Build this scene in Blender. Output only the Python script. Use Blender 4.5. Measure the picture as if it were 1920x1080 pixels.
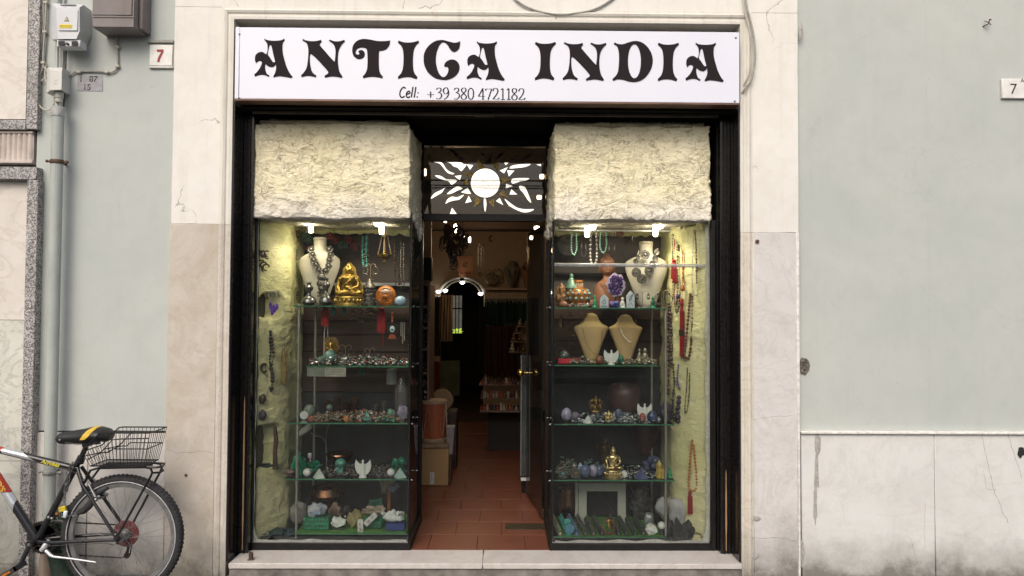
import bpy, bmesh, math, random
from mathutils import Vector, Matrix, noise
from math import sin, cos, pi, radians, sqrt
random.seed(7)
for o in list(bpy.data.objects): bpy.data.objects.remove(o)
SC = bpy.context.scene
COL = SC.collection
# ---------------------------------------------------------------- camera, world, sun, exposure
FPX = 1390.0
CAM = Vector((0.0, -4.34, 1.55))
YAW, PITCH, ROLL = 0.0125, 0.028, 0.0055
_f = Vector((sin(YAW)*cos(PITCH), cos(YAW)*cos(PITCH), sin(PITCH)))
_r0 = Vector((cos(YAW), -sin(YAW), 0)); _u0 = _r0.cross(_f)
_r = _r0*cos(ROLL) + _u0*sin(ROLL); _u = _u0*cos(ROLL) - _r0*sin(ROLL)
cd = bpy.data.cameras.new('camera'); cam = bpy.data.objects.new('camera', cd); COL.objects.link(cam)
cd.sensor_width = 36; cd.lens = 36*FPX/1920; cd.clip_start = 0.05; cd.clip_end = 300
cam.matrix_world = Matrix(((_r.x, _u.x, -_f.x, CAM.x), (_r.y, _u.y, -_f.y, CAM.y), (_r.z, _u.z, -_f.z, CAM.z), (0, 0, 0, 1)))
SC.camera = cam

SUN_EL, SUN_AZ = radians(43), radians(196)     # azimuth measured clockwise from +Y (north)
w = bpy.data.worlds.new("World"); SC.world = w; w.use_nodes = True
nt = w.node_tree; nt.nodes.clear()
sky = nt.nodes.new('ShaderNodeTexSky'); sky.sky_type = 'NISHITA'; sky.sun_disc = False
sky.sun_elevation = SUN_EL; sky.sun_rotation = SUN_AZ
sky.air_density = 1.0; sky.dust_density = 5.0; sky.ozone_density = 0.6
bg = nt.nodes.new('ShaderNodeBackground'); bg.inputs[1].default_value = 0.15
wo = nt.nodes.new('ShaderNodeOutputWorld')
nt.links.new(sky.outputs[0], bg.inputs[0]); nt.links.new(bg.outputs[0], wo.inputs[0])
sd = bpy.data.lights.new('sun', 'SUN'); sd.energy = 1.4; sd.angle = radians(40); sd.color = (1.0, 0.97, 0.93)
so = bpy.data.objects.new('sun', sd); COL.objects.link(so)
_d = Vector((sin(SUN_AZ)*cos(SUN_EL), cos(SUN_AZ)*cos(SUN_EL), sin(SUN_EL)))
so.rotation_euler = _d.to_track_quat('Z', 'Y').to_euler(); so.location = (0, -8, 9)
SC.view_settings.view_transform = 'Standard'; SC.view_settings.look = 'None'
SC.view_settings.gamma = 1; SC.view_settings.use_curve_mapping = False
SC.view_settings.exposure = 0.10
SC.render.engine = 'CYCLES'
cy = SC.cycles
cy.max_bounces = 8; cy.diffuse_bounces = 3; cy.glossy_bounces = 4; cy.transparent_max_bounces = 24; cy.transmission_bounces = 6
cy.use_denoising = True; cy.caustics_reflective = False; cy.caustics_refractive = False
cy.sample_clamp_indirect = 4.0
try: cy.denoiser = 'OPENIMAGEDENOISE'
except Exception: pass

# ---------------------------------------------------------------- placing helpers
def P(px, py, Y):
    d = _f*FPX + _r*(px-960) - _u*(py-540)
    t = (Y-CAM.y)/d.y
    return CAM + d*t
def X(px, Y, py=579): return P(px, py, Y).x
def Z(py, Y, px=940): return P(px, py, Y).z
def S(Y): return FPX/(Y-CAM.y)          # pixels per metre at depth Y

# ---------------------------------------------------------------- objects
def tag(o, label=None, cat=None, group=None, kind=None):
    if label: o['label'] = label
    if cat: o['category'] = cat
    if group: o['group'] = group
    if kind: o['kind'] = kind
    return o
def thing(name, label, cat, loc=(0, 0, 0), group=None, rz=0.0):
    o = bpy.data.objects.new(name, None); COL.objects.link(o); o.location = loc; o.rotation_euler = (0, 0, rz)
    o.empty_display_size = 0.05
    o['wl'] = list(loc)
    return tag(o, label, cat, group)

class MB:
    def __init__(s): s.v = []; s.f = []; s.mi = []; s.cur = 0
    def add(s, vs, fs):
        n = len(s.v); s.v += [tuple(v) for v in vs]
        s.f += [tuple(i+n for i in f) for f in fs]; s.mi += [s.cur]*len(fs); return s
    def box(s, x0, x1, y0, y1, z0, z1, b=0.0):
        if x1 < x0: x0, x1 = x1, x0
        if y1 < y0: y0, y1 = y1, y0
        if z1 < z0: z0, z1 = z1, z0
        if b <= 0:
            v = [(x, y, z) for x in (x0, x1) for y in (y0, y1) for z in (z0, z1)]
            f = [(0, 1, 3, 2), (4, 6, 7, 5), (0, 4, 5, 1), (2, 3, 7, 6), (0, 2, 6, 4), (1, 5, 7, 3)]
            return s.add(v, f)
        b = min(b, (x1-x0)/2.01, (y1-y0)/2.01, (z1-z0)/2.01)
        v = []; idx = {}
        for i, x in enumerate((x0, x1)):
            for j, y in enumerate((y0, y1)):
                for k, z in enumerate((z0, z1)):
                    sx, sy, sz = (1-2*i), (1-2*j), (1-2*k)
                    idx[i, j, k, 0] = len(v); v.append((x, y+sy*b, z+sz*b))
                    idx[i, j, k, 1] = len(v); v.append((x+sx*b, y, z+sz*b))
                    idx[i, j, k, 2] = len(v); v.append((x+sx*b, y+sy*b, z))
        f = []
        I = idx
        for i in (0, 1):
            q = [I[i, 0, 0, 0], I[i, 1, 0, 0], I[i, 1, 1, 0], I[i, 0, 1, 0]]; f.append(tuple(q if i else q[::-1]))
            q = [I[0, i, 0, 1], I[0, i, 1, 1], I[1, i, 1, 1], I[1, i, 0, 1]]; f.append(tuple(q if i else q[::-1]))
            q = [I[0, 0, i, 2], I[1, 0, i, 2], I[1, 1, i, 2], I[0, 1, i, 2]]; f.append(tuple(q if i else q[::-1]))
        for a in (0, 1):
            for c in (0, 1):
                f.append((I[0, a, c, 1], I[1, a, c, 1], I[1, a, c, 2], I[0, a, c, 2]))
                f.append((I[a, 0, c, 0], I[a, 1, c, 0], I[a, 1, c, 2], I[a, 0, c, 2]))
                f.append((I[a, c, 0, 0], I[a, c, 1, 0], I[a, c, 1, 1], I[a, c, 0, 1]))
                for e in (0, 1): f.append((I[a, c, e, 0], I[a, c, e, 1], I[a, c, e, 2]))
        return s.add(v, f)
    def tube(s, pts, r, n=8, closed=False, cap=True, flat=1.0):
        pts = [Vector(p) for p in pts]; m = len(pts)
        rs = r if isinstance(r, (list, tuple)) else [r]*m
        rings = []; up = None
        for i in range(m):
            a = pts[i-1] if (i > 0 or closed) else pts[0]; b = pts[(i+1) % m] if (i < m-1 or closed) else pts[-1]
            t = (b-a); t = t.normalized() if t.length > 1e-9 else Vector((0, 0, 1))
            if up is None:
                up = Vector((0, 0, 1)) if abs(t.z) < .9 else Vector((1, 0, 0))
            u = (up-t*up.dot(t)); u = u.normalized() if u.length > 1e-6 else t.orthogonal().normalized()
            up = u; w_ = t.cross(u)
            rings.append([pts[i]+(u*cos(2*pi*k/n)+w_*sin(2*pi*k/n)*flat)*rs[i] for k in range(n)])
        v = [p for rg in rings for p in rg]; f = []
        for i in range(m if closed else m-1):
            j = (i+1) % m
            for k in range(n): f.append((i*n+k, i*n+(k+1) % n, j*n+(k+1) % n, j*n+k))
        if cap and not closed:
            f.append(tuple(range(n-1, -1, -1))); f.append(tuple((m-1)*n+k for k in range(n)))
        return s.add(v, f)
    def lathe(s, prof, c=(0, 0, 0), n=20, sx=1.0, sy=1.0, axis='z'):
        v = []; f = []; m = len(prof)
        for (r, z) in prof:
            for k in range(n):
                a = 2*pi*k/n
                p = (r*cos(a)*sx, r*sin(a)*sy, z)
                if axis == 'y': p = (p[0], p[2], p[1])
                if axis == 'x': p = (p[2], p[0], p[1])
                v.append((c[0]+p[0], c[1]+p[1], c[2]+p[2]))
        for i in range(m-1):
            for k in range(n):
                f.append((i*n+k, i*n+(k+1) % n, (i+1)*n+(k+1) % n, (i+1)*n+k))
        if prof[0][0] > 1e-5: f.append(tuple(range(n-1, -1, -1)))
        if prof[-1][0] > 1e-5: f.append(tuple((m-1)*n+k for k in range(n)))
        return s.add(v, f)
    def ball(s, c, r, n=12, m=8):
        rx, ry, rz = r if isinstance(r, (tuple, list)) else (r, r, r)
        return s.lathe([(sin(pi*i/m) if 0 < i < m else 1e-4, -cos(pi*i/m)*rz) for i in range(m+1)], c, n, rx, ry)
    def blob(s, c, r, sub=2, amp=.2, fr=2.0, seed=0, facet=False):
        bm = bmesh.new(); bmesh.ops.create_icosphere(bm, subdivisions=sub, radius=1)
        rx, ry, rz = r if isinstance(r, (tuple, list)) else (r, r, r)
        o = Vector((seed*3.7, seed*1.3, seed*7.1))
        vs = []
        for v in bm.verts:
            d = 1+amp*noise.fractal(v.co*fr+o, 1.0, 2.0, 3)*1.4
            p = v.co*d; vs.append((c[0]+p.x*rx, c[1]+p.y*ry, c[2]+p.z*rz))
        fs = [[v.index for v in f.verts] for f in bm.faces]; bm.free()
        return s.add(vs, fs)
    def ring(s, c, R, r, n=24, m=8, axis='y', a0=0, a1=2*pi, sz=1.0):
        full = abs(a1-a0-2*pi) < 1e-6
        k = n if full else n+1; pts = []
        for i in range(k):
            a = a0+(a1-a0)*i/n
            q = {'y': (R*cos(a), 0, R*sin(a)*sz), 'z': (R*cos(a), R*sin(a), 0), 'x': (0, R*cos(a), R*sin(a))}[axis]
            pts.append((c[0]+q[0], c[1]+q[1], c[2]+q[2]))
        return s.tube(pts, r, m, closed=full)
    def prism(s, out, y0, y1):
        """outline in (x, z), extruded from y0 to y1"""
        n = len(out); v = [(x, y0, z) for x, z in out]+[(x, y1, z) for x, z in out]
        ar = sum(out[i][0]*out[(i+1) % n][1]-out[(i+1) % n][0]*out[i][1] for i in range(n))
        fr = tuple(range(n)); bk = tuple(range(2*n-1, n-1, -1))
        if ar < 0: fr, bk = fr[::-1], bk[::-1]
        f = [fr, bk]
        for i in range(n):
            j = (i+1) % n; q = (i, i+n, j+n, j)
            f.append(q if ar > 0 else q[::-1])
        return s.add(v, f)
    def hull(s, pts):
        bm = bmesh.new(); vs = [bm.verts.new(p) for p in pts]
        r = bmesh.ops.convex_hull(bm, input=vs)
        bmesh.ops.delete(bm, geom=[v for v in bm.verts if not v.link_faces], context='VERTS')
        bm.verts.index_update()
        s.add([v.co[:] for v in bm.verts], [[v.index for v in f.verts] for f in bm.faces]); bm.free(); return s
    def move(s, m):
        s.v = [tuple(m @ Vector(v)) for v in s.v]; return s
    def build(s, name, mat, parent=None, world=False, smooth=True, angle=40, loc=None):
        me = bpy.data.meshes.new(name)
        vs = s.v
        if parent is not None and world:
            w0 = parent.get('wl'); vs = [(a-w0[0], b-w0[1], c-w0[2]) for a, b, c in vs]
        if parent is None and loc is not None and world:
            vs = [(a-loc[0], b-loc[1], c-loc[2]) for a, b, c in vs]
        me.from_pydata(vs, [], s.f); me.validate(verbose=False)
        mats = mat if isinstance(mat, (list, tuple)) else [mat]
        for m in mats: me.materials.append(m)
        if len(mats) > 1 and len(me.polygons) == len(s.mi): me.polygons.foreach_set('material_index', s.mi)
        bm = bmesh.new(); bm.from_mesh(me); bmesh.ops.recalc_face_normals(bm, faces=bm.faces); bm.to_mesh(me); bm.free()
        if smooth:
            me.shade_smooth()
            try: me.set_sharp_from_angle(angle=radians(angle))
            except Exception: pass
        o = bpy.data.objects.new(name, me); COL.objects.link(o)
        if parent is not None:
            o.parent = parent; o['wl'] = list(parent.get('wl', (0, 0, 0)))
        elif loc is not None:
            o.location = loc; o['wl'] = list(loc)
        else: o['wl'] = [0, 0, 0]
        return o

def remesh(o, size, smooth=0.5):
    m = o.modifiers.new('fuse', 'REMESH'); m.mode = 'VOXEL'; m.voxel_size = size; m.use_smooth_shade = True
    return o
def catmull(pts, n=6, closed=True):
    """pts: (x, y) or (x, y, 1) for a corner"""
    m = len(pts); out = []
    for i in range(m if closed else m-1):
        p1 = pts[i]; p2 = pts[(i+1) % m]
        p0 = pts[i-1] if (i > 0 or closed) else p1; p3 = pts[(i+2) % m] if (i+2 < m or closed) else p2
        if len(p1) > 2: p0 = p1
        if len(p2) > 2: p3 = p2
        for k in range(n):
            t = k/n
            out.append(tuple(0.5*((2*p1[a])+(-p0[a]+p2[a])*t+(2*p0[a]-5*p1[a]+4*p2[a]-p3[a])*t*t+(-p0[a]+3*p1[a]-3*p2[a]+p3[a])*t**3) for a in (0, 1)))
    if not closed: out.append(tuple(pts[-1][:2]))
    return out
def filled(outlines, y0, y1):
    """outlines with holes in (x, z) -> MB, extruded in y"""
    cu = bpy.data.curves.new('t', 'CURVE'); cu.dimensions = '2D'; cu.fill_mode = 'BOTH'; cu.extrude = abs(y1-y0)/2
    for ol in outlines:
        sp = cu.splines.new('POLY'); sp.points.add(len(ol)-1)
        for p, q in zip(sp.points, ol): p.co = (q[0], q[1], 0, 1)
        sp.use_cyclic_u = True
    ob = bpy.data.objects.new('t', cu); COL.objects.link(ob)
    dg = bpy.context.evaluated_depsgraph_get(); me = bpy.data.meshes.new_from_object(ob.evaluated_get(dg))
    mb = MB(); yc = (y0+y1)/2
    mb.add([(v.co.x, yc-v.co.z, v.co.y) for v in me.vertices], [list(p.vertices) for p in me.polygons])
    bpy.data.objects.remove(ob); bpy.data.curves.remove(cu); bpy.data.meshes.remove(me)
    return mb
def text_mb(txt, size, depth=.001, shear=0.0, bold=0.0, sx=1.0):
    cu = bpy.data.curves.new('t', 'FONT'); cu.body = txt; cu.size = size; cu.extrude = depth/2; cu.shear = shear; cu.offset = bold
    ob = bpy.data.objects.new('t', cu); COL.objects.link(ob)
    dg = bpy.context.evaluated_depsgraph_get(); me = bpy.data.meshes.new_from_object(ob.evaluated_get(dg))
    mb = MB(); mb.add([(v.co.x*sx, -v.co.z, v.co.y) for v in me.vertices], [list(p.vertices) for p in me.polygons])
    bpy.data.objects.remove(ob); bpy.data.curves.remove(cu); bpy.data.meshes.remove(me)
    return mb

# ---------------------------------------------------------------- materials
MATS = {}
class NT:
    def __init__(s, name):
        s.m = bpy.data.materials.new(name); s.m.use_nodes = True; s.t = s.m.node_tree; s.t.nodes.clear()
        s.out = s.n('ShaderNodeOutputMaterial')
    def n(s, typ, **k):
        x = s.t.nodes.new(typ)
        for a, b in k.items(): setattr(x, a, b)
        return x
    def l(s, a, b): s.t.links.new(a, b)
    def coord(s, scale=(1, 1, 1), gen=False):
        tc = s.n('ShaderNodeTexCoord'); mp = s.n('ShaderNodeMapping'); mp.inputs['Scale'].default_value = scale
        s.l(tc.outputs['Generated' if gen else 'Object'], mp.inputs[0]); return mp.outputs[0]
    def noise(s, co, sc, det=4, rough=.55, dist=0.0):
        x = s.n('ShaderNodeTexNoise'); x.inputs['Scale'].default_value = sc; x.inputs['Detail'].default_value = det
        x.inputs['Roughness'].default_value = rough; x.inputs['Distortion'].default_value = dist
        s.l(co, x.inputs['Vector']); return x.outputs['Fac']
    def ramp(s, fac, stops, interp='LINEAR'):
        x = s.n('ShaderNodeValToRGB'); x.color_ramp.interpolation = interp
        e = x.color_ramp.elements
        while len(e) < len(stops): e.new(.5)
        for i, (p, c) in enumerate(stops):
            e[i].position = p; e[i].color = (*c, 1) if not isinstance(c, (int, float)) else (c, c, c, 1)
        s.l(fac, x.inputs[0]); return x.outputs[0]
    def mix(s, fac, a, b, mode='MIX'):
        x = s.n('ShaderNodeMix', data_type='RGBA', blend_type=mode)
        for v, i in ((fac, 0), (a, 6), (b, 7)):
            if isinstance(v, (int, float)): x.inputs[i].default_value = v if i == 0 else (v, v, v, 1)
            elif isinstance(v, (tuple, list)): x.inputs[i].default_value = (*v[:3], 1)
            else: s.l(v, x.inputs[i])
        return x.outputs[2]
    def math(s, op, a, b=0.0, clamp=False):
        x = s.n('ShaderNodeMath', operation=op, use_clamp=clamp)
        for v, i in ((a, 0), (b, 1)):
            if isinstance(v, (int, float)): x.inputs[i].default_value = v
            else: s.l(v, x.inputs[i])
        return x.outputs[0]
    def bump(s, h, strength=.3, dist=.01, prev=None):
        x = s.n('ShaderNodeBump'); x.inputs['Strength'].default_value = strength; x.inputs['Distance'].default_value = dist
        s.l(h, x.inputs['Height'])
        if prev is not None: s.l(prev, x.inputs['Normal'])
        return x.outputs[0]
    def pbr(s, col, rough=.6, metal=0.0, normal=None, spec=.5, trans=0.0, sss=0.0, coat=0.0):
        b = s.n('ShaderNodeBsdfPrincipled')
        def si(k, v):
            if isinstance(v, (int, float)): b.inputs[k].default_value = v
            elif isinstance(v, (tuple, list)): b.inputs[k].default_value = (*v[:3], 1)
            else: s.l(v, b.inputs[k])
        si('Base Color', col); si('Roughness', rough); si('Metallic', metal); si('Specular IOR Level', spec)
        si('Transmission Weight', trans); si('Coat Weight', coat)
        if sss: si('Subsurface Weight', sss); b.inputs['Subsurface Scale'].default_value = .01
        if normal is not None: s.l(normal, b.inputs['Normal'])
        s.l(b.outputs[0], s.out.inputs[0]); return b
def M(name, col=(.5, .5, .5), rough=.5, metal=0.0, var=.18, sc=30, bump=.15, bsc=None, spec=.5, sss=0.0, coat=0.0, bd=.002, hue=None):
    """general material: colour with mottling and fine relief"""
    if name in MATS: return MATS[name]
    t = NT(name); co = t.coord()
    n1 = t.noise(co, sc, 5, .6)
    c2 = hue if hue else tuple(max(0, c*(1-var*1.6)) for c in col); c1 = tuple(min(1, c*(1+var*.6)) for c in col)
    c = t.ramp(n1, [(.3, c2), (.68, c1)])
    rr = t.math('MULTIPLY_ADD', n1, .25); rr.node.inputs[2].default_value = max(0, rough-.12)
    nb = t.noise(co, bsc or sc*4, 4, .6)
    t.pbr(c, rr, metal, t.bump(nb, bump, bd), spec, sss=sss, coat=coat)
    MATS[name] = t.m; return t.m
def emis(name, col, st):
    if name in MATS: return MATS[name]
    t = NT(name); e = t.n('ShaderNodeEmission'); e.inputs[0].default_value = (*col, 1); e.inputs[1].default_value = st
    t.l(e.outputs[0], t.out.inputs[0]); MATS[name] = t.m; return t.m
def glassmat(name, tint=(.97, .985, .98), ior=1.5, dirt=.02, rough=0.0, dirtcol=(.6, .6, .58)):
    if name in MATS: return MATS[name]
    t = NT(name)
    tr = t.n('ShaderNodeBsdfTransparent'); tr.inputs[0].default_value = (*tint, 1)
    gl = t.n('ShaderNodeBsdfAnisotropic') if False else t.n('ShaderNodeBsdfGlossy'); gl.inputs['Roughness'].default_value = rough
    fr = t.n('ShaderNodeFresnel'); fr.inputs[0].default_value = ior
    m1 = t.n('ShaderNodeMixShader'); t.l(fr.outputs[0], m1.inputs[0]); t.l(tr.outputs[0], m1.inputs[1]); t.l(gl.outputs[0], m1.inputs[2])
    df = t.n('ShaderNodeBsdfDiffuse'); df.inputs[0].default_value = (*dirtcol, 1)
    co = t.coord(); n = t.noise(co, 3, 6, .7, 1.0)
    fac = t.ramp(n, [(.35, dirt*.3), (.8, dirt*2)])
    m2 = t.n('ShaderNodeMixShader'); t.l(fac, m2.inputs[0]); t.l(m1.outputs[0], m2.inputs[1]); t.l(df.outputs[0], m2.inputs[2])
    t.l(m2.outputs[0], t.out.inputs[0]); MATS[name] = t.m; return t.m
def plaster(name, col, col2, stain=(.35, .33, .28), stain_amt=.25, rough=.85, bumpd=.004, crack=.0, low=None, scratch=0.0, sc=1.0):
    """painted wall: broad mottling, specks, runs, hairline cracks, splashed dirt near the ground (low = height where it fades)"""
    if name in MATS: return MATS[name]
    t = NT(name); co = t.coord()
    big = t.noise(co, 1.3*sc, 6, .6, .6); mid = t.noise(co, 9*sc, 6, .65, .4); fine = t.noise(co, 90, 4, .6)
    c = t.mix(t.ramp(big, [(.35, 0), (.65, 1)]), col, col2)
    c = t.mix(t.ramp(mid, [(.45, 0), (.8, .22)]), c, stain)
    run = t.noise(t.coord((14, 14, 1.2)), 1.2*sc, 6, .7)
    c = t.mix(t.math('MULTIPLY', t.ramp(run, [(.52, 0), (.75, 1)]), stain_amt), c, stain)
    spk = t.noise(co, 38, 3, .75, 1.5)
    c = t.mix(t.ramp(spk, [(.70, 0), (.76, .55)]), c, tuple(x*.5 for x in stain))
    h = t.math('ADD', t.math('MULTIPLY', mid, .6), t.math('MULTIPLY', fine, .25))
    if crack > 0:
        vx = t.n('ShaderNodeTexVoronoi', feature='DISTANCE_TO_EDGE'); vx.inputs['Scale'].default_value = 1.5
        dn = t.n('ShaderNodeTexNoise'); dn.inputs['Scale'].default_value = 4; dn.inputs['Detail'].default_value = 6
        t.l(co, dn.inputs[0]); vm = t.n('ShaderNodeVectorMath', operation='MULTIPLY_ADD')
        t.l(dn.outputs['Color'], vm.inputs[0]); vm.inputs[1].default_value = (.35, .35, .35); t.l(co, vm.inputs[2]); t.l(vm.outputs[0], vx.inputs['Vector'])
        ln = t.ramp(vx.outputs[0], [(0.0, 1), (.006, .0)])
        msk = t.ramp(t.noise(co, 2.2, 3), [(.5, 0), (.6, 1)])
        k = t.math('MULTIPLY', t.math('MULTIPLY', ln, msk), crack)
        c = t.mix(k, c, tuple(x*.4 for x in stain)); h = t.math('SUBTRACT', h, k)
    if scratch > 0:
        sn = t.noise(t.coord((1.2, 1, 5), ), 7, 6, .8, 3.0)
        k = t.math('MULTIPLY', t.ramp(sn, [(.492, 0), (.5, 1), (.508, 0)]), t.ramp(t.noise(co, 3.1, 3), [(.5, 0), (.62, scratch)]))
        c = t.mix(k, c, (.75, .73, .7))
    if low is not None:
        g = t.n('ShaderNodeNewGeometry'); sp = t.n('ShaderNodeSeparateXYZ'); t.l(g.outputs['Position'], sp.inputs[0])
        zz = t.math('ADD', sp.outputs[2], t.math('MULTIPLY', t.math('SUBTRACT', t.noise(co, 6, 6, .7), .5), -1.4*low))
        k = t.ramp(t.math('DIVIDE', zz, low), [(0.0, .8), (.35, .4), (1.0, 0)])
        k = t.math('MULTIPLY', k, t.ramp(mid, [(.3, .55), (.6, 1)]))
        c = t.mix(k, c, (.14, .13, .115))
    t.pbr(c, rough, 0, t.bump(h, .5, bumpd), .3)
    MATS[name] = t.m; return t.m
def marble(name, a, b, vein=(.4, .38, .35), rough=.4, sc=1.0, amt=.5, low=None, bumpd=.002):
    if name in MATS: return MATS[name]
    t = NT(name); co = t.coord()
    big = t.noise(co, 2.2*sc, 8, .6, 1.5); c = t.mix(t.ramp(big, [(.3, 0), (.7, 1)]), a, b)
    v = t.noise(co, 1.6*sc, 9, .62, 3.0)
    k = t.ramp(v, [(.47, 0), (.5, 1), (.53, 0)])
    c = t.mix(t.math('MULTIPLY', k, amt), c, vein)
    cl = t.noise(co, 7*sc, 8, .7, .8); c = t.mix(t.ramp(cl, [(.5, 0), (.75, .45)]), c, tuple(x*.75 for x in a))
    sp = t.noise(co, 45, 3, .7); c = t.mix(t.ramp(sp, [(.68, 0), (.74, .5)]), c, vein)
    if low is not None:
        g = t.n('ShaderNodeNewGeometry'); sx = t.n('ShaderNodeSeparateXYZ'); t.l(g.outputs['Position'], sx.inputs[0])
        zz = t.math('ADD', sx.outputs[2], t.math('MULTIPLY', t.math('SUBTRACT', t.noise(co, 5, 6, .75), .5), -1.6*low))
        kk = t.ramp(t.math('DIVIDE', zz, low), [(0.0, .85), (.3, .45), (1.0, 0)])
        c = t.mix(kk, c, (.13, .12, .10))
    t.pbr(c, rough, 0, t.bump(t.noise(co, 60, 5, .7), .3, bumpd), .4)
    MATS[name] = t.m; return t.m
def granite(name, cols, sc=140, rough=.5):
    if name in MATS: return MATS[name]
    t = NT(name); co = t.coord()
    vx = t.n('ShaderNodeTexVoronoi'); vx.inputs['Scale'].default_value = sc; t.l(co, vx.inputs['Vector'])
    sp = t.n('ShaderNodeSeparateColor'); t.l(vx.outputs['Color'], sp.inputs[0])
    n = len(cols); c = t.ramp(sp.outputs[0], [(i/n, q) for i, q in enumerate(cols)], 'CONSTANT')
    big = t.noise(co, 3, 5); c = t.mix(t.ramp(big, [(.4, 0), (.7, .35)]), c, (.12, .12, .11))
    t.pbr(c, rough, 0, t.bump(t.noise(co, sc, 3), .3, .001), .4); MATS[name] = t.m; return t.m
def heapmat(name, cols, rough=.25, metal=.3):
    if name in MATS: return MATS[name]
    t = NT(name); g = t.n('ShaderNodeNewGeometry'); n = len(cols)
    c = t.ramp(g.outputs['Random Per Island'], [(i/n, q) for i, q in enumerate(cols)], 'CONSTANT')
    t.pbr(c, rough, metal, None, .6); MATS[name] = t.m; return t.m
def woodmat(name, a, b, rough=.5, axis=(1, 8, 8), sc=4):
    if name in MATS: return MATS[name]
    t = NT(name); co = t.coord(axis); n = t.noise(co, sc, 8, .65, 1.0)
    c = t.mix(t.ramp(n, [(.3, 0), (.7, 1)]), a, b); t.pbr(c, rough, 0, t.bump(n, .3, .002), .4); MATS[name] = t.m; return t.m
# ================================================================ ground and street
m_pave = granite('pavement_stone', [(.10, .10, .10), (.16, .16, .155), (.075, .075, .08), (.20, .195, .185)], 220, .75)
m_road = granite('asphalt', [(.045, .045, .047), (.06, .06, .06), (.035, .035, .036), (.08, .08, .078)], 260, .85)
tag(MB().box(-40, 40, -40, 12, -.3, -.15).build('road', m_road), kind='structure')
pv = MB()
pv.box(-40, 40, -2.2, .02, -.2, 0.0)
pv = tag(pv.build('pavement', m_pave), kind='structure')
m_kerb = M('kerb_stone', (.28, .27, .25), .8, var=.3, sc=20)
for i in range(-5, 6):
    MB().box(i*1.2-.596, i*1.2+.596, -2.36, -2.206, -.2, .004, .008).build('kerb', m_kerb, pv)
tag(MB().box(-40, 40, -16, -12.2, -.2, -.02).build('far_pavement', m_pave), kind='structure')

# ================================================================ facade
YW = 0.03
cream = plaster('cream_paint', (.755, .74, .695), (.705, .69, .645), (.42, .37, .28), .25, crack=.8, bumpd=.003)
sage = plaster('sage_paint', (.485, .508, .482), (.435, .468, .450), (.34, .35, .31), .12, crack=.10, bumpd=.003)
stoneL = marble('beige_stone', (.44, .385, .31), (.55, .51, .455), (.62, .56, .49), .75, 1.6, .22, low=.30, bumpd=.004)
stoneR = marble('pale_stone', (.55, .535, .52), (.625, .61, .60), (.42, .37, .33), .75, 1.4, .30, low=.34, bumpd=.004)
dadoR = marble('grey_white_marble', (.60, .60, .58), (.67, .672, .655), (.45, .43, .38), .7, 1.0, .16, low=.24, bumpd=.004)
dadoL = marble('dull_marble', (.57, .545, .51), (.64, .62, .59), (.38, .35, .31), .8, 1.3, .2, low=.26, bumpd=.004)
xL0, xL1 = X(318, 0), X(431.5, 0)
xR1, xR0 = X(1388, 0), X(1498, 0)
zTop = Z(42, 0)                     # inner top of the opening behind the sign
zHi = 3.9
zSplL, zSplR = Z(420, 0, 370), Z(436, 0, 1440)
MW = .075                            # width of the moulding
bl = thing('shop_building', 'sage green and cream plastered ground floor facade framing the open shop', 'building', (0, 0, 0))
def slab(name, mat, x0, x1, z0, z1, y, th=.05, b=.003, par=bl, label=None):
    o = MB().box(x0, x1, y, y+th, z0, z1, b).build(name, mat, par)
    if label: o['label'] = label
    return o
def wavy(name, mat, x0, x1, z0, z1, y, th=.2, par=None, step=.05, amp=.002, jag=.003):
    """wall sheet whose face undulates slightly and whose edges are a little uneven"""
    nx = max(2, int((x1-x0)/step)); nz = max(2, int((z1-z0)/step)); mb = MB(); v = []
    for j in range(nz+1):
        for i in range(nx+1):
            x = x0+(x1-x0)*i/nx; z = z0+(z1-z0)*j/nz
            d = amp*noise.fractal(Vector((x*2, 3.1, z*2)), 1, 2, 3)
            if i in (0, nx): x += jag*noise.noise(Vector((x*3, z*14, 1)))
            if j in (0, nz): z += jag*noise.noise(Vector((x*14, z*3, 5)))
            v.append((x, y+d, z))
    f = [(j*(nx+1)+i, j*(nx+1)+i+1, (j+1)*(nx+1)+i+1, (j+1)*(nx+1)+i) for j in range(nz) for i in range(nx)]
    mb.add(v, f)
    # returns at the borders
    bd = [j*(nx+1) for j in range(nz+1)]; bd2 = [j*(nx+1)+nx for j in range(nz+1)]; bt = [nz*(nx+1)+i for i in range(nx+1)]; bb = list(range(nx+1))
    for q in (bd, bd2, bt, bb):
        k = len(mb.v); mb.v += [(mb.v[i][0], y+th, mb.v[i][2]) for i in q]
        for a in range(len(q)-1):
            mb.f.append((q[a], q[a+1], k+a+1, k+a)); mb.mi.append(0)
    return mb.build(name, mat, par if par is not None else bl, angle=50)
# left sage wall, right sage wall
xg0 = X(62, YW); xg1 = X(318, YW)
zdL = Z(811, YW, 190); zdR = Z(809, YW, 1700)
wavy('plaster_wall', sage, xg0, xg1+.02, zdL+.011, zHi, YW)
MB().box(xg0, xg1, YW+.006, YW+.05, zdL-.01, zdL+.02).build('dark_joint', M('joint_dark', (.06, .055, .05), .95), bl)
xr_seam = X(1741, YW)
wavy('plaster_wall', sage, X(1498, YW)-.02, xr_seam-.0004, zdR+.004, zHi, YW)
wavy('plaster_wall', sage, xr_seam+.0004, 3.6, zdR+.004, zHi, YW+.0008)
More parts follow.
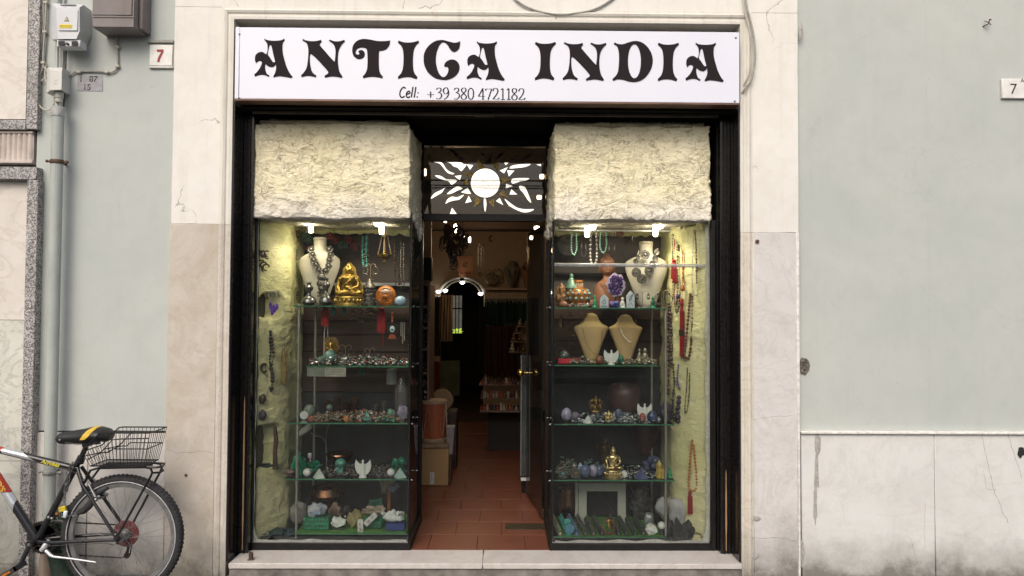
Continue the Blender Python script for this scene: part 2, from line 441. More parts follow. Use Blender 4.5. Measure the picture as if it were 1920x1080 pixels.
# dado slabs
for a, b in ((62, 163), (164.5, 309)):
    slab('dado_slab', dadoL, X(a, .02, 900), X(b, .02, 900), -.05, zdL, .02)
zled = zdR
for a, b in ((1503, 1752.3), (1753.2, 2100)):
    slab('dado_slab', dadoR, X(a, .012, 900), X(b, .012, 900), -.05, zled-.012, .012)
MB().box(X(1502, 0, 810), 3.6, -.006, .06, zled-.012, zled+.004, .004).build('dado_ledge', M('ledge_white', (.74, .72, .68), .6), bl)
# pilasters: cream above, stone below
wavy('pilaster', cream, xL0, xL1-MW+.002, zSplL+.002, zTop+MW-.002, 0.0, .25)
wavy('pilaster', cream, xR1+MW-.002, xR0, zSplR+.002, zTop+MW-.002, 0.0, .25)
wavy('lintel', cream, xL0, xR0, zTop+MW, zHi, 0.0, .25)
lastone = slab('stone_slab', stoneL, X(309, -.004, 900), xL1-MW, -.05, zSplL, -.004, .2); lastone['label'] = 'beige weathered stone slab with pale scratches'
slab('stone_slab', stoneR, xR1+MW, X(1498, -.004, 900), -.05, zSplR, -.004, .2)
MB().box(X(1494, -.01), X(1499.5, -.01), -.012, .03, .0, zSplR, .004).build('edge_strip', M('strip_white', (.72, .70, .67), .6), bl)
# moulding: profile swept around the opening (u measured outwards from the opening, d depth towards street)
prof = [(0, .14), (0, -.012), (.016, -.014), (.020, -.006), (.034, -.004), (.040, -.012), (.052, -.017), (.060, -.013), (.064, -.004), (MW, -.003), (MW, .14)]
def sweep(path, prof, mat, name, par, closed=False):
    mb = MB(); n = len(prof); v = []
    for i, (x, z) in enumerate(path):
        a = Vector(path[i-1]) if i > 0 else None; b = Vector(path[i+1]) if i < len(path)-1 else None
        p = Vector((x, z)); d1 = (p-a).normalized() if a else (b-p).normalized(); d2 = (b-p).normalized() if b else d1
        n1 = Vector((-d1.y, d1.x)); n2 = Vector((-d2.y, d2.x)); nn = (n1+n2).normalized(); k = 1/max(.3, nn.dot(n1))
        for (u, d) in prof:
            q = p+nn*u*k; v.append((q.x, d, q.y))
    f = [(i*n+k, i*n+k+1, (i+1)*n+k+1, (i+1)*n+k) for i in range(len(path)-1) for k in range(n-1)]
    mb.add(v, f); return mb.build(name, mat, par, angle=28)
def vpath(x, z0, z1, n=14): return [(x+.0015*noise.noise(Vector((x, z0+(z1-z0)*i/n*3, 0))), z0+(z1-z0)*i/n) for i in range(n+1)]
sweep(vpath(xL1, zSplL, zTop)[:-1]+[(xL1, zTop), (xR1, zTop)]+vpath(xR1, zTop, zSplR)[1:], prof, plaster('cream_mould', (.66, .64, .585), (.70, .68, .62), (.36, .31, .22), .5, bumpd=.003), 'moulding', bl)
sweep(vpath(xL1, -.02, zSplL-.0015), prof, marble('stone_mould_beige', (.50, .46, .40), (.60, .56, .50), (.38, .32, .26), .8, 2, .4, low=.3), 'moulding', bl)
sweep(vpath(xR1, zSplR-.0015, -.02), prof, marble('stone_mould_pale', (.58, .54, .46), (.64, .60, .53), (.40, .34, .27), .8, 2, .4, low=.3), 'moulding', bl)
# mass of the building behind the facade (upper storey underside closes the opening)
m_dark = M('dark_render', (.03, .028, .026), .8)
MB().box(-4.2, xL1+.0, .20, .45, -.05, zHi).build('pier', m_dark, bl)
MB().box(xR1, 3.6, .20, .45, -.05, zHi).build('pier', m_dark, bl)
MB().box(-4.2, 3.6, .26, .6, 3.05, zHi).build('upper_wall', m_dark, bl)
# broken plaster patch at the right seam
m_hole = M('broken_mortar', (.20, .18, .15), .95, var=.5, sc=60, bump=.9, bd=.006)
pt = MB(); c = P(1508, 686, YW-.001)
pt.add([(c.x, c.y-.001, c.z)]+[(c.x+.033*(1+.4*noise.noise(Vector((i*.9, 2, 0))))*cos(i*pi/9), c.y-.001, c.z+.05*(1+.5*noise.noise(Vector((i*.7, 5, 0))))*sin(i*pi/9)) for i in range(18)], [(0, i+1, (i+1) % 18+1) for i in range(18)])
for i in range(9):
    pt.blob((c.x+random.uniform(-.02, .025), c.y-.003, c.z+random.uniform(-.045, .04)), (.008, .006, .01), 1, .5, 3, i)
pt.build('broken_plaster', m_hole, bl)
pt = MB(); c = P(1914, 848, .01)
pt.blob(tuple(c), (.025, .006, .028), 2, .5, 3, 4); pt.build('bored_hole', M('dark_hole', (.02, .02, .02), .95), bl)  # hole drawn as a dark lump
for (px, py, sx, sz) in ((1504, 1035, .012, .075), (1418, 971, .022, .015), (1413, 1041, .03, .02), (1533, 832, .017, .065), (1531, 885, .012, .12), (1529, 945, .010, .12), (1500, 60, .01, .05)):
    pt = MB(); c = P(px, py, .006 if px < 1500 else .0085); pt.blob((c.x, c.y if px > 1500 else -.006, c.z), (sx, .0025, sz), 2, .5, 3, px)
    pt.build('mortar_patch', M('grey_mortar', (.43, .415, .39), .95, var=.2, sc=80, bump=.8, bd=.004), bl)
def crack(pts, Y, w_=.0016):
    pp = []
    for (a, b) in zip(pts[:-1], pts[1:]):
        for k in range(8):
            t = k/8; x = a[0]+(b[0]-a[0])*t; y = a[1]+(b[1]-a[1])*t
            pp.append((x+2.6*noise.noise(Vector((x*.09, y*.09, 3))), y+2.6*noise.noise(Vector((x*.09, y*.09, 9)))))
    v = []
    for i, (x, y) in enumerate(pp):
        a = pp[max(0, i-1)]; b = pp[min(len(pp)-1, i+1)]; dx, dy = b[0]-a[0], -(b[1]-a[1]); l = sqrt(dx*dx+dy*dy)+1e-6
        c = P(x, y, Y); k = w_*(.5+abs(noise.noise(Vector((x*.3, y*.3, 1))))*1.6)*.5
        v += [(c.x-dy/l*k, Y, c.z+dx/l*k), (c.x+dy/l*k, Y, c.z-dx/l*k)]
    MB().add(v, [(2*i, 2*i+1, 2*i+3, 2*i+2) for i in range(len(pp)-1)]).build('crack', M('crack_dark', (.20, .18, .155), .95), bl, smooth=False)
crack([(1408, 787), (1430, 783), (1460, 781), (1490, 780)], -.0046); crack([(1408, 1010), (1440, 1008), (1470, 1009), (1496, 1016)], -.0046, .002)
crack([(312, 842), (332, 850), (350, 848), (385, 846), (405, 850)], -.0046); crack([(330, 862), (345, 850)], -.0046, .0012)
crack([(1840, 812), (1850, 860), (1862, 915), (1880, 960), (1893, 985)], .0113, .002); crack([(1890, 815), (1905, 860), (1918, 900)], .0113, .002)
crack([(1843, 880), (1850, 915), (1868, 918)], .0113); crack([(1708, 1010), (1716, 1040), (1722, 1060)], .0113); crack([(1735, 940), (1733, 1000), (1736, 1030)], .0113, .001)
# rust plug / screws on the pilasters
for (px, py, r) in ((1419.5, 453, .012), (349, 891, .008)):
    c = P(px, py, -.004); MB().lathe([(r, 0), (r, .004), (r*.5, .008), (.0001, .008)], (c.x, -.004, c.z), 12, axis='y').move(Matrix.Translation((0, -.006, 0))).build('wall_plug', M('rusty_iron', (.12, .07, .05), .7, .4), bl)
# hooks on the right wall
for (px, py) in ((1848, 44),):
    c = P(px, py, YW); h = MB(); h.tube([(c.x-.02, YW+.01, c.z-.02), (c.x-.005, YW-.03, c.z-.015), (c.x+.0, YW-.04, c.z+.01), (c.x+.02, YW-.02, c.z+.015)], .0035, 6)
    h.tube([(c.x-.012, YW-.01, c.z+.01), (c.x, YW-.035, c.z-.01), (c.x+.012, YW-.03, c.z-.02)], .0025, 6)
    tag(h.build('wall_hook', M('rusty_iron'), None, True, loc=(c.x, YW, c.z)), 'small rusty twisted wire hook high on the sage wall', 'hook')
# ================================================================ threshold
zt = Z(1057, -.03, 908)
m_thr = marble('threshold_marble', (.50, .465, .43), (.60, .57, .54), (.40, .34, .29), .35, 1.2, .35)
th = thing('doorstep', 'cream marble doorstep of two long slabs under the shopfront', 'doorstep', (0, 0, 0))
xm = X(906, .1, 1045)
for a, b in ((X(428, -.03, 1060), xm-.001), (xm+.001, X(1392, -.03, 1060))):
    MB().box(a, b, -.03, .215, zt-.032, zt, .004).build('step_slab', m_thr, th)
MB().box(X(432, 0, 1060), X(1388, 0, 1060), -.018, .8, -.05, zt-.034).build('step_base', M('step_mortar', (.22, .20, .18), .9, var=.35, sc=12, bump=.6), th)
c = P(470.5, 1053, .03)
bo = thing('floor_bolt', 'short rusty iron stub standing on the marble doorstep', 'bolt', (c.x, .03, zt))
MB().lathe([(.013, 0), (.013, .038), (.011, .042), (.0001, .042)], (0, 0, 0), 14).build('stub', M('dark_rust', (.09, .055, .04), .7, .5), bo)
MB().lathe([(.022, 0), (.02, .003), (.0001, .003)], (0, 0, 0), 14).build('stain_ring', M('rust_plate', (.2, .17, .14), .8), bo)

# ================================================================ sign
m_sign = M('sign_white', (.70, .72, .81), .35, 0, var=.015, sc=3, bump=.02)
m_let = M('letter_print', (.020, .015, .017), .8, var=.05, sc=3, bump=.02, spec=.15)
YS = -.075
sx0, sx1 = X(433, YS), X(1388, YS); sz1 = Z(55.5, YS, 910); sz0 = Z(191, YS, 910)
sg = thing('shop_sign', 'long white box sign lettered ANTICA INDIA above the entrance', 'sign', (0, 0, 0))
MB().box(sx0+.026, sx1, YS, YS+.012, sz0+.006, sz1, .002).build('sign_panel', m_sign, sg)
MB().box(sx0, sx0+.0235, YS+.001, YS+.012, sz0+.006, sz1+.002, .002).build('sign_panel', m_sign, sg)
m_alu = M('brushed_aluminium', (.55, .55, .56), .35, .9, var=.08)
MB().box(sx0+.002, sx1-.002, YS+.013, .13, sz0+.008, sz1-.002).build('sign_box', M('sign_casing', (.35, .33, .32), .5, .2), sg)
MB().box(sx0, sx1, YS-.001, .12, sz0-.004, sz0+.005).build('bottom_rail', M('brown_rail', (.16, .09, .065), .45, .3, var=.3, sc=10), sg)
for px, py in ((449, 64), (448.5, 184), (1379.5, 71), (1377.5, 190)):
    c = P(px, py, YS); MB().ball((c.x, YS-.001, c.z), (.006, .004, .006), 10, 6).build('screw', M('screw_steel', (.25, .25, .26), .4, .8), sg)
def g4(pts, y=YS-.002):            # zoom crop of the left half of the sign -> wall points
    out = []
    for p in pts:
        q = P(420+p[0]/3.692, 20+p[1]/3.692, y); out.append((q.x, q.z)+tuple(p[2:]))
    return out
GA = [(281,193,1),(300,204),(350,209),(398,204),(416,193,1),(421,205,1),(407,225),(404,260),(408,300),(418,340),(430,380),(445,415),(460,440),(474,456,1),(467,466,1),(440,461),(410,456),(380,453),(343,461,1),(344,448,1),(354,430),(361,400),(359,370,1),(350,382),(335,390),(318,389),(300,380),(286,368,1),(284,395),(289,420),(298,438),(314,448,1),(308,458,1),(285,446),(255,443),(228,450),(214,456,1),(209,441,1),(228,425),(247,400),(259,375),(262,356),(250,347),(235,350),(222,363,1),(215,345),(216,318),(225,300),(245,288),(268,287),(292,303,1),(301,280),(302,250),(298,228),(288,212),(280,203,1)]
GAh = [(315,240),(323,237),(330,248),(341,300),(353,350),(347,357),(336,352),(318,325),(303,303),(304,285),(309,262)]
GN = [(547,195,1),(562,204),(600,211),(640,210),(672,202,1),(676,216,1),(664,230),(668,245),(700,282),(740,328),(766,354,1),(772,300),(770,262),(760,236),(742,219),(726,209,1),(732,200,1),(760,211),(790,213),(815,208),(833,202,1),(837,213,1),(815,235),(798,265),(790,300),(788,345),(792,390),(801,425),(819,454,1),(815,466,1),(790,459),(760,455),(730,457),(699,464,1),(695,451,1),(712,441),(722,430),(716,416),(690,385),(640,332),(606,302),(598,302),(594,320),(596,370),(605,410),(618,433),(639,448,1),(635,461,1),(610,454),(585,451),(560,453),(537,460,1),(533,447,1),(555,425),(572,395),(580,350),(584,300),(583,260),(575,230),(562,217),(543,206,1)]
GT = [(1150,207,1),(1145,238),(1125,264),(1100,275),(1075,278,1),(1072,300),(1072,380),(1080,430),(1100,456,1),(1095,469,1),(1070,461),(1030,457),(990,461),(965,468,1),(960,455,1),(978,435),(990,405),(994,350),(992,290),(986,265),(970,257),(945,255),(922,265),(911,285),(915,299),(927,305),(938,298),(930,285,1),(940,273),(962,276),(974,296),(968,320),(945,334),(918,330),(895,308),(888,272),(897,235),(925,207),(965,196),(1010,200),(1060,210),(1110,211)]
GI = [(1209,207,1),(1240,218),(1278,221),(1315,217),(1346,207,1),(1350,220,1),(1327,245),(1313,280),(1308,340),(1310,400),(1320,435),(1339,459,1),(1333,473,1),(1300,463),(1270,459),(1235,463),(1207,472,1),(1203,458,1),(1225,435),(1238,400),(1243,340),(1240,280),(1228,245),(1204,221,1)]
GC = [(1635,209,1),(1633,245),(1621,270),(1600,284),(1578,280),(1562,262),(1545,235),(1525,220),(1505,223),(1485,252),(1470,300),(1466,350),(1475,400),(1492,440),(1515,460),(1537,450),(1551,425),(1553,402),(1545,388),(1534,390),(1523,380,1),(1532,360),(1550,346),(1577,338),(1605,345),(1625,368),(1631,395),(1620,430),(1590,460),(1550,477),(1508,478),(1460,465),(1415,430),(1388,380),(1382,330),(1390,285),(1420,240),(1465,210),(1510,203),(1550,212),(1590,222),(1618,219)]
GD = [(932,219,1),(955,230),(990,232),(1030,219),(1075,210),(1120,220),(1160,252),(1188,300),(1196,350),(1185,402),(1155,450),(1120,480),(1075,494),(1030,490),(990,478),(950,476),(922,487,1),(917,473,1),(940,450),(955,420),(962,360),(962,300),(955,260),(944,243),(927,232,1)]
GDh = [(1069+45*cos(a), 350+118*sin(a)) for a in [i*pi/8 for i in range(16)]]
def shift(pts, dx, dy, sx=1.0): return [(p[0]+dx, p[1]+dy)+tuple(p[2:]) for p in pts]
R5 = (900-420)*3.692               # second crop offset in the first crop's pixels
def letter(outs, name='letter'):
    ol = [catmull(g4(o)) for o in outs]
    mb = filled(ol, YS-.0035, YS-.0005); return mb.build(name, m_let, sg, smooth=False)
letter([GA, GAh]); letter([GN]); letter([GT]); letter([GI]); letter([GC])
letter([shift(GA, 1470, 19), shift(GAh, 1470, 19)])
letter([shift(GI, R5-824, 9)])
letter([shift(GN, R5+38, 21)]); letter([shift(GD, R5, 0), shift(GDh, R5, 0)])
letter([shift(GI, R5+27, 15)]); letter([shift(GA, R5+1213, 28), shift(GAh, R5+1213, 28)])
# small print: strokes with contrast
def stroke(pts, thin, thick, n=6, closed=False, cal=True):
    pp = catmull(pts, n, closed) if len(pts) > 2 else [p[:2] for p in pts]
    m = len(pp); Lf, Rt = [], []
    for i in range(m):
        a = pp[i-1] if (i > 0 or closed) else pp[0]; b = pp[(i+1) % m] if (i < m-1 or closed) else pp[-1]
        dx, dy = b[0]-a[0], b[1]-a[1]; l = max(1e-6, sqrt(dx*dx+dy*dy))
        wd = (thin+(thick-thin)*abs(dy/l)**1.3)/2 if cal else thick/2
        Lf.append((pp[i][0]-dy/l*wd, pp[i][1]+dx/l*wd)); Rt.append((pp[i][0]+dy/l*wd, pp[i][1]-dx/l*wd))
    return Lf, Rt
DIG = {
 '+': [[(.0, .38), (.5, .38)], [(.25, .12), (.25, .64)]],
 '3': [[(.06, .82), (.14, .94), (.26, .97), (.38, .88), (.36, .7), (.2, .55, 1), (.36, .5), (.44, .32), (.36, .1), (.2, .0), (.04, .06)]],
 '9': [[(.42, .68), (.34, .94), (.22, .99), (.08, .88), (.06, .64), (.16, .48), (.3, .48), (.42, .66), (.4, .35), (.26, .1), (.08, -.02)]],
 '8': [[(.24, .52), (.1, .7), (.1, .9), (.24, .99), (.38, .9), (.37, .7), (.24, .52), (.42, .28), (.38, .06), (.24, -.01), (.08, .08), (.07, .3), (.24, .52)]],
 '0': [[(.24, .99), (.09, .82), (.05, .5), (.09, .15), (.24, -.01), (.39, .15), (.43, .5), (.39, .82), (.24, .99)]],
 '4': [[(.34, .0), (.34, .98)], [(.22, .01), (.46, .01)], [(.34, .98), (.02, .27)], [(.02, .27), (.48, .27)]],
 '7': [[(.04, .92), (.46, .92)], [(.46, .92), (.2, -.02)], [(.04, .92), (.02, .78)]],
 '2': [[(.04, .74), (.1, .93), (.25, .98), (.38, .88), (.38, .66), (.25, .35), (.03, .04)], [(.03, .04), (.44, .04)], [(.44, .04), (.48, .17)]],
 '1': [[(.25, .02), (.25, .98)], [(.1, .86), (.25, .98)], [(.10, .01), (.40, .01)], [(.12, .03), (.38, .03)]],
 'C': [[(.58, .86), (.46, .99), (.26, .9), (.08, .6), (.04, .3), (.14, .06), (.32, .02), (.5, .14)]],
 'e': [[(.06, .32), (.36, .42), (.38, .56), (.26, .62), (.1, .48), (.04, .24), (.12, .04), (.26, .02), (.4, .12)]],
 'l': [[(.22, 1.04), (.06, .02)]], ':': [[(.16, .52), (.14, .42)], [(.08, .12), (.06, .02)]],
}
def smalltext(txt, px, py, hpx, adv, thin, thick, cal=True, par=None, Y=YS, mat=None, advs={}, wx=1.0):
    mb = MB()
    for ch in txt:
        if ch != ' ':
            for st in DIG[ch]:
                Lf, Rt = stroke(st, thin, thick, cal=cal)
                pl = []; n = len(Lf)
                for q in Lf+Rt:
                    w_ = P(px+q[0]*hpx*wx, py-q[1]*hpx+.0104*(px-900), Y); pl.append((w_.x, Y-.0022, w_.z))
                mb.add(pl, [(i, i+1, n+i+1, n+i) for i in range(n-1)])
        px += advs.get(ch, adv)*hpx*wx
    return mb.build('phone_number', mat or m_let, par or sg, smooth=False)
smalltext('+39 380 4721182', 801, 186.5, 21.5, .505, .032, .088, advs={'+': .60, ' ': .26, '1': .42}, wx=1.22)
smalltext('Cell:', 749, 184.5, 19.5, .5, .1, .12, False, advs={'C': .62, 'e': .46, 'l': .28})

# ================================================================ black shop frame
m_blk = M('black_granite', (.014, .012, .012), .16, 0, var=.3, sc=50, bump=.03, spec=.35)
m_blkm = M('black_metal', (.011, .010, .010), .42, .0, var=.3, sc=25, bump=.1, spec=.25)
m_shut = M('brown_steel', (.07, .055, .045), .45, .5, var=.3, sc=12)
fr = thing('shopfront_frame', 'glossy black jambs and lintel housing around the shop entrance', 'frame', (0, 0, 0))
zl = Z(198, .1, 910)
for s, xe in ((1, xL1), (-1, xR1)):
    MB().box(xe+s*.001, xe+s*.012, -.004, .19, zt+.001, sz0-.006, .002).build('jamb_slab', m_blk, fr)       # reveal
    MB().box(xe+s*.013, xe+s*.075, .145, .20, zt+.001, 2.78, .002).build('shutter_guide', m_blk, fr)
    MB().box(xe+s*.030, xe+s*.034, .138, .146, zt+.001, 2.76, .001).build('guide_lip', m_blkm, fr)
    MB().box(xe+s*.052, xe+s*.057, .134, .146, zt+.001, 2.76, .001).build('guide_lip', m_blkm, fr)
    g = MB(); zz = zt+.02; pts = []
    n = 30
    for i in range(n+1):
        z = zt+.02+(.95 if s > 0 else .5)*i/n; w_ = .0045*sin(pi*min(1, (i+1)/n))**.4*(1+.5*noise.noise(Vector((z*9, s, 0)))); pts.append((z, w_))
    x = xe+s*.044
    out = [(x-w_, z) for z, w_ in pts]+[(x+w_, z) for z, w_ in pts[::-1]]
    g.prism(out, .1395, .1445).build('bare_wood_strip', woodmat('splintered_wood', (.42, .28, .15), (.30, .17, .09), .8, (20, 20, 2)), fr)
MB().box(xL1+.012, xR1-.012, .02, .25, Z(205, .02), 2.98).build('shutter_box', M('box_brown', (.008, .007, .006), .85, 0, var=.3, sc=8, spec=.1), fr)
MB().box(xL1+.08, xR1-.10, .085, .10, Z(217, .09, 910), Z(211, .09, 910), .002).build('shutter_edge', m_shut, fr)
MB().box(X(888, .09), X(926, .09), .07, .086, Z(219, .08, 910), Z(214, .08, 910), .003).build('shutter_handle', m_shut, fr)
MB().box(xL1+.08, xR1-.08, .12, .80, 2.745, 2.77).build('soffit', M('soffit_black', (.006, .005, .005), .9, spec=.03), fr)
MB().box(xL1+.0, xL1+.08, .2, .9, zt+.001, 2.9).build('side_lining', m_blkm, fr)
MB().box(xR1-.08, xR1, .2, .9, zt+.001, 2.9).build('side_lining', m_blkm, fr)

# ================================================================ display cases
YF, YB = .22, .82                     # glass front, back of the cases
glass = glassmat('window_glass', (.97, .985, .975), 1.41, .006)
sideglass = glassmat('side_glass', (.80, .86, .83), 1.5, .05, dirtcol=(.25, .27, .25))
m_edge = M('glass_edge_green', (.05, .20, .10), .2, 0, var=.2, sc=20)
shelfg = glassmat('shelf_glass', (.95, .985, .96), 1.4, .006)
m_chr = M('chrome', (.75, .75, .75), .15, 1.0, var=.05)
m_putty = M('white_putty', (.62, .62, .58), .8, var=.2, sc=40, bump=.7, bd=.004)
m_pole = M('dull_aluminium_tube', (.42, .42, .38), .38, .7, var=.1)
def stucco_mat(name, a, b, c3, pale=True):
    t = NT(name); co = t.coord()
    big = t.noise(co, 2.5, 5, .6); c = t.mix(t.ramp(big, [(.35, 0), (.65, 1)]), a, b)
    if pale:
        g = t.n('ShaderNodeNewGeometry'); sp = t.n('ShaderNodeSeparateXYZ'); t.l(g.outputs['Position'], sp.inputs[0])
        zz = t.math('ADD', sp.outputs[2], t.math('MULTIPLY', t.noise(co, 4, 5, .6), .28))
        c = t.mix(t.ramp(t.math('SUBTRACT', zz, 1.9), [(.36, .8), (.50, .1)]), c, (.80, .765, .69))
    d = t.noise(t.coord((1, 1, 1.7)), 8, 3, .55, 1.6); rid = t.ramp(d, [(.472, 0), (.493, 1), (.501, 0)])
    d2 = t.noise(t.coord((1.2, 1, 2.0)), 19, 2.5, .5, 2.4); rid2 = t.ramp(d2, [(.470, 0), (.496, 1), (.506, 0)])
    m = t.ramp(t.noise(co, 11, 5, .65), [(.49, 0), (.56, 1)]); m2 = t.ramp(t.noise(co, 17, 4, .6), [(.50, 0), (.57, 1)])
    k = t.math('MAXIMUM', t.math('MULTIPLY', rid, m), t.math('MULTIPLY', rid2, m2))
    c = t.mix(t.math('MULTIPLY', k, .8 if pale else .55), c, c3)  # crease shade painted into the colour as dark lines
    fn = t.noise(co, 34, 6, .7, .8)
    h = t.math('SUBTRACT', t.math('ADD', t.math('MULTIPLY', d, .5), t.math('ADD', t.math('MULTIPLY', d2, .3), t.math('MULTIPLY', fn, .22))), t.math('MULTIPLY', k, .3))
    t.pbr(c, .8, 0, t.bump(h, .8 if pale else .65, .03), .3); return t.m
m_stuc = stucco_mat('swirled_plaster', (.84, .76, .49), (.87, .81, .59), (.36, .30, .16))
m_foam = stucco_mat('yellow_foam_plaster', (.72, .70, .35), (.80, .77, .46), (.42, .38, .18), False)
def rough_box(x0, x1, y0, y1, z0, z1, step, amp, fr_=6, seed=0, power=10, ridge=.5, drop=None, lowz=1.0, sidek=1.0):
    """closed lumpy block: grids on six sides, displaced by position so that the edges stay joined"""
    bm = bmesh.new()
    L = (x1-x0, y1-y0, z1-z0); N = [max(1, int(round(l/step))) for l in L]; cx = ((x0+x1)/2, (y0+y1)/2, (z0+z1)/2)
    vm = {}
    def vert(i, j, k):
        q = (i, j, k)
        if q in vm: return vm[q]
        p = Vector((x0+L[0]*i/N[0], y0+L[1]*j/N[1], z0+L[2]*k/N[2]))
        u = Vector([((p[a]-cx[a])/(L[a]/2)) for a in range(3)])
        n = Vector([(abs(u[a])**power)*(1 if u[a] > 0 else -1) for a in range(3)])
        if n.length < 1e-6: n = Vector((0, -1, 0))
        kx = max(abs(n.x), abs(n.y), abs(n.z)); sm = sorted((abs(n.x), abs(n.y), abs(n.z)))
        n.normalize()
        o = Vector((seed*5.1, seed*2.3, seed)); pp = Vector((p.x, p.y*1.2, p.z*1.7))
        h = noise.fractal(pp*fr_+o, .9, 2.1, 5)
        rr = 1-abs(noise.noise(pp*fr_*2.1+o+noise.noise_vector(pp*fr_)*.9))*2.2
        rr2 = 1-abs(noise.noise(pp*fr_*5.1+o+noise.noise_vector(pp*fr_*2)*1.2))*2.4
        mk = min(1, max(.12, (noise.noise(pp*3.1+o)+noise.noise(pp*9+o)*.5)*3+.35+lowz*max(0, (cx[2]-p.z)/L[2])*2))
        d = amp*(h*.45+ridge*mk*(max(0, rr)**3*.8+max(0, rr2)**3*.5))
        rnd = sm[1]*-.018
        if abs(n.x) > .6: d *= sidek
        p = p+n*(d+rnd)+noise.noise_vector(pp*fr_*1.5+o)*amp*.35
        if drop: p = drop(p)
        vm[q] = bm.verts.new(p); return vm[q]
    def face(a, b, c, d): bm.faces.new((a, b, c, d))
    for (ax, b1, b2) in ((0, 1, 2), (1, 0, 2), (2, 0, 1)):
        for side in (0, N[ax]):
            for i in range(N[b1]):
                for j in range(N[b2]):
                    qs = []
                    for (di, dj) in ((0, 0), (1, 0), (1, 1), (0, 1)):
                        q = [0, 0, 0]; q[ax] = side; q[b1] = i+di; q[b2] = j+dj; qs.append(vert(*q))
                    face(*qs)
    bm.verts.index_update(); mb = MB()
    mb.add([v.co[:] for v in bm.verts], [[v.index for v in f.verts] for f in bm.faces]); bm.free(); return mb
zb = Z(1019, .2, 910)                 # top of the base rail
zst = Z(228, .15, 640); zsb = Z(409, .15, 640)
SHL = [573.5, 686, 793, 898, 1000]; SHR = [577, 684.5, 795, 900, 1006]
YSF = .27
ZL = [Z(p, YSF, 660) for p in SHL]; ZR = [Z(p, YSF, 1150) for p in SHR]
wood_dk = woodmat('dark_plank', (.055, .032, .024), (.085, .052, .040), .5)
m_slate = M('slate_cloth', (.035, .038, .045), .8, var=.3, sc=6)
m_grey = M('grey_brown_board', (.16, .135, .12), .6, var=.1, sc=4)  # paler than the other case: glass reflection put into the colour
def ftap(side, y):
    u = min(1, max(0, (y-.25)/.22)); return (.135 if side > 0 else .165)*u*(1.6-.6*u)
def case(label, xin, xout, side, zs, shelf_px, planks, back_top):
    """xin: edge at the doorway, xout: edge at the jamb; side=+1 when the doorway lies towards +X"""
    t = thing('display_case', label, 'display case', (0, 0, 0))
    a, b = min(xin, xout), max(xin, xout)
    MB().box(a-.018, b+.018, YF-.02, YF+.03, zt+.001, zb, .003).build('base_rail', m_blkm, t)
    MB().box(xin-.02, xin+.02, YF+.031, YB, zt+.001, zb, .003).build('base_rail', m_blkm, t)
    MB().box(a, b, YF+.03, YB+.05, zt+.004, zb-.02).build('plinth', M('plinth_black', (.02, .02, .02), .6), t)
    MB().box(a, b, YF, YF+.006, zb-.01, zsb+.05).build('front_pane', glass, t)
    MB().box(xin-side*.006, xin, YF+.0065, YB-.02, zb-.01, zsb+.05).build('side_pane', sideglass, t)
    MB().box(xin-.013, xin+.013, YB-.0195, YB+.03, zt+.002, 2.74, .002).build('post', m_blkm, t)
    MB().box(xin+side*.0005, xin+side*.0065, YF-.003, YF+.014, zb, zsb, .001).build('corner_strip', m_blkm, t)
    # black weather strip beside the outer edge of the pane
    xo = xout-side*.0225
    MB().box(xo-.016, xo+.016, YF-.024, YF+.01, zt+.001, zsb+.01, .006).build('edge_profile', m_blkm, t)
    # putty
    p = MB()
    e0 = [(xout-side*.004, zb), (xout-side*.004, zsb)]
    n = 60; o1, o2 = [], []
    for i in range(n+1):
        z = zb+(zsb-zb)*i/n; k = .017+.010*noise.noise(Vector((z*6, side*3, 1)))+.03*max(0, 1-(z-zb)/.12)**2
        o1.append((xout-side*.0, z)); o2.append((xout+side*k, z))
    p.prism(o1+o2[::-1], YF+.0065, YF+.010)
    o1, o2 = [], []
    for i in range(n+1):
        x = a+.02+(b-a-.03)*i/n; k = .010+.010*noise.noise(Vector((x*9, side*3, 1)))+.014*max(0, noise.noise(Vector((x*4, 8, 1))))
        o1.append((x, zb-.002)); o2.append((x, zb+max(.003, k)))
    p.prism(o1+o2[::-1], YF+.0102, YF+.013)
    p.build('putty', m_putty, t, angle=20)
    s_ = MB().box(a, b, YF-.0035, YF-.0005, zb-.001, zb+.004).build('silver_trim', M('trim_silver', (.5, .5, .48), .4, .6), t)
    # stucco hood
    def drop(p):
        if p.z < zsb+.05: p.z += .018*noise.noise(Vector((p.x*3.3, 2, 9)))-.006
        if p.z > zst-.05: p.z += .02*noise.noise(Vector((p.x*7, 2, 3)))
        return p
    rough_box(a-.004, b+.004, .155, YB-.01, zsb, zst, .0085, .015, 5, 3 if side > 0 else 9, drop=drop, sidek=1.5).build('plaster_hood', m_stuc, t, angle=180)
    rough_box(a+.02, b-.03, .20, .30, zst-.01, zst+.028, .009, .016, 9, 21+side, power=4, ridge=.9).build('hood_lip', m_stuc, t, angle=180)
    hb__ = MB(); hb__.blob((xin-side*.012, YB-.10, zsb-.02), (.03, .05, .06), 3, .5, 3, 4+side); hb__.blob((xin-side*.02, YB-.3, zsb+.0), (.03, .08, .03), 3, .5, 3, 7+side); hb__.build('hood_drip', m_stuc, t, angle=180)
    # ragged foam inside below the hood
    f = MB(); n = 46; o1 = []; o2 = []
    for i in range(n+1):
        x = a+.05+(b-a-.12)*i/n
        o1.append((x, zsb+.03)); o2.append((x, zsb-.035-.03*abs(noise.noise(Vector((x*7, side, 2))))-.02*(noise.noise(Vector((x*25, side, 2))))))
    f.prism(o1+o2[::-1], YB-.11, YB-.08); f.build('ragged_foam', m_foam, t, angle=20)
    MB().box(a, b, YF+.07, YB, zsb+.031, zsb+.04).build('case_ceiling', m_foam, t)
    # side foam wall at the outer end with hollows
    xi = xout-side*.004
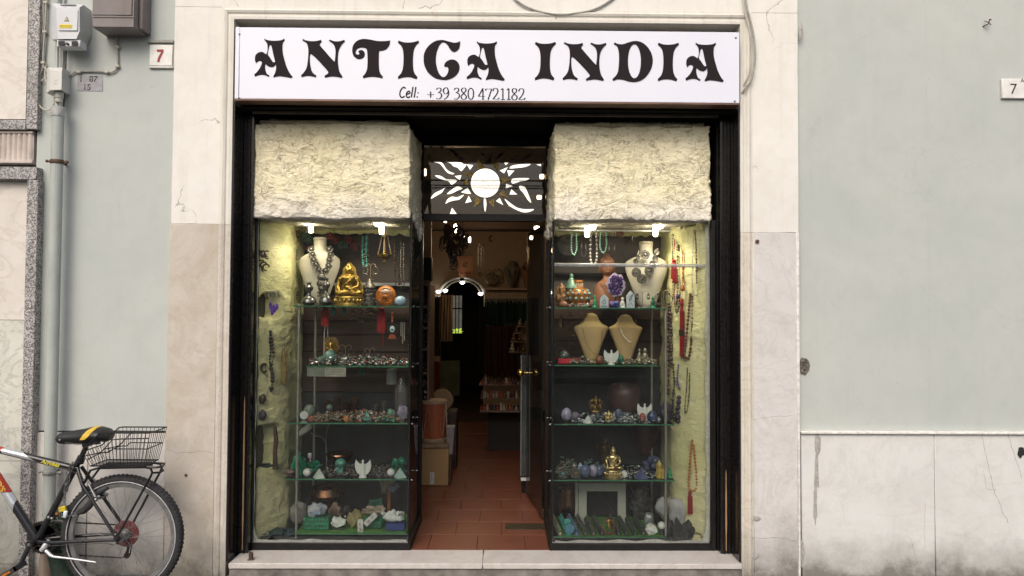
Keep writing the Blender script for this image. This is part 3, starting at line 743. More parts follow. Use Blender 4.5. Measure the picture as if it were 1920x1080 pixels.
    def hollow(p):
        for (hz, hh, hy, dy, dp) in ((.69, .12, .32, .07, .05), (1.56, .07, .33, .06, .03)) if side > 0 else ():
            q = ((p.z-hz)/hh)**4+((p.y-hy)/dy)**4
            if q < 1.6 and (p.x-xout)*side > 0: p.x -= side*dp*max(0, 1-q/1.6)**.5
        if (p.x-xout)*side > 0: p.x += side*ftap(side, p.y)
        return p

    lx0, lx1 = sorted((xout-side*.05, xi+side*.018))
    rough_box(lx0, lx1, YF+.03, YB, zb-.02, zsb+.02, .012, .016, 4, 5 if side > 0 else 12, drop=hollow).build('foam_wall', m_foam, t, angle=180)
    # back boards
    zz = Z(planks[0], YB, shelf_px)
    for i in range(len(planks)-1):
        z1 = Z(planks[i], YB, shelf_px); z0 = Z(planks[i+1], YB, shelf_px)
        MB().box(a+.03, b-.02, YB-.003*(i % 2), YB+.02, z0+.0025, z1-.0025, .002).build('plank', wood_dk, t)
    MB().box(a+.03, b-.02, YB+.004, YB+.03, zz, zsb+.05).build('back_board', back_top, t)
    z0 = Z(planks[-1], YB, shelf_px)
    MB().box(a+.03, b-.02, YB, YB+.03, zb-.02, z0-.003).build('back_cloth', m_slate, t)
    return t, a, b
XLi, XLo = X(769, YF), X(477, YF)
XRi, XRo = X(1037, YF), X(1329, YF)
cL, aL, bL = case('glass display case with gold seated statue, malachite and white crystals on its shelves', XLi, XLo, 1, ZL, 660, [575, 602, 628, 660, 698, 735], M('taupe_board', (.075, .055, .045), .6, var=.15, sc=5))
cR, aR, bR = case('glass display case with amethyst, tan necklace busts and orange bead mala', XRi, XRo, -1, ZR, 1150, [560, 600, 640, 690], m_grey)
def shelf(t, x0, x1, z, y0=YSF, y1=.74, clips=None):
    th_ = .008
    s = MB(); s.box(x0, x1, y0, y1, z-th_, z)
    s.mi = [0]*6
    s.mi[0] = 1; s.mi[1] = 1; s.mi[2] = 1
    s.f = s.f
    o = s.build('shelf', [shelfg, m_edge], t, smooth=False)
    return o
def edges(o, y0):
    for p in o.data.polygons: p.material_index = 1 if abs(p.normal.z) < .5 else 0
for (px0, px1), z in zip(((548, 767), (575, 767), (540, 766), (537, 766), (556, 766)), ZL): edges(shelf(cL, X(px0, YSF), XLi-.012, z), YSF)
for (px0, px1), z in zip(((1043, 1250), (1048, 1234), (1044, 1264), (1044, 1265), (1044, 1250)), ZR): edges(shelf(cR, XRi+.012, X(px1, YSF), z), YSF)
m_gcl = M('green_liner', (.10, .28, .05), .7, var=.2, sc=20)
for t, x0, x1, z in ((cL, X(560, .27), XLi-.02, ZL[4]), (cR, XRi+.04, X(1245, .27), ZR[4])):
    MB().box(x0, x1, YSF+.004, .70, z+.0005, z+.002).build('shelf_liner', m_gcl, t)
for (px, Y, t, za, zb_) in ((561, YSF+.02, cL, ZL[0]+.01, zb), (592, .70, cL, ZL[0], zb), (1248, YSF+.02, cR, ZR[0]+.004, zb), (1222, .70, cR, ZR[0], zb)):
    x = X(px, Y); MB().lathe([(.0085, zb_), (.0085, za), (.0001, za)], (x, Y, 0), 12).build('tube_post', m_pole, t)
for xi, zs, t, s in ((XLi, ZL, cL, 1), (XRi, ZR, cR, -1)):
    for z in zs[:4]:
        for y in (YF+.03, .52):
            MB().box(xi+s*.001, xi+s*.022, y, y+.014, z-.006, z+.003, .002).build('shelf_clip', m_chr, t)
# rail with necklaces in the right case, frosted rod standing for a bar reflected in the pane, back ledges
MB().box(XRi+.02, X(1262, .5), .5, .512, Z(434, .5, 1150), Z(430.5, .5, 1150), .002).build('hanging_rail', M('rail_white', (.75, .75, .76), .35, .2), cR)
MB().lathe([(.0001, XRi+.008), (.011, XRi+.008), (.011, XRo-.004), (.0001, XRo-.004)], (0, YF+.03, Z(497.5, YF+.03, 1180)), 14, axis='x').build('reflection_bar', glassmat('frosted_reflection', (.85, .85, .88), 1.5, .32, .15, (.9, .9, .95)), cR)
m_ledge = M('ledge_grey_white', (.42, .42, .42), .5, var=.1)
MB().box(X(562, .78), XLi-.03, .74, .80, Z(536, .76, 660), Z(530, .76, 660), .002).build('back_ledge', m_ledge, cL)
MB().box(XRi+.03, X(1260, .78), .74, .80, Z(516, .76, 1150), Z(512, .76, 1150), .002).build('back_ledge', m_blkm, cR)

# ================================================================ spot lamps in the cases
def case_lamp(px, py, Y, label, globe, power=5.0, h=.080, group='lit lamps under the plaster hoods'):
    c = P(px, py, Y)
    t = thing('display_lamp', label, 'lamp', tuple(c), group)
    b = MB(); b.lathe([(.0001, -h/2), (.012, -h/2+.003), (.015, -h/2+.012), (.015, h/2-.004), (.0001, h/2)], (0, 0, 0), 14)
    b.build('bulb', emis('bulb_warm', (1.0, .86, .62), 26), t)
    if globe:
        g = MB(); g.ball((globe*.026, .01, h/2-.008), (.034, .03, .022), 16, 10); g.build('reflector_glass', emis('bulb_warm2', (1.0, .88, .66), 16), t)
    s = MB(); s.lathe([(.012, h/2), (.014, h/2+.03), (.0001, h/2+.03)], (0, 0, 0), 12); s.build('socket', m_ledge, t)
    l = bpy.data.lights.new('lamp_light', 'SPOT'); l.energy = power*2.6; l.color = (1.0, .86, .64); l.shadow_soft_size = .05; l.spot_size = radians(165); l.spot_blend = .6
    lo_ = bpy.data.objects.new('lamp_light', l); COL.objects.link(lo_); lo_.parent = t; lo_.location = (0, -.03, -.045)
    return t
case_lamp(583, 425, .40, 'lit lamp with round shade above the white necklace bust', -1.2, 1.8)
case_lamp(715.5, 428, .40, 'lit lamp above the hanging brass oil lamp', -.7, 3.4)
case_lamp(1101, 434, .36, 'lit tubular lamp beside pale green necklaces', .9, 3.2, .075)
case_lamp(1229, 432, .36, 'lit lamp over the necklace bust beside yellow foam wall', .9, 2.6)

# ================================================================ transom with mirrored sun
YT = .81
TG = thing('transom_window', 'glass transom over the doorway with a black frame', 'window', (0, 0, 0))
zt0, zt1 = Z(402, YT, 910), Z(275, YT, 910)
MB().box(XLi+.014, XRi-.014, YT-.02, YT+.03, Z(415, YT, 910), zt0, .002).build('frame_bar', m_blkm, TG)
MB().box(XLi+.014, XRi-.014, YT-.02, YT+.05, zt1, 2.745, .002).build('frame_bar', m_blkm, TG)
MB().box(XLi+.014, XRi-.014, YT, YT+.006, zt0, zt1).build('pane', glassmat('transom_glass', (.62, .60, .58), 1.5, .03, dirtcol=(.2, .18, .16)), TG)
sunT = thing('sun_ornament', 'round mirror with flame shaped mirror and gold rays on the transom', 'ornament', (0, 0, 0))
t = NT('mirror'); nn = t.noise(t.coord(), 6, 3); t.pbr((.92, .92, .90), .03, 1.0, t.bump(nn, .05, .002)); m_mir = t.m
m_goldg = M('gold_glitter', (.42, .30, .10), .35, .8, var=.6, sc=90, bump=.9, bsc=160)
m_lead = M('dark_outline', (.03, .028, .025), .5)
def gT(pts, y=YT-.004):
    out = []
    for p in pts:
        q = P(780+p[0]/4.907, 220+p[1]/4.907, y); out.append((q.x, q.z)+tuple(p[2:]))
    return out
MIR_S = [[(150,403),(215,405),(250,430),(275,470),(310,500),(355,518),(310,520),(275,495),(245,455),(215,425),(175,415)],
 [(275,405),(400,408),(435,430),(465,435),(440,470),(415,495),(385,465),(345,450),(320,425)],
 [(175,535),(230,540),(270,565),(320,570),(378,580),(330,620),(300,590),(250,575),(210,560)],
 [(320,640),(270,650),(240,690),(200,715),(135,750),(170,700),(230,670),(265,650)],
 [(285,705),(330,665),(380,635),(428,655),(380,675),(330,700)],
 [(272,795),(290,755),(330,730),(380,735),(440,712),(400,755),(350,765),(300,780)],
 [(888,565),(1035,560),(1015,580),(960,590),(888,610)],
 [(862,470),(900,440),(1050,430),(1010,455),(940,465)],
 [(952,630),(1000,640),(1030,700),(1060,785),(1025,755),(990,700),(955,660)],
 [(815,750),(870,790),(930,830),(1000,845),(1085,845),(1050,868),(990,875),(920,850),(855,810)],
 [(625,752),(640,750),(648,800),(637,870),(625,820)],
 [(300,296),(350,305),(395,350),(448,398),(400,385),(350,340)], [(860,390),(905,372),(940,335),(925,378),(885,400)], [(985,385),(1020,355),(1070,330),(1040,365),(1000,392)],
 [(110,340),(150,380),(165,395),(120,370)], [(590,310),(620,340),(650,365),(610,360)], [(720,400),(760,345),(825,305),(770,370)]]
MIR_T = [[(468,433),(527,440),(497,483)], [(355,540),(418,533),(402,580)], [(415,690),(475,650),(508,705)], [(452,790),(485,722),(512,775)],
 [(312,888),(332,832),(375,888)], [(75,885),(108,800),(118,885)], [(630,418),(700,340),(692,425)], [(770,490),(845,458),(810,515)],
 [(838,488),(905,490),(855,545)], [(825,655),(830,612),(890,632)], [(860,710),(878,662),(932,710)], [(735,770),(770,742),(803,808)],
 [(810,415),(858,412),(825,440)], [(1105,435),(1150,430),(1150,450)], [(120,262),(150,262),(138,293)], [(220,268),(258,265),(235,298)]]
GLD = [[(565,380),(635,465),(565,475)], [(700,430),(760,425),(755,500)], [(425,507),(528,507),(500,560)], [(425,600),(475,565),(478,628)],
 [(550,730),(605,770),(530,830)], [(665,770),(720,750),(718,830)], [(762,710),(805,660),(840,738)], [(783,545),(875,570),(793,612)]]
for o_ in MIR_S: MB().prism(catmull(gT(o_), 4), YT-.005, YT-.001).build('mirror_ray', m_mir, sunT, angle=20)
for o_ in MIR_T: MB().prism([q[:2] for q in gT(o_)], YT-.005, YT-.001).build('mirror_ray', m_mir, sunT, angle=20)
for o_ in GLD: MB().prism([q[:2] for q in gT(o_)], YT-.006, YT-.001).build('gold_ray', m_goldg, sunT, angle=20)
q = P(910, 343.5, YT); rr = 27.3/S(YT)
MB().lathe([(.0001, -.0065), (rr, -.0065), (rr, -.001), (.0001, -.001)], (q.x, YT, q.z), 48, axis='y').build('mirror_disc', m_mir, sunT)
MB().ring((q.x, YT-.003, q.z), rr+.002, .0028, 48, 6).build('disc_rim', m_lead, sunT)
# ================================================================ neighbouring shopfront (granite borders, marble slabs)
m_gran = granite('grey_granite', [(.30, .28, .28), (.10, .10, .10), (.42, .40, .39), (.20, .19, .19), (.52, .50, .49)], 150, .5)
nb = thing('neighbour_shopfront', 'cream marble shopfront edged with speckled grey granite', 'shopfront', (0, 0, 0))
mbl = marble('cream_marble', (.63, .585, .53), (.69, .655, .61), (.45, .38, .30), .35, 1.2, .35)
mbl2 = marble('greenish_marble', (.58, .57, .50), (.66, .66, .60), (.30, .33, .30), .4, 1.6, .5, low=.3)
Yg = -.01
xe = -4.6
MB().box(xe, X(52, .02, 100), .015, .06, Z(224, .02, 20)+.0015, zHi).build('marble_slab', mbl, nb)
MB().box(X(51.5, Yg, 100), X(73, Yg, 100), Yg, .08, Z(242, Yg, 60), zHi, .003).build('granite_border', m_gran, nb)
MB().box(xe, X(51.5, Yg, 100)-.0015, Yg, .08, Z(243, Yg, 30), Z(224.5, Yg, 30), .003).build('granite_border', m_gran, nb)
pk = M('pink_fluted_stone', (.56, .49, .44), .7, var=.2, sc=8)
fl = MB(); x0 = xe; x1 = X(61, .02, 280); n = 60
z0, z1 = Z(306, .02, 30), Z(247, .02, 30); w_ = .0305; k = int((x1-x0)/w_)
for i in range(k+1):
    xx = x1-i*w_; pts = [(xx-w_*j/6, .022-.010*sin(pi*j/6)) for j in range(7)]
    fl.add([(a, b, z0+.02) for a, b in pts]+[(a, b, z1-.012) for a, b in pts], [(j, j+1, 8+j, 7+j) for j in range(6)])
fl.build('fluted_band', pk, nb)
MB().box(xe, x1+.004, .0235, .08, z0-.004, z1+.004).build('band_backing', pk, nb)
MB().box(xe, x1+.006, .008, .03, z1-.012, z1+.003, .003).build('band_rim', pk, nb)
MB().box(xe, x1+.006, .008, .03, z0-.002, z0+.02, .003).build('band_rim', pk, nb)
MB().box(xe, X(68.5, Yg-.02, 330), Yg-.02, .06, Z(336, Yg-.02, 30), Z(312.5, Yg-.02, 30), .003).build('granite_border', m_gran, nb)
vb0, vb1 = X(44.5, Yg-.02, 600), X(63.5, Yg-.02, 600)
MB().box(vb0, vb1+.004, Yg-.02, .06, -.05, Z(336, Yg-.02, 30)-.0015, .003).build('granite_border', m_gran, nb)
zc = Z(600, .03, 20); zd = Z(864, .03, 20); ze = Z(1057, .03, 20)
for a, b, m_ in ((zc+.0015, Z(336, 0, 20)+.02, mbl), (zd+.0015, zc-.0015, mbl2), (ze+.0015, zd-.0015, mbl2), (-.05, ze-.0015, mbl2)):
    MB().box(xe, vb0-.0015, .025, .06, a, b).build('marble_slab', m_, nb)

# ================================================================ drain pipe
m_pipe = plaster('pipe_paint', (.42, .45, .42), (.36, .395, .375), (.16, .15, .12), .5, .55, .002)
rp = 10.4/S(-.06)
xp = X(101.5, -.06, 540); zpt = Z(212, -.06, 108)
pp = thing('drain_pipe', 'sage painted iron downpipe clamped to the wall above the bicycle', 'pipe', (xp, -.06, 0))
ztop_px = 212
MB().tube([(0, 0, -.02), (0, 0, .6), (0, 0, 1.4), (0, 0, 2.2), (0, 0, zpt)], [rp*1.02, rp, rp, rp, rp], 24).build('pipe', m_pipe, pp)
MB().tube([(0, 0, zpt-.02), (0, 0, zpt+.035)], rp*1.12, 24).build('collar', M('grey_collar', (.42, .42, .42), .6), pp)
MB().tube([(0, 0, -.02), (0, 0, .30)], rp*1.28, 24).build('iron_foot', plaster('old_iron', (.17, .12, .095), (.26, .22, .18), (.07, .05, .04), .6, .75, .004), pp)
m_rust = M('rusty_iron')
for py in (303.5, 886):
    z = Z(py, -.06, 105); b = MB()
    b.lathe([(rp+.004, -.011), (rp+.006, -.006), (rp+.006, .006), (rp+.004, .011)], (0, 0, z), 24)
    b.tube([(-rp-.028, .0, z+.004), (rp+.028, .0, z-.002)], .0055, 8)
    b.ball((-rp-.024, -.002, z+.004), .009, 8, 6); b.ball((rp+.026, -.004, z-.002), .011, 8, 6)
    b.tube([(0, 0, z), (0, .09, z)], .006, 8)
    b.build('pipe_clamp', m_rust if py < 500 else M('grey_clamp', (.28, .29, .28), .6, .3, var=.4), pp)
# upper pair of thin tubes and cables into the collar
m_cab = M('cable_grey', (.36, .35, .31), .6, var=.2)
m_cabd = M('cable_dark', (.05, .045, .04), .6)
m_cabl = M('cable_beige', (.50, .47, .40), .6, var=.15)
def cable(name, label, pts, r, mat, cat='cable', group=None, clips=None, n=7, smooth=5):
    """pts: (px, py, Y)"""
    q = [P(*p) for p in pts]
    o = []
    m = len(q)
    for i in range(m-1):
        p0 = q[max(0, i-1)]; p1 = q[i]; p2 = q[i+1]; p3 = q[min(m-1, i+2)]
        for k in range(smooth):
            t = k/smooth; o.append(0.5*((2*p1)+(-p0+p2)*t+(2*p0-5*p1+4*p2-p3)*t*t+(-p0+3*p1-3*p2+p3)*t**3))
    o.append(q[-1]); base = q[-1]
    mb = MB(); mb.tube([p-base for p in o], r, n)
    if not clips:
        ob = mb.build(name, mat); ob.location = base; return tag(ob, label, cat, group)
    t = thing(name, label, cat, tuple(base), group); mb.build('wire', mat, t)
    for px, py, Y in clips:
        c = P(px, py, Y)-base; MB().box(c.x-.012, c.x+.012, c.y-.008, c.y+.012, c.z-.008, c.z+.008, .003).build('clip', m_cabl, t)
    return t
cable('conduit', 'pair of thin sage tubes rising to the top behind the white junction box', [(108, -60, 0), (107, 60, 0), (106.5, 214, -.04)], .011, m_pipe, 'conduit')
cable('conduit', 'thin sage tube beside the wider one above the white junction box', [(120, -60, .015), (119, 60, .015), (116, 140, .01)], .006, m_pipe, 'conduit')
cable('cable', 'thin black cable running down from the meter box to the drain pipe', [(124, 88, .0), (123, 130, .0), (121, 180, .0), (118, 215, -.04), (118.5, 224, -.05)], .0045, m_cabd)
cable('cable', 'dull cable bundled along the granite edge, fixed with clips', [(86, -60, .01), (86, 20, .01), (84, 60, .01), (81, 118, .01), (88, 132, .01), (93, 148, .0)], .006, m_cab, clips=[(85.5, 5, .01), (84, 60, .01), (81, 118, .01)])
cable('cable', 'beige cable looping down beside the granite border into the pipe collar', [(83, -60, .012), (79, 30, .012), (75, 90, .012), (74, 150, .012), (72, 190, .008), (80, 204, .0), (92, 206, -.01), (101, 194, -.02), (103, 176, -.01)], .0042, m_cabl)
cable('cable', 'pale cable curling out behind the junction box', [(80, -60, .014), (82, 30, .014), (78, 80, .014), (76, 110, .014), (80, 125, .012), (73, 150, .012), (84, 148, .01), (92, 138, .01)], .0036, m_cabl)
cable('cable', 'thin wire hanging slack below the junction box', [(87, 120, .01), (84, 140, .005), (90, 162, .0), (97, 170, -.01)], .003, m_cabl)
cable('cable', 'short frayed wires twisted at the pipe collar', [(92, 205, -.01), (98, 213, -.04), (104, 211, -.085), (112, 214, -.085), (121, 213, -.05)], .0032, m_cab)
cable('cable', 'beige painted cable from the brown box bending to the junction box', [(216, 52, .02), (219, 75, .018), (220, 100, .018), (220, 124, .018), (210, 135, .018), (190, 134, .018), (150, 134, .018), (133, 138, .015), (126, 150, .01)], .0055, m_cab, clips=[(220, 88, .016), (220, 124, .016), (200, 135, .016), (148, 135, .016)])
cable('cable', 'grey cable sagging in a wide arc above the sign', [(945, -30, -.01), (968, 0, -.012), (1000, 18, -.014), (1043, 27, -.014), (1085, 24, -.014), (1120, 15, -.012), (1155, -8, -.01), (1170, -30, -.01)], .006, m_cab)
cable('cable', 'short hook wire under the sagging cable above the sign', [(1043, 24, -.012), (1042, 33, -.01), (1045, 38, -.008)], .003, m_cab)
cable('cable', 'grey cable bowing down beside the sign edge on the cream pilaster', [(1392, -60, -.02), (1400, 10, -.025), (1412, 60, -.03), (1416, 105, -.03), (1410, 145, -.03), (1398, 165, -.03), (1388, 180, -.0)], .006, m_cab)
cable('cable', 'second thinner cable following the first beside the sign edge', [(1389, -60, -.018), (1396, 20, -.022), (1406, 60, -.028), (1409, 100, -.028), (1404, 140, -.028), (1388, 168, .0)], .004, m_cabl)

# ================================================================ boxes on the wall
m_wp = M('grey_white_plastic', (.58, .60, .62), .45, var=.05, sc=4, bump=.03)
m_wp2 = M('warm_white_plastic', (.58, .58, .54), .5, var=.06, sc=4, bump=.03)
m_hole2 = M('dark_slot', (.02, .02, .02), .7)
def lp(px, py, Y, o): c = P(px, py, Y); return (c.x-o[0], c.z-o[2])
o = P(133, 90, -.10); o = (o.x, YW, o.z)
mt = thing('meter_box', 'pale grey plastic electricity box with yellow warning sticker', 'meter box', o)
def yy(Y): return Y-YW
ou = [lp(104, 13, -.10, o), lp(116, 9, -.10, o), lp(152, 11, -.10, o), lp(158, 17, -.10, o), lp(158, 58, -.10, o), lp(147, 84, -.10, o), lp(111, 73, -.10, o), lp(105, 72, -.10, o)]
# body: front face, chamfer to the right, deeper back
F = [lp(105, 14, -.11, o), lp(149, 14, -.11, o), lp(149, 59, -.11, o), (lp(143, 73, -.11, o)), lp(109, 73, -.11, o)]
B = [lp(103, 10, -.02, o), lp(162, 13, -.02, o), lp(163, 62, -.02, o), lp(150, 90, -.02, o), lp(104, 78, -.02, o)]
b = MB(); n = 5
b.add([(x, yy(-.11), z) for x, z in F]+[(x, yy(-.05), z) for x, z in B]+[(x, yy(YW-.002), z) for x, z in B], [(0, 1, 2, 3, 4)]+[(i, (i+1) % n, (i+1) % n+n, i+n) for i in range(n)]+[(i+n, (i+1) % n+n, (i+1) % n+2*n, i+2*n) for i in range(n)])
b.build('housing', m_wp, mt, angle=25)
x0_, z0_ = lp(110, 58, -.112, o); x1_, z1_ = lp(147, 18, -.112, o)
MB().box(x0_, x1_, yy(-.1165), yy(-.1105), z0_, z1_, .003).build('lid', m_wp, mt)
MB().box(lp(118, 10, -.06, o)[0], lp(146, 10, -.06, o)[0], yy(-.09), yy(-.05), lp(0, 11, -.07, o)[1]+.0, lp(0, 8.5, -.07, o)[1], .002).build('vent_cap', M('vent_grey', (.35, .36, .36), .6), mt)
for a, c_ in ((110, 122), (135, 146)):
    MB().box(lp(a, 0, -.113, o)[0], lp(c_, 0, -.113, o)[0], yy(-.106), yy(-.100)-.008, lp(0, 84, -.11, o)[1], lp(0, 75.5, -.11, o)[1]).build('cable_slot', m_hole2, mt)
g = MB(); g.box(lp(106, 0, -.11, o)[0], lp(150, 0, -.11, o)[0], yy(-.100), yy(-.03), lp(0, 86, -.1, o)[1], lp(0, 73, -.1, o)[1], .003); g.build('base_cover', m_wp, mt)
g = MB(); g.lathe([(.008, 0), (.008, .012), (.004, .013), (.0001, .013)], (lp(128.5, 0, -.12, o)[0], yy(-.125), lp(0, 81.5, -.12, o)[1]), 12, axis='y'); g.build('lock_screw', m_hole2, mt)
m_yel = M('warning_yellow', (.75, .58, .02), .5, var=.05)
MB().box(lp(112, 0, -.118, o)[0], lp(136, 0, -.118, o)[0], yy(-.1185), yy(-.1168), lp(0, 51, -.118, o)[1], lp(0, 44.5, -.118, o)[1]).build('warning_sticker', m_yel, mt)
for k in range(2):
    z = lp(0, 46.5+k*2.2, -.119, o)[1]; g = MB(); x = lp(113.5, 0, -.119, o)[0]
    while x < lp(134, 0, -.119, o)[0]:
        w_ = random.uniform(.002, .006); g.box(x, x+w_, yy(-.1192), yy(-.1187), z-.0013, z+.0013); x += w_+.002
    g.build('sticker_print', M('print_dark', (.1, .09, .05), .6), mt)
tri = [(lp(125, 31, -.118, o)), (lp(129.5, 39.5, -.118, o)), (lp(120.5, 39.5, -.118, o))]
MB().prism(tri, yy(-.1185), yy(-.1168)).build('warning_triangle', M('triangle_black', (.12, .12, .1), .6), mt)
cx_ = sum(p[0] for p in tri)/3; cz_ = sum(p[1] for p in tri)/3
MB().prism([(cx_+(x-cx_)*.62, cz_+(z-cz_)*.62) for x, z in tri], yy(-.1192), yy(-.1186)).build('triangle_inner', M('triangle_pale', (.72, .68, .35), .6), mt)
cb = lp(125, 37, -.12, o)
MB().prism([(cb[0]+.002, cb[1]+.010), (cb[0]-.003, cb[1]+.002), (cb[0]+.0005, cb[1]+.003), (cb[0]-.001, cb[1]-.006), (cb[0]+.004, cb[1]+.004), (cb[0]+.001, cb[1]+.004)], yy(-.1196), yy(-.1193)).build('bolt_symbol', M('print_dark'), mt)

o = P(217, 55, -.09); o = (o.x, YW, o.z)
bx = thing('brown_box', 'brown painted metal cabinet high on the sage wall', 'electric box', o)
m_brn = plaster('brown_paint', (.19, .165, .16), (.225, .20, .195), (.08, .06, .05), .4, .5, .002)
x0_, x1_ = lp(173, 30, -.12, o)[0], lp(252, 30, -.12, o)[0]; zb0 = lp(0, 49, -.12, o)[1]
MB().box(x0_, x1_, yy(-.12), -.002, zb0, .75, .004).build('cabinet', m_brn, bx)
MB().box(x0_+.003, x1_-.012, yy(-.126), yy(-.1205), lp(0, 27, -.12, o)[1], .72, .003).build('door_panel', m_brn, bx)
MB().box(x0_-.002, x1_+.001, yy(-.124), yy(-.1205), lp(0, 31, -.12, o)[1], lp(0, 27.6, -.12, o)[1], .001).build('door_flange', m_brn, bx)
MB().box(x1_+.001, x1_+.024, -.10, -.002, zb0+.01, .75, .003).build('side_flange', m_brn, bx)

o = P(108, 174, -.06); o = (o.x, YW, o.z)
jb = thing('junction_box', 'small off white junction box on top of the drain pipe', 'junction box', o)
q0, q1 = lp(93.5, 169, -.09, o), lp(116, 133, -.09, o); r0, r1 = lp(97, 174, -.02, o), lp(123.5, 130, -.02, o)
v = [(q0[0], yy(-.09), q0[1]), (q1[0], yy(-.09), q0[1]+.004), (q1[0], yy(-.09), q1[1]), (q0[0], yy(-.09), q1[1])]
v2 = [(r0[0]-.01, yy(-.05), q0[1]-.006), (r1[0], yy(-.05), r0[1]+.004), (r1[0], yy(-.05), r1[1]), (r0[0]-.01, yy(-.05), r1[1])]
v3 = [(a, -.002, c_) for a, _b, c_ in v2]
MB().add(v+v2+v3, [(0, 1, 2, 3)]+[(i, (i+1) % 4, (i+1) % 4+4, i+4) for i in range(4)]+[(i+4, (i+1) % 4+4, (i+1) % 4+8, i+8) for i in range(4)]).build('housing', m_wp2, jb, angle=20)
c_ = lp(103.5, 148, -.092, o); MB().lathe([(.009, 0), (.009, .0015), (.007, .002), (.0001, .002)], (c_[0], yy(-.092), c_[1]), 16, axis='y').build('emboss', m_wp2, jb)
c_ = lp(103.5, 157, -.092, o); MB().box(c_[0]-.009, c_[0]+.009, yy(-.0912), yy(-.0902), c_[1]-.0015, c_[1]+.0015).build('emboss', M('print_grey', (.35, .34, .32), .6), jb)
c_ = lp(110, 180, -.05, o); MB().lathe([(.020, -.035), (.020, -.012), (.024, -.01), (.024, .02), (.0001, .02)], (c_[0], yy(-.045), c_[1]), 16).build('gland', M('gland_grey', (.40, .39, .35), .6), jb)

# ================================================================ number plates
def plaque(name, label, x0, x1, y0, y1, mat, proud=.012, Y=YW):
    o = P((x0+x1)/2, y1, Y-proud); o = (o.x, Y, o.z)
    t = thing(name, label, 'number plate', o)
    a = lp(x0, y1, Y-proud, o); b_ = lp(x1, y0, Y-proud, o)
    MB().box(a[0], b_[0], -proud, -.0005, a[1], b_[1], .003).build('plate', mat, t)
    return t, o
t, o = plaque('house_number', 'white square house number tile with hand painted red 7', 279.5, 323.5, 84, 123, M('white_tile', (.72, .71, .68), .4, var=.1, sc=25))
red = M('red_paint', (.30, .035, .045), .6, var=.2, sc=60)
pts = [lp(*p, YW-.013, o) for p in ((293.5, 93), (306.5, 92.5), (307, 97), (303.5, 104), (300.5, 110), (299, 116), (294.5, 116.5), (296, 109), (299, 103), (302, 97.5), (294.5, 97.5))]
MB().prism(pts, -.0135, -.0122).build('numeral', red, t, smooth=False)
a = lp(275, 79, YW-.02, o); b_ = lp(324, 73.5, YW-.02, o)
MB().box(a[0], b_[0]+.0, -.014, -.0005, a[1], b_[1], .002).build('tile_ledge', M('ledge_grey', (.34, .35, .31), .8, var=.2), t)
a = lp(279, 127.5, YW-.014, o); b_ = lp(324, 124, YW-.014, o)
MB().box(a[0], b_[0], -.015, -.0005, a[1], b_[1], .002).build('tile_rim', M('rim_white', (.6, .6, .57), .7), t)
t, o = plaque('stencil_plate', 'small worn grey plate stencilled 1 87 over 15', 144.5, 193, 142, 170.5, M('lilac_grey_paint', (.34, .34, .36), .7, var=.15, sc=40), .003)
mk = M('stencil_black', (.045, .045, .05), .7, var=.3)
for txt, px, py, sz in (('1', 148, 153.5, 13), ('87', 167, 153, 14), ('15', 155, 168.5, 14)):
    mb = text_mb(txt, sz/S(YW)*1.1, .0006, bold=.0008); c_ = lp(px, py, YW-.004, o)
    mb.move(Matrix.Translation((c_[0], -.0037, c_[1]))).build('stencil_number', mk, t, smooth=False)
    z = c_[1]+sz/S(YW)*.42
    MB().box(c_[0], c_[0]+len(txt)*.028, -.0046, -.0041, z-.0016, z+.0016).build('stencil_bridge', M('lilac_grey_paint'), t)
t, o = plaque('house_number', 'white rectangular house number tile with thin black 7 and tiny A', 1879, 1935, 148, 184, M('white_tile'), .018)
mb = text_mb('7', .090, .0008); c_ = lp(1893.5, 176, YW-.019, o); mb.move(Matrix.Translation((c_[0], -.0188, c_[1]))).build('numeral', mk, t, smooth=False)
mb = text_mb('A', .034, .0008); c_ = lp(1913.5, 154.5, YW-.019, o); mb.move(Matrix.Translation((c_[0], -.0188, c_[1]))).build('small_letter', mk, t, smooth=False)
# ================================================================ green rag bundle by the pipe foot
c = P(105, 1065, -.10)
rg = MB()
rg.tube([(c.x-.05, -.07, .34), (c.x-.02, -.08, .27), (c.x-.0, -.10, .16), (c.x+.04, -.11, .06), (c.x+.07, -.12, .0)], [.025, .04, .045, .05, .05], 12)
rg.tube([(c.x-.09, -.07, .36), (c.x-.045, -.06, .40), (c.x-.0, -.06, .38), (c.x+.02, -.08, .30)], [.016, .022, .022, .02], 10)
rg.build('green_bag', M('dark_green_cloth', (.012, .035, .02), .75, var=.4, sc=20, bump=.6, bsc=60, bd=.006), None, True, loc=(c.x, -.10, 0))
tag(bpy.data.objects['green_bag'], 'dark green cloth bag slumped behind the bicycle crank', 'bag')
# ================================================================ shop interior
YBK = 6.5
wx0, wx1 = -1.75, 1.75
zce = 2.66
m_iw = plaster('interior_wall_paint', (.36, .27, .19), (.42, .32, .23), (.22, .16, .11), .2, .8, .002)
m_ic = M('interior_ceiling', (.05, .035, .028), .8, var=.2)
m_tile = None
t_ = NT('terracotta'); co = t_.coord(); n1 = t_.noise(co, 6, 6, .65, .5); oi = t_.n('ShaderNodeObjectInfo')
c = t_.ramp(n1, [(.3, (.125, .040, .023)), (.7, (.165, .055, .031))]); c = t_.mix(t_.math('MULTIPLY', oi.outputs['Random'], .15), c, (.10, .042, .028))
sc_ = t_.noise(t_.coord((1, 12, 1)), 9, 6, .7); c = t_.mix(t_.ramp(sc_, [(.62, 0), (.7, .3)]), c, (.35, .25, .2))
t_.pbr(c, t_.math('MULTIPLY_ADD', n1, .3), 0, t_.bump(n1, .2, .002), .5); m_tile = t_.m
for nd in m_tile.node_tree.nodes:
    if nd.type == 'MATH' and nd.operation == 'MULTIPLY_ADD': nd.inputs[2].default_value = .22
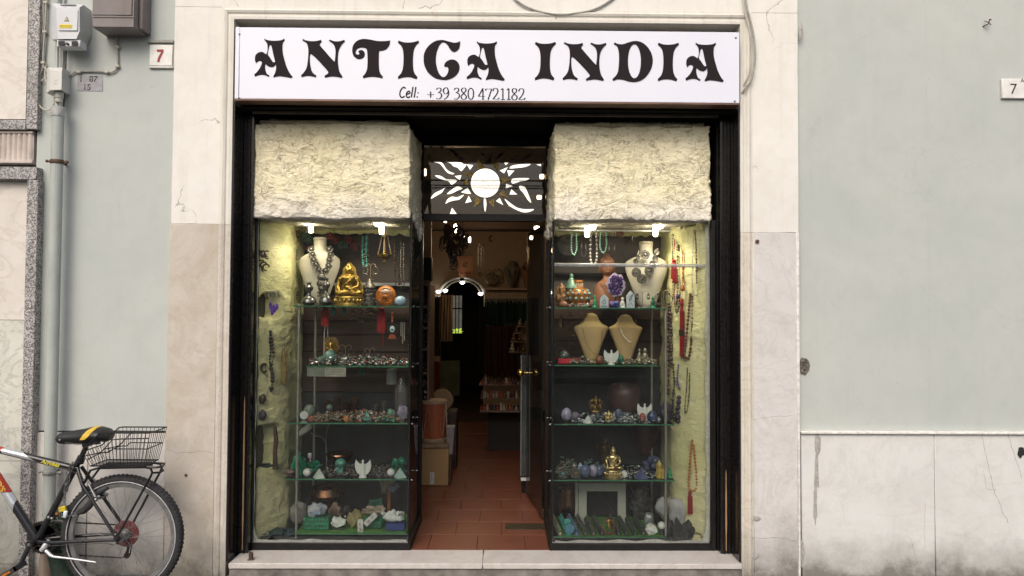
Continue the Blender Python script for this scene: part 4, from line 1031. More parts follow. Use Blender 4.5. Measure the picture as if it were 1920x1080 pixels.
floor = MB().box(wx0, wx1, .216, YBK+3.5, zt-.05, zt-.007).build('floor', M('grout_dark', (.045, .02, .014), .8)); tag(floor, kind='structure')
tw, tl = .30, .30
me0 = MB().box(-tl/2+.0011, tl/2-.0011, -tw/2+.0011, tw/2-.0011, -.008, 0, .0015)
proto = me0.build('tile', m_tile, floor, smooth=False); first = True
y = .218+tw/2; r = 0
while y < 5.2:
    x = -1.2+(r % 2)*tl/2
    while x < 1.1:
        if not (y < YB+.05 and (x < XLi-.2 or x > XRi+.2)):
            ob = proto if first else proto.copy()
            if not first: COL.objects.link(ob)
            first = False
            ob.location = (x, y, zt-.0008*random.random()); ob.rotation_euler = (random.uniform(-.002, .002), random.uniform(-.002, .002), 0)
        x += tl
    y += tw; r += 1
def seg(x0, x1, z0, z1): pass
ax0, ax1 = X(826, YBK), X(907, YBK); azs = Z(552, YBK, 866); azt = Z(521, YBK, 866); acx = (ax0+ax1)/2; ar = (ax1-ax0)/2
door_out = [(ax0, zt-.01), (ax0, azs)]+[(acx-ar*cos(pi*i/20), azs+(azt-azs)*sin(pi*i/20)) for i in range(1, 20)]+[(ax1, azs), (ax1, zt-.01)]
wall_out = [(wx0, zt-.01)]+door_out+[(wx1, zt-.01), (wx1, zce+.02), (wx0, zce+.02)]
bw = filled([wall_out], YBK, YBK+.12).build('back_wall', m_iw, smooth=False); tag(bw, kind='structure')
sw = MB(); sw.box(wx0-.1, wx0, YB+.06, YBK+3.5, zt-.05, zce+.02); tag(sw.build('side_wall', m_iw), kind='structure')
sw = MB(); sw.box(wx1, wx1+.1, YB+.06, YBK+3.5, zt-.05, zce+.02); tag(sw.build('side_wall', m_iw), kind='structure')
ce = MB(); ce.box(wx0-.1, wx1+.1, YB+.04, YBK+3.6, zce+.02, zce+.12); ce = tag(ce.build('ceiling', m_ic), kind='structure')
for yb in (2.2, 3.6, 5.0):
    MB().box(wx0, wx1, yb, yb+.14, zce-.10, zce+.019, .006).build('beam', woodmat('beam_wood', (.05, .03, .02), (.09, .055, .035), .6), ce)
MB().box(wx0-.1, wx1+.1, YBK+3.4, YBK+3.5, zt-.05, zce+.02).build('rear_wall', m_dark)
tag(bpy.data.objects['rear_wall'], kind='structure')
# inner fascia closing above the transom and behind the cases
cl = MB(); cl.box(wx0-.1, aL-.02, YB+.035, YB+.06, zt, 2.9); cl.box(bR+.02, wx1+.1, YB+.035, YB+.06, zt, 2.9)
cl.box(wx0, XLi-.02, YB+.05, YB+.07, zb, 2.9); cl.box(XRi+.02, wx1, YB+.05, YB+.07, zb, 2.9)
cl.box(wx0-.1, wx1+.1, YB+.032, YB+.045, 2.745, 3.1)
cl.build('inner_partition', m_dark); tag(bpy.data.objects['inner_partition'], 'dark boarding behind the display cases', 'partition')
# arch of painted metal with small spots
m_wm = M('cream_metal', (.42, .39, .34), .45, .1, var=.1)
at = thing('lit_arch', 'cream arched frame over the inner doorway with small spotlights', 'arch', (0, 0, 0))
def arcpts(R, y, dz=0, a0=8, a1=82, n=16): return [(acx+R*cos(radians(a0+(a1-a0)*i/n)), y, azs+dz+R*(azt-azs)/ar*sin(radians(a0+(a1-a0)*i/n))) for i in range(n+1)]
for a0, a1 in ((5, 84), (96, 175)):
    MB().tube(arcpts(ar*1.02, YBK-.05, 0, a0, a1), .026, 8).build('arch_tube', m_wm, at)
    MB().tube(arcpts(ar*.82, YBK-.05, 0, a0, a1), .012, 6).build('inner_tube', m_wm, at)
MB().box(ax0-.11, ax0+.05, YBK-.09, YBK-.001, azs-.14, azs-.03, .01).build('bracket', m_wm, at)
m_spot = emis('spot_white', (1, .95, .85), 8)
for px, py in ((867, 530), (835, 545), (901, 551), (822, 547)):
    c = P(px, py, YBK-.12); s = MB(); s.ball((c.x, c.y, c.z), (.035, .03, .022), 10, 6); s.build('spot', m_spot, at)
# far window with greenery
fw = thing('rear_window', 'bright barred window with green leaves beyond the inner doorway', 'window', (0, 0, 0))
Yw = YBK+2.6
wz0, wz1 = Z(626, Yw, 860), Z(553, Yw, 860); wa, wb = X(848, Yw), X(867, Yw)
t_ = NT('window_glow'); co = t_.coord(); e = t_.n('ShaderNodeEmission'); cc = t_.ramp(t_.noise(co, 5, 4), [(.4, (.55, .50, .40)), (.6, (.38, .36, .28))]); t_.l(cc, e.inputs[0]); e.inputs[1].default_value = .2; t_.l(e.outputs[0], t_.out.inputs[0])
MB().box(wa, wb, Yw, Yw+.01, wz0, wz1).build('pane', t_.m, fw)
for k in range(4): MB().box(wa+(wb-wa)*k/3-.007, wa+(wb-wa)*k/3+.007, Yw-.03, Yw-.001, wz0, wz1).build('bar', m_blkm, fw)
for z in (wz0, (wz0*.35+wz1*.65), wz1): MB().box(wa-.02, wb+.02, Yw-.035, Yw-.0, z-.012, z+.012).build('bar', m_blkm, fw)
lv = MB(); random.seed(3)
for i in range(40):
    a = random.uniform(wa, wb); z = wz0+random.uniform(0, .09); lv.blob((a, Yw-.012, z), (.016, .004, .012), 1, .3, 2, i)
lv.build('leaves', emis('leaf_glow', (.55, .75, .08), 1.1), fw)['kind'] = 'stuff'  # leaves glow by themselves, standing for daylight on them
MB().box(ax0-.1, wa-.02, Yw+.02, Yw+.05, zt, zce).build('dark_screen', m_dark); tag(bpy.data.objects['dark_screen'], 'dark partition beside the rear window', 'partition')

# ---- wall shelf with busts
m_shw = M('shelf_wood_pale', (.40, .31, .22), .6, var=.15)
ws = thing('wall_shelf', 'pale wooden shelf high on the inner wall carrying two busts', 'shelf', (0, 0, 0))
zs_ = Z(540, YBK-.3, 950)
MB().box(X(908, YBK-.3), X(1004, YBK-.3), YBK-.32, YBK-.001, zs_-.03, zs_, .004).build('board', m_shw, ws)
MB().box(X(908, YBK-.3), X(1004, YBK-.3), YBK-.16, YBK-.13, zs_-.16, zs_-.031, .004).build('hanging_rail', m_shw, ws)

def bust_profile(kind):
    """front outline as half-widths by height, 0..1"""
    if kind == 'tall': return [(0, .13), (.06, .20), (.2, .27), (.4, .37), (.55, .45), (.66, .47), (.72, .44), (.77, .33), (.80, .22), (.84, .155), (.9, .145), (.96, .15), (1.0, .155)]
    return [(0, .09), (.03, .13), (.12, .18), (.30, .26), (.50, .36), (.66, .455), (.71, .47), (.74, .43), (.78, .32), (.84, .235), (.90, .20), (.96, .15), (.99, .09), (1.0, .03)]
def bust_mesh(h, wd, kind='tall', lean=.0):
    mb = MB(); pr = bust_profile(kind); n = 24; v = []; m = len(pr)
    # resample smoothly
    cr = catmull([(z, hw) for z, hw in pr], 3, False); m = len(cr)
    for (z, hw) in cr:
        for k in range(n):
            a = 2*pi*k/n; x = cos(a)*hw*wd/.94; dep = (.13+.10*min(1, hw/.45))*wd*(1.0 if z < .8 else .9)
            if hw < .2: dep = min(dep, hw*wd)
            y = sin(a)*dep*(.55 if sin(a) > 0 else 1.0) + (.10*wd*(z-.5) if kind else 0)
            v.append((x, y+lean*z, z*h))
    f = [(i*n+k, i*n+(k+1) % n, (i+1)*n+(k+1) % n, (i+1)*n+k) for i in range(m-1) for k in range(n)]
    f.append(tuple(range(n-1, -1, -1))); f.append(tuple((m-1)*n+k for k in range(n)))
    return mb.add(v, f)
def bust(label, px0, px1, pyt, pyb, Y, zsh, mat, kind='tall', cap=None, group=None):
    s = S(Y); h = (pyb-pyt)/s; wd = (px1-px0)/s; cx = X((px0+px1)/2, Y)
    z = zsh if zsh is not None else Z(pyb, Y, (px0+px1)/2)
    t = thing('necklace_bust', label, 'display bust', (cx, Y, z), group)
    bust_mesh(h, wd, kind).build('bust', mat, t, angle=60)
    if cap: MB().lathe([(.15*wd, 0), (.165*wd, .004), (.165*wd, .014), (.15*wd, .018), (.0001, .018)], (0, .05*wd, h-.004), 20).build('neck_cap', cap, t)
    return t
Yb = YBK-.2
bust('grey necklace bust on the high inner shelf', 944, 974, 487, 539, Yb, zs_, M('grey_velvet', (.19, .17, .15), .9), 'short')
bust('terracotta necklace bust on the high inner shelf', 974, 1003, 487, 539, Yb, zs_, M('terracotta_velvet', (.28, .13, .07), .9), 'short')
nk = MB(); c = P(959, 520, Yb-.12); nk.tube([(c.x-.05, c.y, c.z+.12), (c.x-.02, c.y-.02, c.z), (c.x+.005, c.y-.02, c.z-.06), (c.x+.02, c.y-.02, c.z), (c.x+.05, c.y, c.z+.12)], .007, 6); nk.box(c.x-.012, c.x+.022, c.y-.03, c.y-.015, c.z-.14, c.z-.06)
tag(nk.build('pendant', m_cabd, None, True, loc=tuple(c)), 'dark drop pendant hanging on the grey bust inside', 'necklace')
nk = MB(); c = P(989, 502, Yb-.12); nk.ring((c.x, c.y, c.z+.03), .07, .013, 20, 6, 'y', pi*1.0, 2*pi)
tag(nk.build('choker', m_cabd, None, True, loc=tuple(c)), 'thick black choker on the terracotta bust inside', 'necklace')
hb = MB(); c = P(925, 520, Yb)
for i in range(5): hb.ring((c.x+random.uniform(-.07, .07), c.y-.02*i, c.z+random.uniform(-.05, .06)), random.uniform(.04, .09), .008, 20, 5, 'y')
hb.ball((c.x-.03, c.y+.05, c.z-.02), (.10, .08, .09), 14, 8); tag(hb.build('straw_hats', M('straw', (.28, .22, .15), .85, var=.4, sc=40), None, True, loc=tuple(c)), 'pile of woven straw rings beside the busts', 'basket')
# calendar poster
pc = thing('wall_poster', 'orange calendar poster with a curled emblem on the inner wall', 'poster', (0, 0, 0))
Yp = YBK-.012; pa, pb_ = X(858, Yp), X(887, Yp); pz0, pz1 = Z(518, Yp, 872), Z(480.5, Yp, 872)
MB().box(pa, pb_, Yp, Yp+.006, pz0, pz1).build('sheet', M('poster_orange', (.62, .26, .14), .7, var=.1), pc)
MB().box(pa+.035, pb_-.035, Yp-.002, Yp-.0005, pz0+.10, pz1-.04).build('inner_field', M('poster_pale', (.66, .36, .20), .7), pc)
em = MB(); ec = ((pa+pb_)/2, (pz0+pz1)/2+.02); em.ring((ec[0], Yp-.003, ec[1]), .035, .005, 20, 4, 'y', .3, 5.2); em.tube([(ec[0]-.02, Yp-.004, ec[1]), (ec[0], Yp-.004, ec[1]-.02), (ec[0]+.02, Yp-.004, ec[1]+.03)], .005, 4)
em.build('emblem', M('emblem_dark', (.2, .06, .03), .7), pc)
em = MB()
for i in range(6): em.box(pa+.04+i*.026, pa+.055+i*.026, Yp-.003, Yp-.001, pz0+.03, pz0+.06)
em.build('date_marks', M('emblem_dark'), pc)
# green fabrics with fringe
gf = thing('green_scarves', 'dark green fringed scarves hanging below the inner shelf', 'scarves', (0, 0, 0))
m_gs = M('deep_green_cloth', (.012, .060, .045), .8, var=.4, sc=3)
random.seed(11)
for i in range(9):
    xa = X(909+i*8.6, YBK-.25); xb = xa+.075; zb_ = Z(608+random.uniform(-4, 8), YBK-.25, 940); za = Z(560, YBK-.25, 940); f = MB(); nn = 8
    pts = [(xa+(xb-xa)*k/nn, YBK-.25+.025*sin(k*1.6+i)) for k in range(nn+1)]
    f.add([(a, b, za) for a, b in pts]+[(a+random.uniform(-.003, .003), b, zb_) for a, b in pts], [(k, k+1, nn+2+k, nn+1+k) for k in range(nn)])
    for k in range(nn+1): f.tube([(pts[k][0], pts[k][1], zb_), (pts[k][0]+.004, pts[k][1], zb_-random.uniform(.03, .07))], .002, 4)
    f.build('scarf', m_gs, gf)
fz = MB()
for k in range(46):
    x = X(909, YBK-.27)+k*.0135; fz.tube([(x, YBK-.30, Z(559, YBK-.27, 940)), (x+random.uniform(-.01, .01), YBK-.31, Z(566, YBK-.27, 940)+random.uniform(-.03, .02))], .0025, 4)
fz.build('pale_fringe', M('fringe_pale', (.45, .44, .40), .9), gf)
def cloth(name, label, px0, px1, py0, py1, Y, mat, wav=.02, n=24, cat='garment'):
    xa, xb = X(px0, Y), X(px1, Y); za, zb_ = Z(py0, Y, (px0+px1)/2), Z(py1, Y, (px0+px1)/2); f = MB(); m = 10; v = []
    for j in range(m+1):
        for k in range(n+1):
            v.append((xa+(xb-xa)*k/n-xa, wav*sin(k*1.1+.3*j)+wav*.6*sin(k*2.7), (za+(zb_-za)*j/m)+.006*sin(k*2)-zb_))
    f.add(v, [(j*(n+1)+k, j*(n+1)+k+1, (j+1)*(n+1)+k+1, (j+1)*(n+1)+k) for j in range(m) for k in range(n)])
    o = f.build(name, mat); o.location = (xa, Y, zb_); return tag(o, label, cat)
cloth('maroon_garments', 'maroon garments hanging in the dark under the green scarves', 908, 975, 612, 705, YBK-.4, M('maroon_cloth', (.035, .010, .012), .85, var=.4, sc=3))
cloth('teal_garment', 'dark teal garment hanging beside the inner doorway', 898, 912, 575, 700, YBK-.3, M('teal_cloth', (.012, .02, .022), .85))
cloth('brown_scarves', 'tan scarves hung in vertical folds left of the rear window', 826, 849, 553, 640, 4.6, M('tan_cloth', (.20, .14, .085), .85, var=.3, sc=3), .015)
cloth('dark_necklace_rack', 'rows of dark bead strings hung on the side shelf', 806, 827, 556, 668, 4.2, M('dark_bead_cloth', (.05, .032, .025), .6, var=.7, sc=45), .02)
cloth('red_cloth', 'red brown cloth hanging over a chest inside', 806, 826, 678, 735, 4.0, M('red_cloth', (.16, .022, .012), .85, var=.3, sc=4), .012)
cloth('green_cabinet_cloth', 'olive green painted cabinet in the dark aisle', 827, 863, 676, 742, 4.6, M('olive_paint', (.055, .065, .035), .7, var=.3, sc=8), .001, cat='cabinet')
cloth('cream_curtain', 'cream strip curtain beside the glass door', 1002, 1017, 562, 628, 5.0, M('cream_cloth', (.30, .28, .22), .8), .006, cat='curtain')
# ---- left shelving unit with goods
lu = thing('side_shelf', 'tall shelving with small dark goods along the aisle', 'shelf unit', (0, 0, 0))
Yl = 1.9
xa, xb = X(770, Yl), X(806, Yl)
m_lu = M('unit_wood', (.16, .11, .08), .6, var=.2)
MB().box(xb-.02, xb, Yl, Yl+.45, zt, Z(532, Yl, 800), .002).build('side_panel', m_lu, lu)
for py in (534, 575, 615, 655, 700): MB().box(xa-.3, xb-.021, Yl, Yl+.3, Z(py, Yl, 800)-.01, Z(py, Yl, 800)+.008).build('shelf_board', m_lu, lu)
MB().box(xa-.3, xb-.021, Yl+.3, Yl+.32, zt, 2.6).build('back_panel', m_iw, lu)
random.seed(5)
hm = MB()
for i in range(90):
    x = X(random.uniform(786, 803), Yl+.05); z = Z(random.uniform(580, 760), Yl, 800); hm.blob((x, Yl+.02+random.uniform(0, .1), z), random.uniform(.006, .02), 1, .4, 2, i)
sf = tag(hm.build('trinkets', heapmat('dark_trinkets', [(.05, .03, .03), (.16, .11, .08), (.08, .03, .03), (.25, .22, .2), (.06, .06, .07)], .35, .4)), 'heap of small dark trinkets on the aisle shelves', 'trinkets', kind='stuff')
sp = MB(); a, b = X(790, Yl-.02), X(808, Yl-.02)
sp.box(a, b, Yl+.01, Yl+.12, Z(526, Yl, 800), Z(483, Yl, 800), .003)
tag(sp.build('speaker_box', m_blkm, None, True, loc=((a+b)/2, Yl, Z(526, Yl, 800))), 'black box speaker on top of the aisle shelving', 'speaker')
# hanging carved cluster
ch = thing('hanging_carvings', 'cluster of dark carved wooden figures hanging from the ceiling', 'wall hanging', tuple(P(850, 420, 1.7)))
random.seed(21); m_cv = M('dark_carved_wood', (.05, .028, .018), .45, var=.4, sc=30, bump=.5); base = P(850, 420, 1.7)
for (px, py) in ((836, 440), (832, 455), (842, 452), (840, 434), (850, 462), (856, 446), (866, 440), (870, 458), (862, 470), (848, 478), (852, 492), (846, 470), (872, 450), (858, 434)):
    f = MB(); c = P(px, py, 1.7+random.uniform(-.08, .08))-base
    for k in range(4):
        a0 = random.uniform(0, 6); f.ring((c.x+random.uniform(-.015, .015), c.y, c.z+random.uniform(-.03, .03)), random.uniform(.015, .035), random.uniform(.004, .008), 12, 6, 'y', a0, a0+random.uniform(2.5, 5.5), 1.5)
    f.blob(tuple(c), (.012, .012, .03), 1, .4, 2, px); f.tube([tuple(c+Vector((0, 0, .03))), (c.x*.8, c.y, .02)], .0015, 4); f.build('carving', m_cv, ch)
def chime(px, py0, py1, Y, label):
    b = P(px, py0, Y); t = thing('wind_chime', label, 'wind chime', tuple(b)); L = (py1-py0)/S(Y)
    MB().lathe([(.0001, -.004), (.035, -.004), (.035, .006), (.0001, .008)], (0, 0, -L*.32), 14).build('top_disc', m_cv, t)
    for k in range(5):
        x = .026*cos(k*1.256); y = .026*sin(k*1.256); MB().tube([(x, y, -L*.36), (x, y, -L*(.8+.05*k))], .0045, 6).build('chime_tube', M('chime_metal', (.25, .22, .18), .4, .8), t)
    MB().tube([(0, 0, .12), (0, 0, -L*.9)], .0012, 4).build('cord', m_cabd, t)
    MB().ball((0, 0, -L*.6), (.014, .004, .014), 8, 6).build('striker', m_cv, t)
chime(901, 440, 502, 2.8, 'wind chime with dark tubes near the orange poster'); chime(1003, 430, 466, 2.0, 'wind chime beside the lit pendant near the glass door')
# interior bulbs
def bulb(px, py, Y, h, st, en, label, w_=.35, group='warm bulbs inside the shop'):
    c = P(px, py, Y); t = thing('pendant_bulb', label, 'lamp', tuple(c), group); hh = h/S(Y)/2
    MB().lathe([(.0001, -hh), (hh*w_*.8, -hh*.9), (hh*w_, -hh*.5), (hh*w_, hh*.7), (.0001, hh)], (0, 0, 0), 12).build('bulb', emis('bulb_in%d' % st, (1.0, .80, .52), st), t)
    MB().lathe([(hh*w_, hh), (hh*w_*1.2, hh*1.5), (.0001, hh*1.6)], (0, 0, 0), 12).build('socket', m_cv, t)
    if en:
        l = bpy.data.lights.new('bulb_light', 'POINT'); l.energy = en; l.color = (1.0, .72, .42); l.shadow_soft_size = .06
        q = bpy.data.objects.new('bulb_light', l); COL.objects.link(q); q.parent = t; q.location = (0, .0, -hh-.08)
bulb(854, 428, 2.4, 17, 18, 6, 'bright tubular bulb glowing inside the carved cluster')
bulb(869, 443, 3.2, 8, 12, 0, 'small round bulb just beside the carved cluster', .8)
bulb(880.5, 449, 4.2, 12, 14, 11, 'short tubular bulb hanging before the inner wall')
bulb(1006.5, 428, 2.2, 8, 16, 2.2, 'flat topped bulb over the door side wind chime', 1.2)
bulb(835, 415, 2.0, 5, 12, 0, 'tiny bulb just under the transom bar', 1.0)
bulb(797, 323, 1.1, 14, 16, 0, 'tubular bulb glimpsed through the transom glass by the plaster hood')
bulb(1016, 331, 1.1, 9, 16, 0, 'upper round bulb seen through the transom glass', .9)
bulb(1011, 370, 1.1, 8, 16, 0, 'lower round bulb seen through the transom glass', 1.1)
bulb(819, 361, 2.3, 9, 8, 0, 'faint bulb seen through the transom beside a flame ray', 1.0)
# small picture tile & ornaments on the wall
for px, py, w_, h_, lb in ((976, 460, 8, 9, 'small pale framed tile high on the inner wall'), (933, 548, 7, 9, 'small white card under the inner shelf')):
    c = P(px, py, YBK-.01 if py < 500 else YBK-.17); k = 1/S(YBK)
    o_ = MB(); o_.box(-w_/2*k, w_/2*k, -.006, 0, 0, h_*k, .002); o_ = o_.build('wall_tile', m_shw); o_.location = c; tag(o_, lb, 'card')
o_ = MB(); o_.ring((0, 0, 0), .022, .007, 14, 6); o_ = o_.build('wreath', m_cv); o_.location = P(900.5, 514, YBK-.02); tag(o_, 'small dark ring hung beside the orange poster', 'wall ornament')
o_ = MB(); o_.ring((0, 0, .01), .03, .012, 14, 6, 'y', 1.2, 5.0, 1.3); o_ = o_.build('mask', m_cv); o_.location = P(921.5, 449, YBK-.02); tag(o_, 'small dark crescent mask on the inner wall', 'wall ornament')

# ---- drum, gong, box, paper
Yd = 1.30
c = P(815, 838, Yd); kd = 1/S(Yd)
zbx = P(817, 911, Yd)
# cardboard box on the floor
def floorY(py):      # depth at which the floor shows at that row
    for k in range(2000):
        Y = k*.005
        if Z(py, Y, 850) < zt: return Y
Ybx = floorY(911)
kb = 1/S(Ybx); bx0, bx1 = X(772, Ybx), X(843, Ybx)
bxh = (911-842)*kb
cbx = thing('cardboard_box', 'brown cardboard carton with a white label standing on the tiles', 'cardboard box', ((bx0+bx1)/2, Ybx, zt+.001))
m_cb = M('cardboard', (.34, .22, .10), .85, var=.12, sc=5, bump=.1)
w2 = (bx1-bx0)/2
MB().box(-w2, w2, 0, .40, 0, bxh, .004).build('carton', m_cb, cbx)
MB().box(-w2+.002, w2-.004, -.012, .41, bxh+.001, bxh+.034, .006).build('top_flap', M('crumpled_paper', (.26, .18, .11), .85, var=.3, sc=12, bump=.8, bsc=20, bd=.01), cbx)
a = X(809, Ybx)-(bx0+bx1)/2; MB().box(a, a+.036, -.003, -.0005, .012, .11).build('label', M('label_white', (.5, .5, .5), .7), cbx)
for k in range(7): MB().box(a+.010+.0, a+.014, -.0038, -.0032, .03+k*.010, .036+k*.010).build('label_print', m_cabd, cbx)
# drum standing on the box
dr_r = (837-790)*kb/2*1.0; dcx = X(812, Ybx)-0; dz = zt+.001+bxh+.035; dh = (836-757)*kb
dm = thing('rope_drum', 'orange brown rope laced drum standing on the cardboard box', 'drum', (dcx, Ybx+.14, dz))
m_dr = woodmat('drum_wood', (.26, .07, .03), (.36, .11, .045), .45, (2, 2, 14))
MB().lathe([(dr_r*.98, 0), (dr_r*1.0, dh*.3), (dr_r*1.02, dh*.6), (dr_r*1.03, dh*.94), (.0001, dh*.94)], (0, 0, 0), 36).build('shell', m_dr, dm)
MB().lathe([(dr_r*1.05, dh*.91), (dr_r*1.10, dh*.92), (dr_r*1.10, dh*.985), (dr_r*1.0, dh), (.0001, dh)], (0, 0, 0), 36).build('head', M('drum_skin', (.36, .26, .17), .7, var=.15), dm)
MB().lathe([(dr_r*1.03, 0), (dr_r*1.07, .008), (dr_r*1.07, .03), (dr_r*1.0, .034)], (0, 0, 0), 36).build('hoop', M('drum_skin'), dm)
n = 16; pts = []
for i in range(n+1):
    a = 2*pi*i/n; z = dh*.91 if i % 2 else .03; pts.append((dr_r*1.09*cos(a), dr_r*1.09*sin(a), z))
rp_ = MB(); rp_.tube(pts, .0035, 6); rp_.build('lacing_rope', M('rope_pale', (.42, .36, .28), .8), dm)
# gong behind
g = P(829, 750, Ybx+.75); kr = 20/S(Ybx+.75)
gg = thing('frame_drum', 'round tan frame drum propped behind the rope laced drum', 'drum', (g.x, Ybx+.75, g.z-kr))
MB().lathe([(.0001, -.012), (kr*.93, -.012), (kr, -.006), (kr, .05), (kr*.95, .05)], (0, 0, kr), 36, axis='y').build('skin', M('drum_tan', (.30, .21, .12), .75, var=.12), gg)
MB().ring((0, .02, kr), kr*1.03, .01, 36, 6).build('hoop', m_cv, gg)
st = MB(); st.box(g.x-.16, g.x+.14, Ybx+.68, Ybx+.95, zt+.001, g.z-kr-.001, .004); tag(st.build('wooden_crate', m_cv, None, True, loc=(g.x, Ybx+.8, zt)), 'dark wooden crate under the frame drum', 'crate')
pr_ = thing('rolled_paper', 'pale folded paper sheet leaning on the cardboard box', 'paper', (X(847, Ybx), Ybx+.06, zt+.001))
a, b = (838-847)*kb, (853-847)*kb; zt_, zb_ = (911-803)*kb, (911-856)*kb
MB().hull([(a, 0, zt_), (b, 0, zt_), (a+.008, .01, zb_), (b-.016, .01, zb_), (a, .05, zt_), (b, .05, zt_), (a+.01, .05, zb_), (b-.02, .05, zb_)]).build('sheet', M('grey_paper', (.24, .22, .23), .8), pr_)
MB().box(a-.003, b+.003, -.003, .055, zt_-.012, zt_+.003, .002).build('top_fold', M('grey_paper2', (.36, .34, .34), .8), pr_)
# the support under the paper
MB().box(X(846, Ybx)-.018, X(846, Ybx)+.008, Ybx+.07, Ybx+.11, zt+.001, zt+zb_, .003).build('box_post', m_cv); tag(bpy.data.objects['box_post'], 'short dark wooden post behind the folded paper', 'post')

# ---- tiered display with small bottles
Ys = 3.2
td = thing('tiered_stand', 'low tiered stand crowded with small bottles and packets', 'display stand', (0, 0, 0))
sa, sb = X(901, Ys), X(976, Ys)
zq = [Z(p, Ys, 940) for p in (770, 750, 727)]
MB().box(sa, sb, Ys, Ys+.25, zq[0]-.02, zq[0], .002).build('tray', m_lu, td)
MB().box(sa, sb, Ys+.15, Ys+.4, zq[1]-.01, zq[1], .002).build('tray', m_lu, td)
MB().box(sa-.02, sb, Ys+.28, Ys+.6, zq[2]-.01, zq[2], .002).build('tray', m_lu, td)
MB().box(sa+.08, sb, Ys+.22, Ys+.6, zt, zq[0]-.021).build('stand_body', m_dark, td)
ORDN = 'first second third fourth fifth sixth seventh eighth ninth tenth eleventh twelfth thirteenth fourteenth fifteenth sixteenth'.split()
random.seed(4)
cols = [M('packet_red', (.32, .05, .03), .6), M('packet_dark', (.06, .03, .04), .5), M('packet_pale', (.40, .36, .32), .6), M('packet_orange', (.30, .10, .04), .6), M('packet_brown', (.14, .09, .06), .6)]
for row in range(3):
    x = sa+.015; kk = 0
    while x < sb-.03:
        hh = random.uniform(.045, .08) if row < 2 else random.uniform(.05, .10); o_ = MB()
        if (row*7+int(x*40)) % 3: o_.lathe([(.011, 0), (.012, hh*.6), (.005, hh*.75), (.005, hh*.9), (.008, hh*.92), (.008, hh), (.0001, hh)], (0, 0, 0), 8)
        else: o_.box(-.012, .012, -.01, .01, 0, hh, .002)
        ci = random.randrange(5); o_ = o_.build('perfume_bottle', cols[ci]); o_.location = (x, Ys+.03+row*.15, zq[row]+.0005)
        tag(o_, '%s bottle or packet, %s along the %s tray of the tiered stand' % (['red', 'dark', 'pale', 'orange', 'brown'][ci], ORDN[kk], ['bottom', 'middle', 'top'][row]), 'bottle', 'small bottles and packets on the tiered stand'); kk += 1
        x += random.uniform(.028, .036)
# shelf of figurines beside it
fs = thing('figurine_shelf', 'wooden stepped rack of small figurines near the glass door', 'rack', (0, 0, 0))
Yf = 3.6
for i, (a_, b_, py) in enumerate(((955, 1001, 660), (958, 1001, 641), (964, 1001, 625), (970, 1001, 612))):
    MB().box(X(a_, Yf), X(b_, Yf), Yf+.04*i, Yf+.04*i+.2, Z(py, Yf, 980)-.012, Z(py, Yf, 980), .002).build('step', m_lu, fs)
    for k in range(4-(i > 2)):
        x = X(a_+6+k*11, Yf); z = Z(py, Yf, 980); f = MB(); q = random.uniform(.7, 1.3)
        f.ball((0, 0, .02*q), (.022*q, .016, .02*q), 8, 6); f.ball((0, 0, .05*q), (.012*q, .012, .018*q), 8, 6); f.ball((.008, 0, .072*q), .008*q, 8, 6)
        ci = random.randrange(3); o_ = f.build('figurine', [M('figurine_wood', (.30, .20, .13), .5), M('figurine_dark', (.14, .07, .05), .4), M('figurine_pale', (.45, .38, .32), .5)][ci])
        o_.location = (x, Yf+.04*i+.06, z); tag(o_, '%s figurine, %s along the %s step of the wooden rack near the glass door' % (['wooden', 'dark', 'pale'][ci], ORDN[k], ['lowest', 'second', 'third', 'topmost'][i]), 'figurine', 'figurines on the stepped rack')
# glass counter tower
gc = thing('glass_tower', 'narrow glass cabinet with metal edges behind the open door', 'cabinet', (0, 0, 0))
Yc = 1.55
ca, cb_ = X(978, Yc), X(1003, Yc); cz0, cz1 = Z(892, Yc, 990), Z(666, Yc, 990)
MB().box(ca, cb_, Yc, Yc+.006, cz0, cz1).build('pane', glassmat('cabinet_glass', (.6, .66, .66), 1.5, .14, dirtcol=(.2, .22, .23)), gc)
for x in (ca, X(1000, Yc), cb_+.03): MB().box(x-.004, x+.004, Yc-.006, Yc-.0005, cz0, cz1).build('metal_edge', M('dull_edge', (.20, .21, .21), .4, .5), gc)
MB().box(X(978, Yc), X(992, Yc), Yc+.02, Yc+.03, cz0+.01, Z(725, Yc, 985)).build('grey_panel', M('panel_grey', (.06, .068, .072), .5, .2), gc)
MB().box(ca, cb_+.03, Yc-.002, Yc+.3, cz0-.03, cz0, .002).build('base', m_blkm, gc)
MB().box(X(978, Yc), X(994, Yc), Yc-.014, Yc-.004, Z(901, Yc, 985), Z(895, Yc, 985)).build('floor_tag', M('label_white'), gc)
MB().box(X(994, Yc), X(999, Yc), Yc-.03, Yc-.008, Z(768, Yc, 985), Z(745, Yc, 985), .002).build('gold_lock', M('gold_metal', (.60, .42, .12), .3, 1.0), gc)
MB().box(ca+.01, cb_+.03, Yc+.05, Yc+.3, zt+.001, cz0-.031).build('foot', m_blkm, gc)
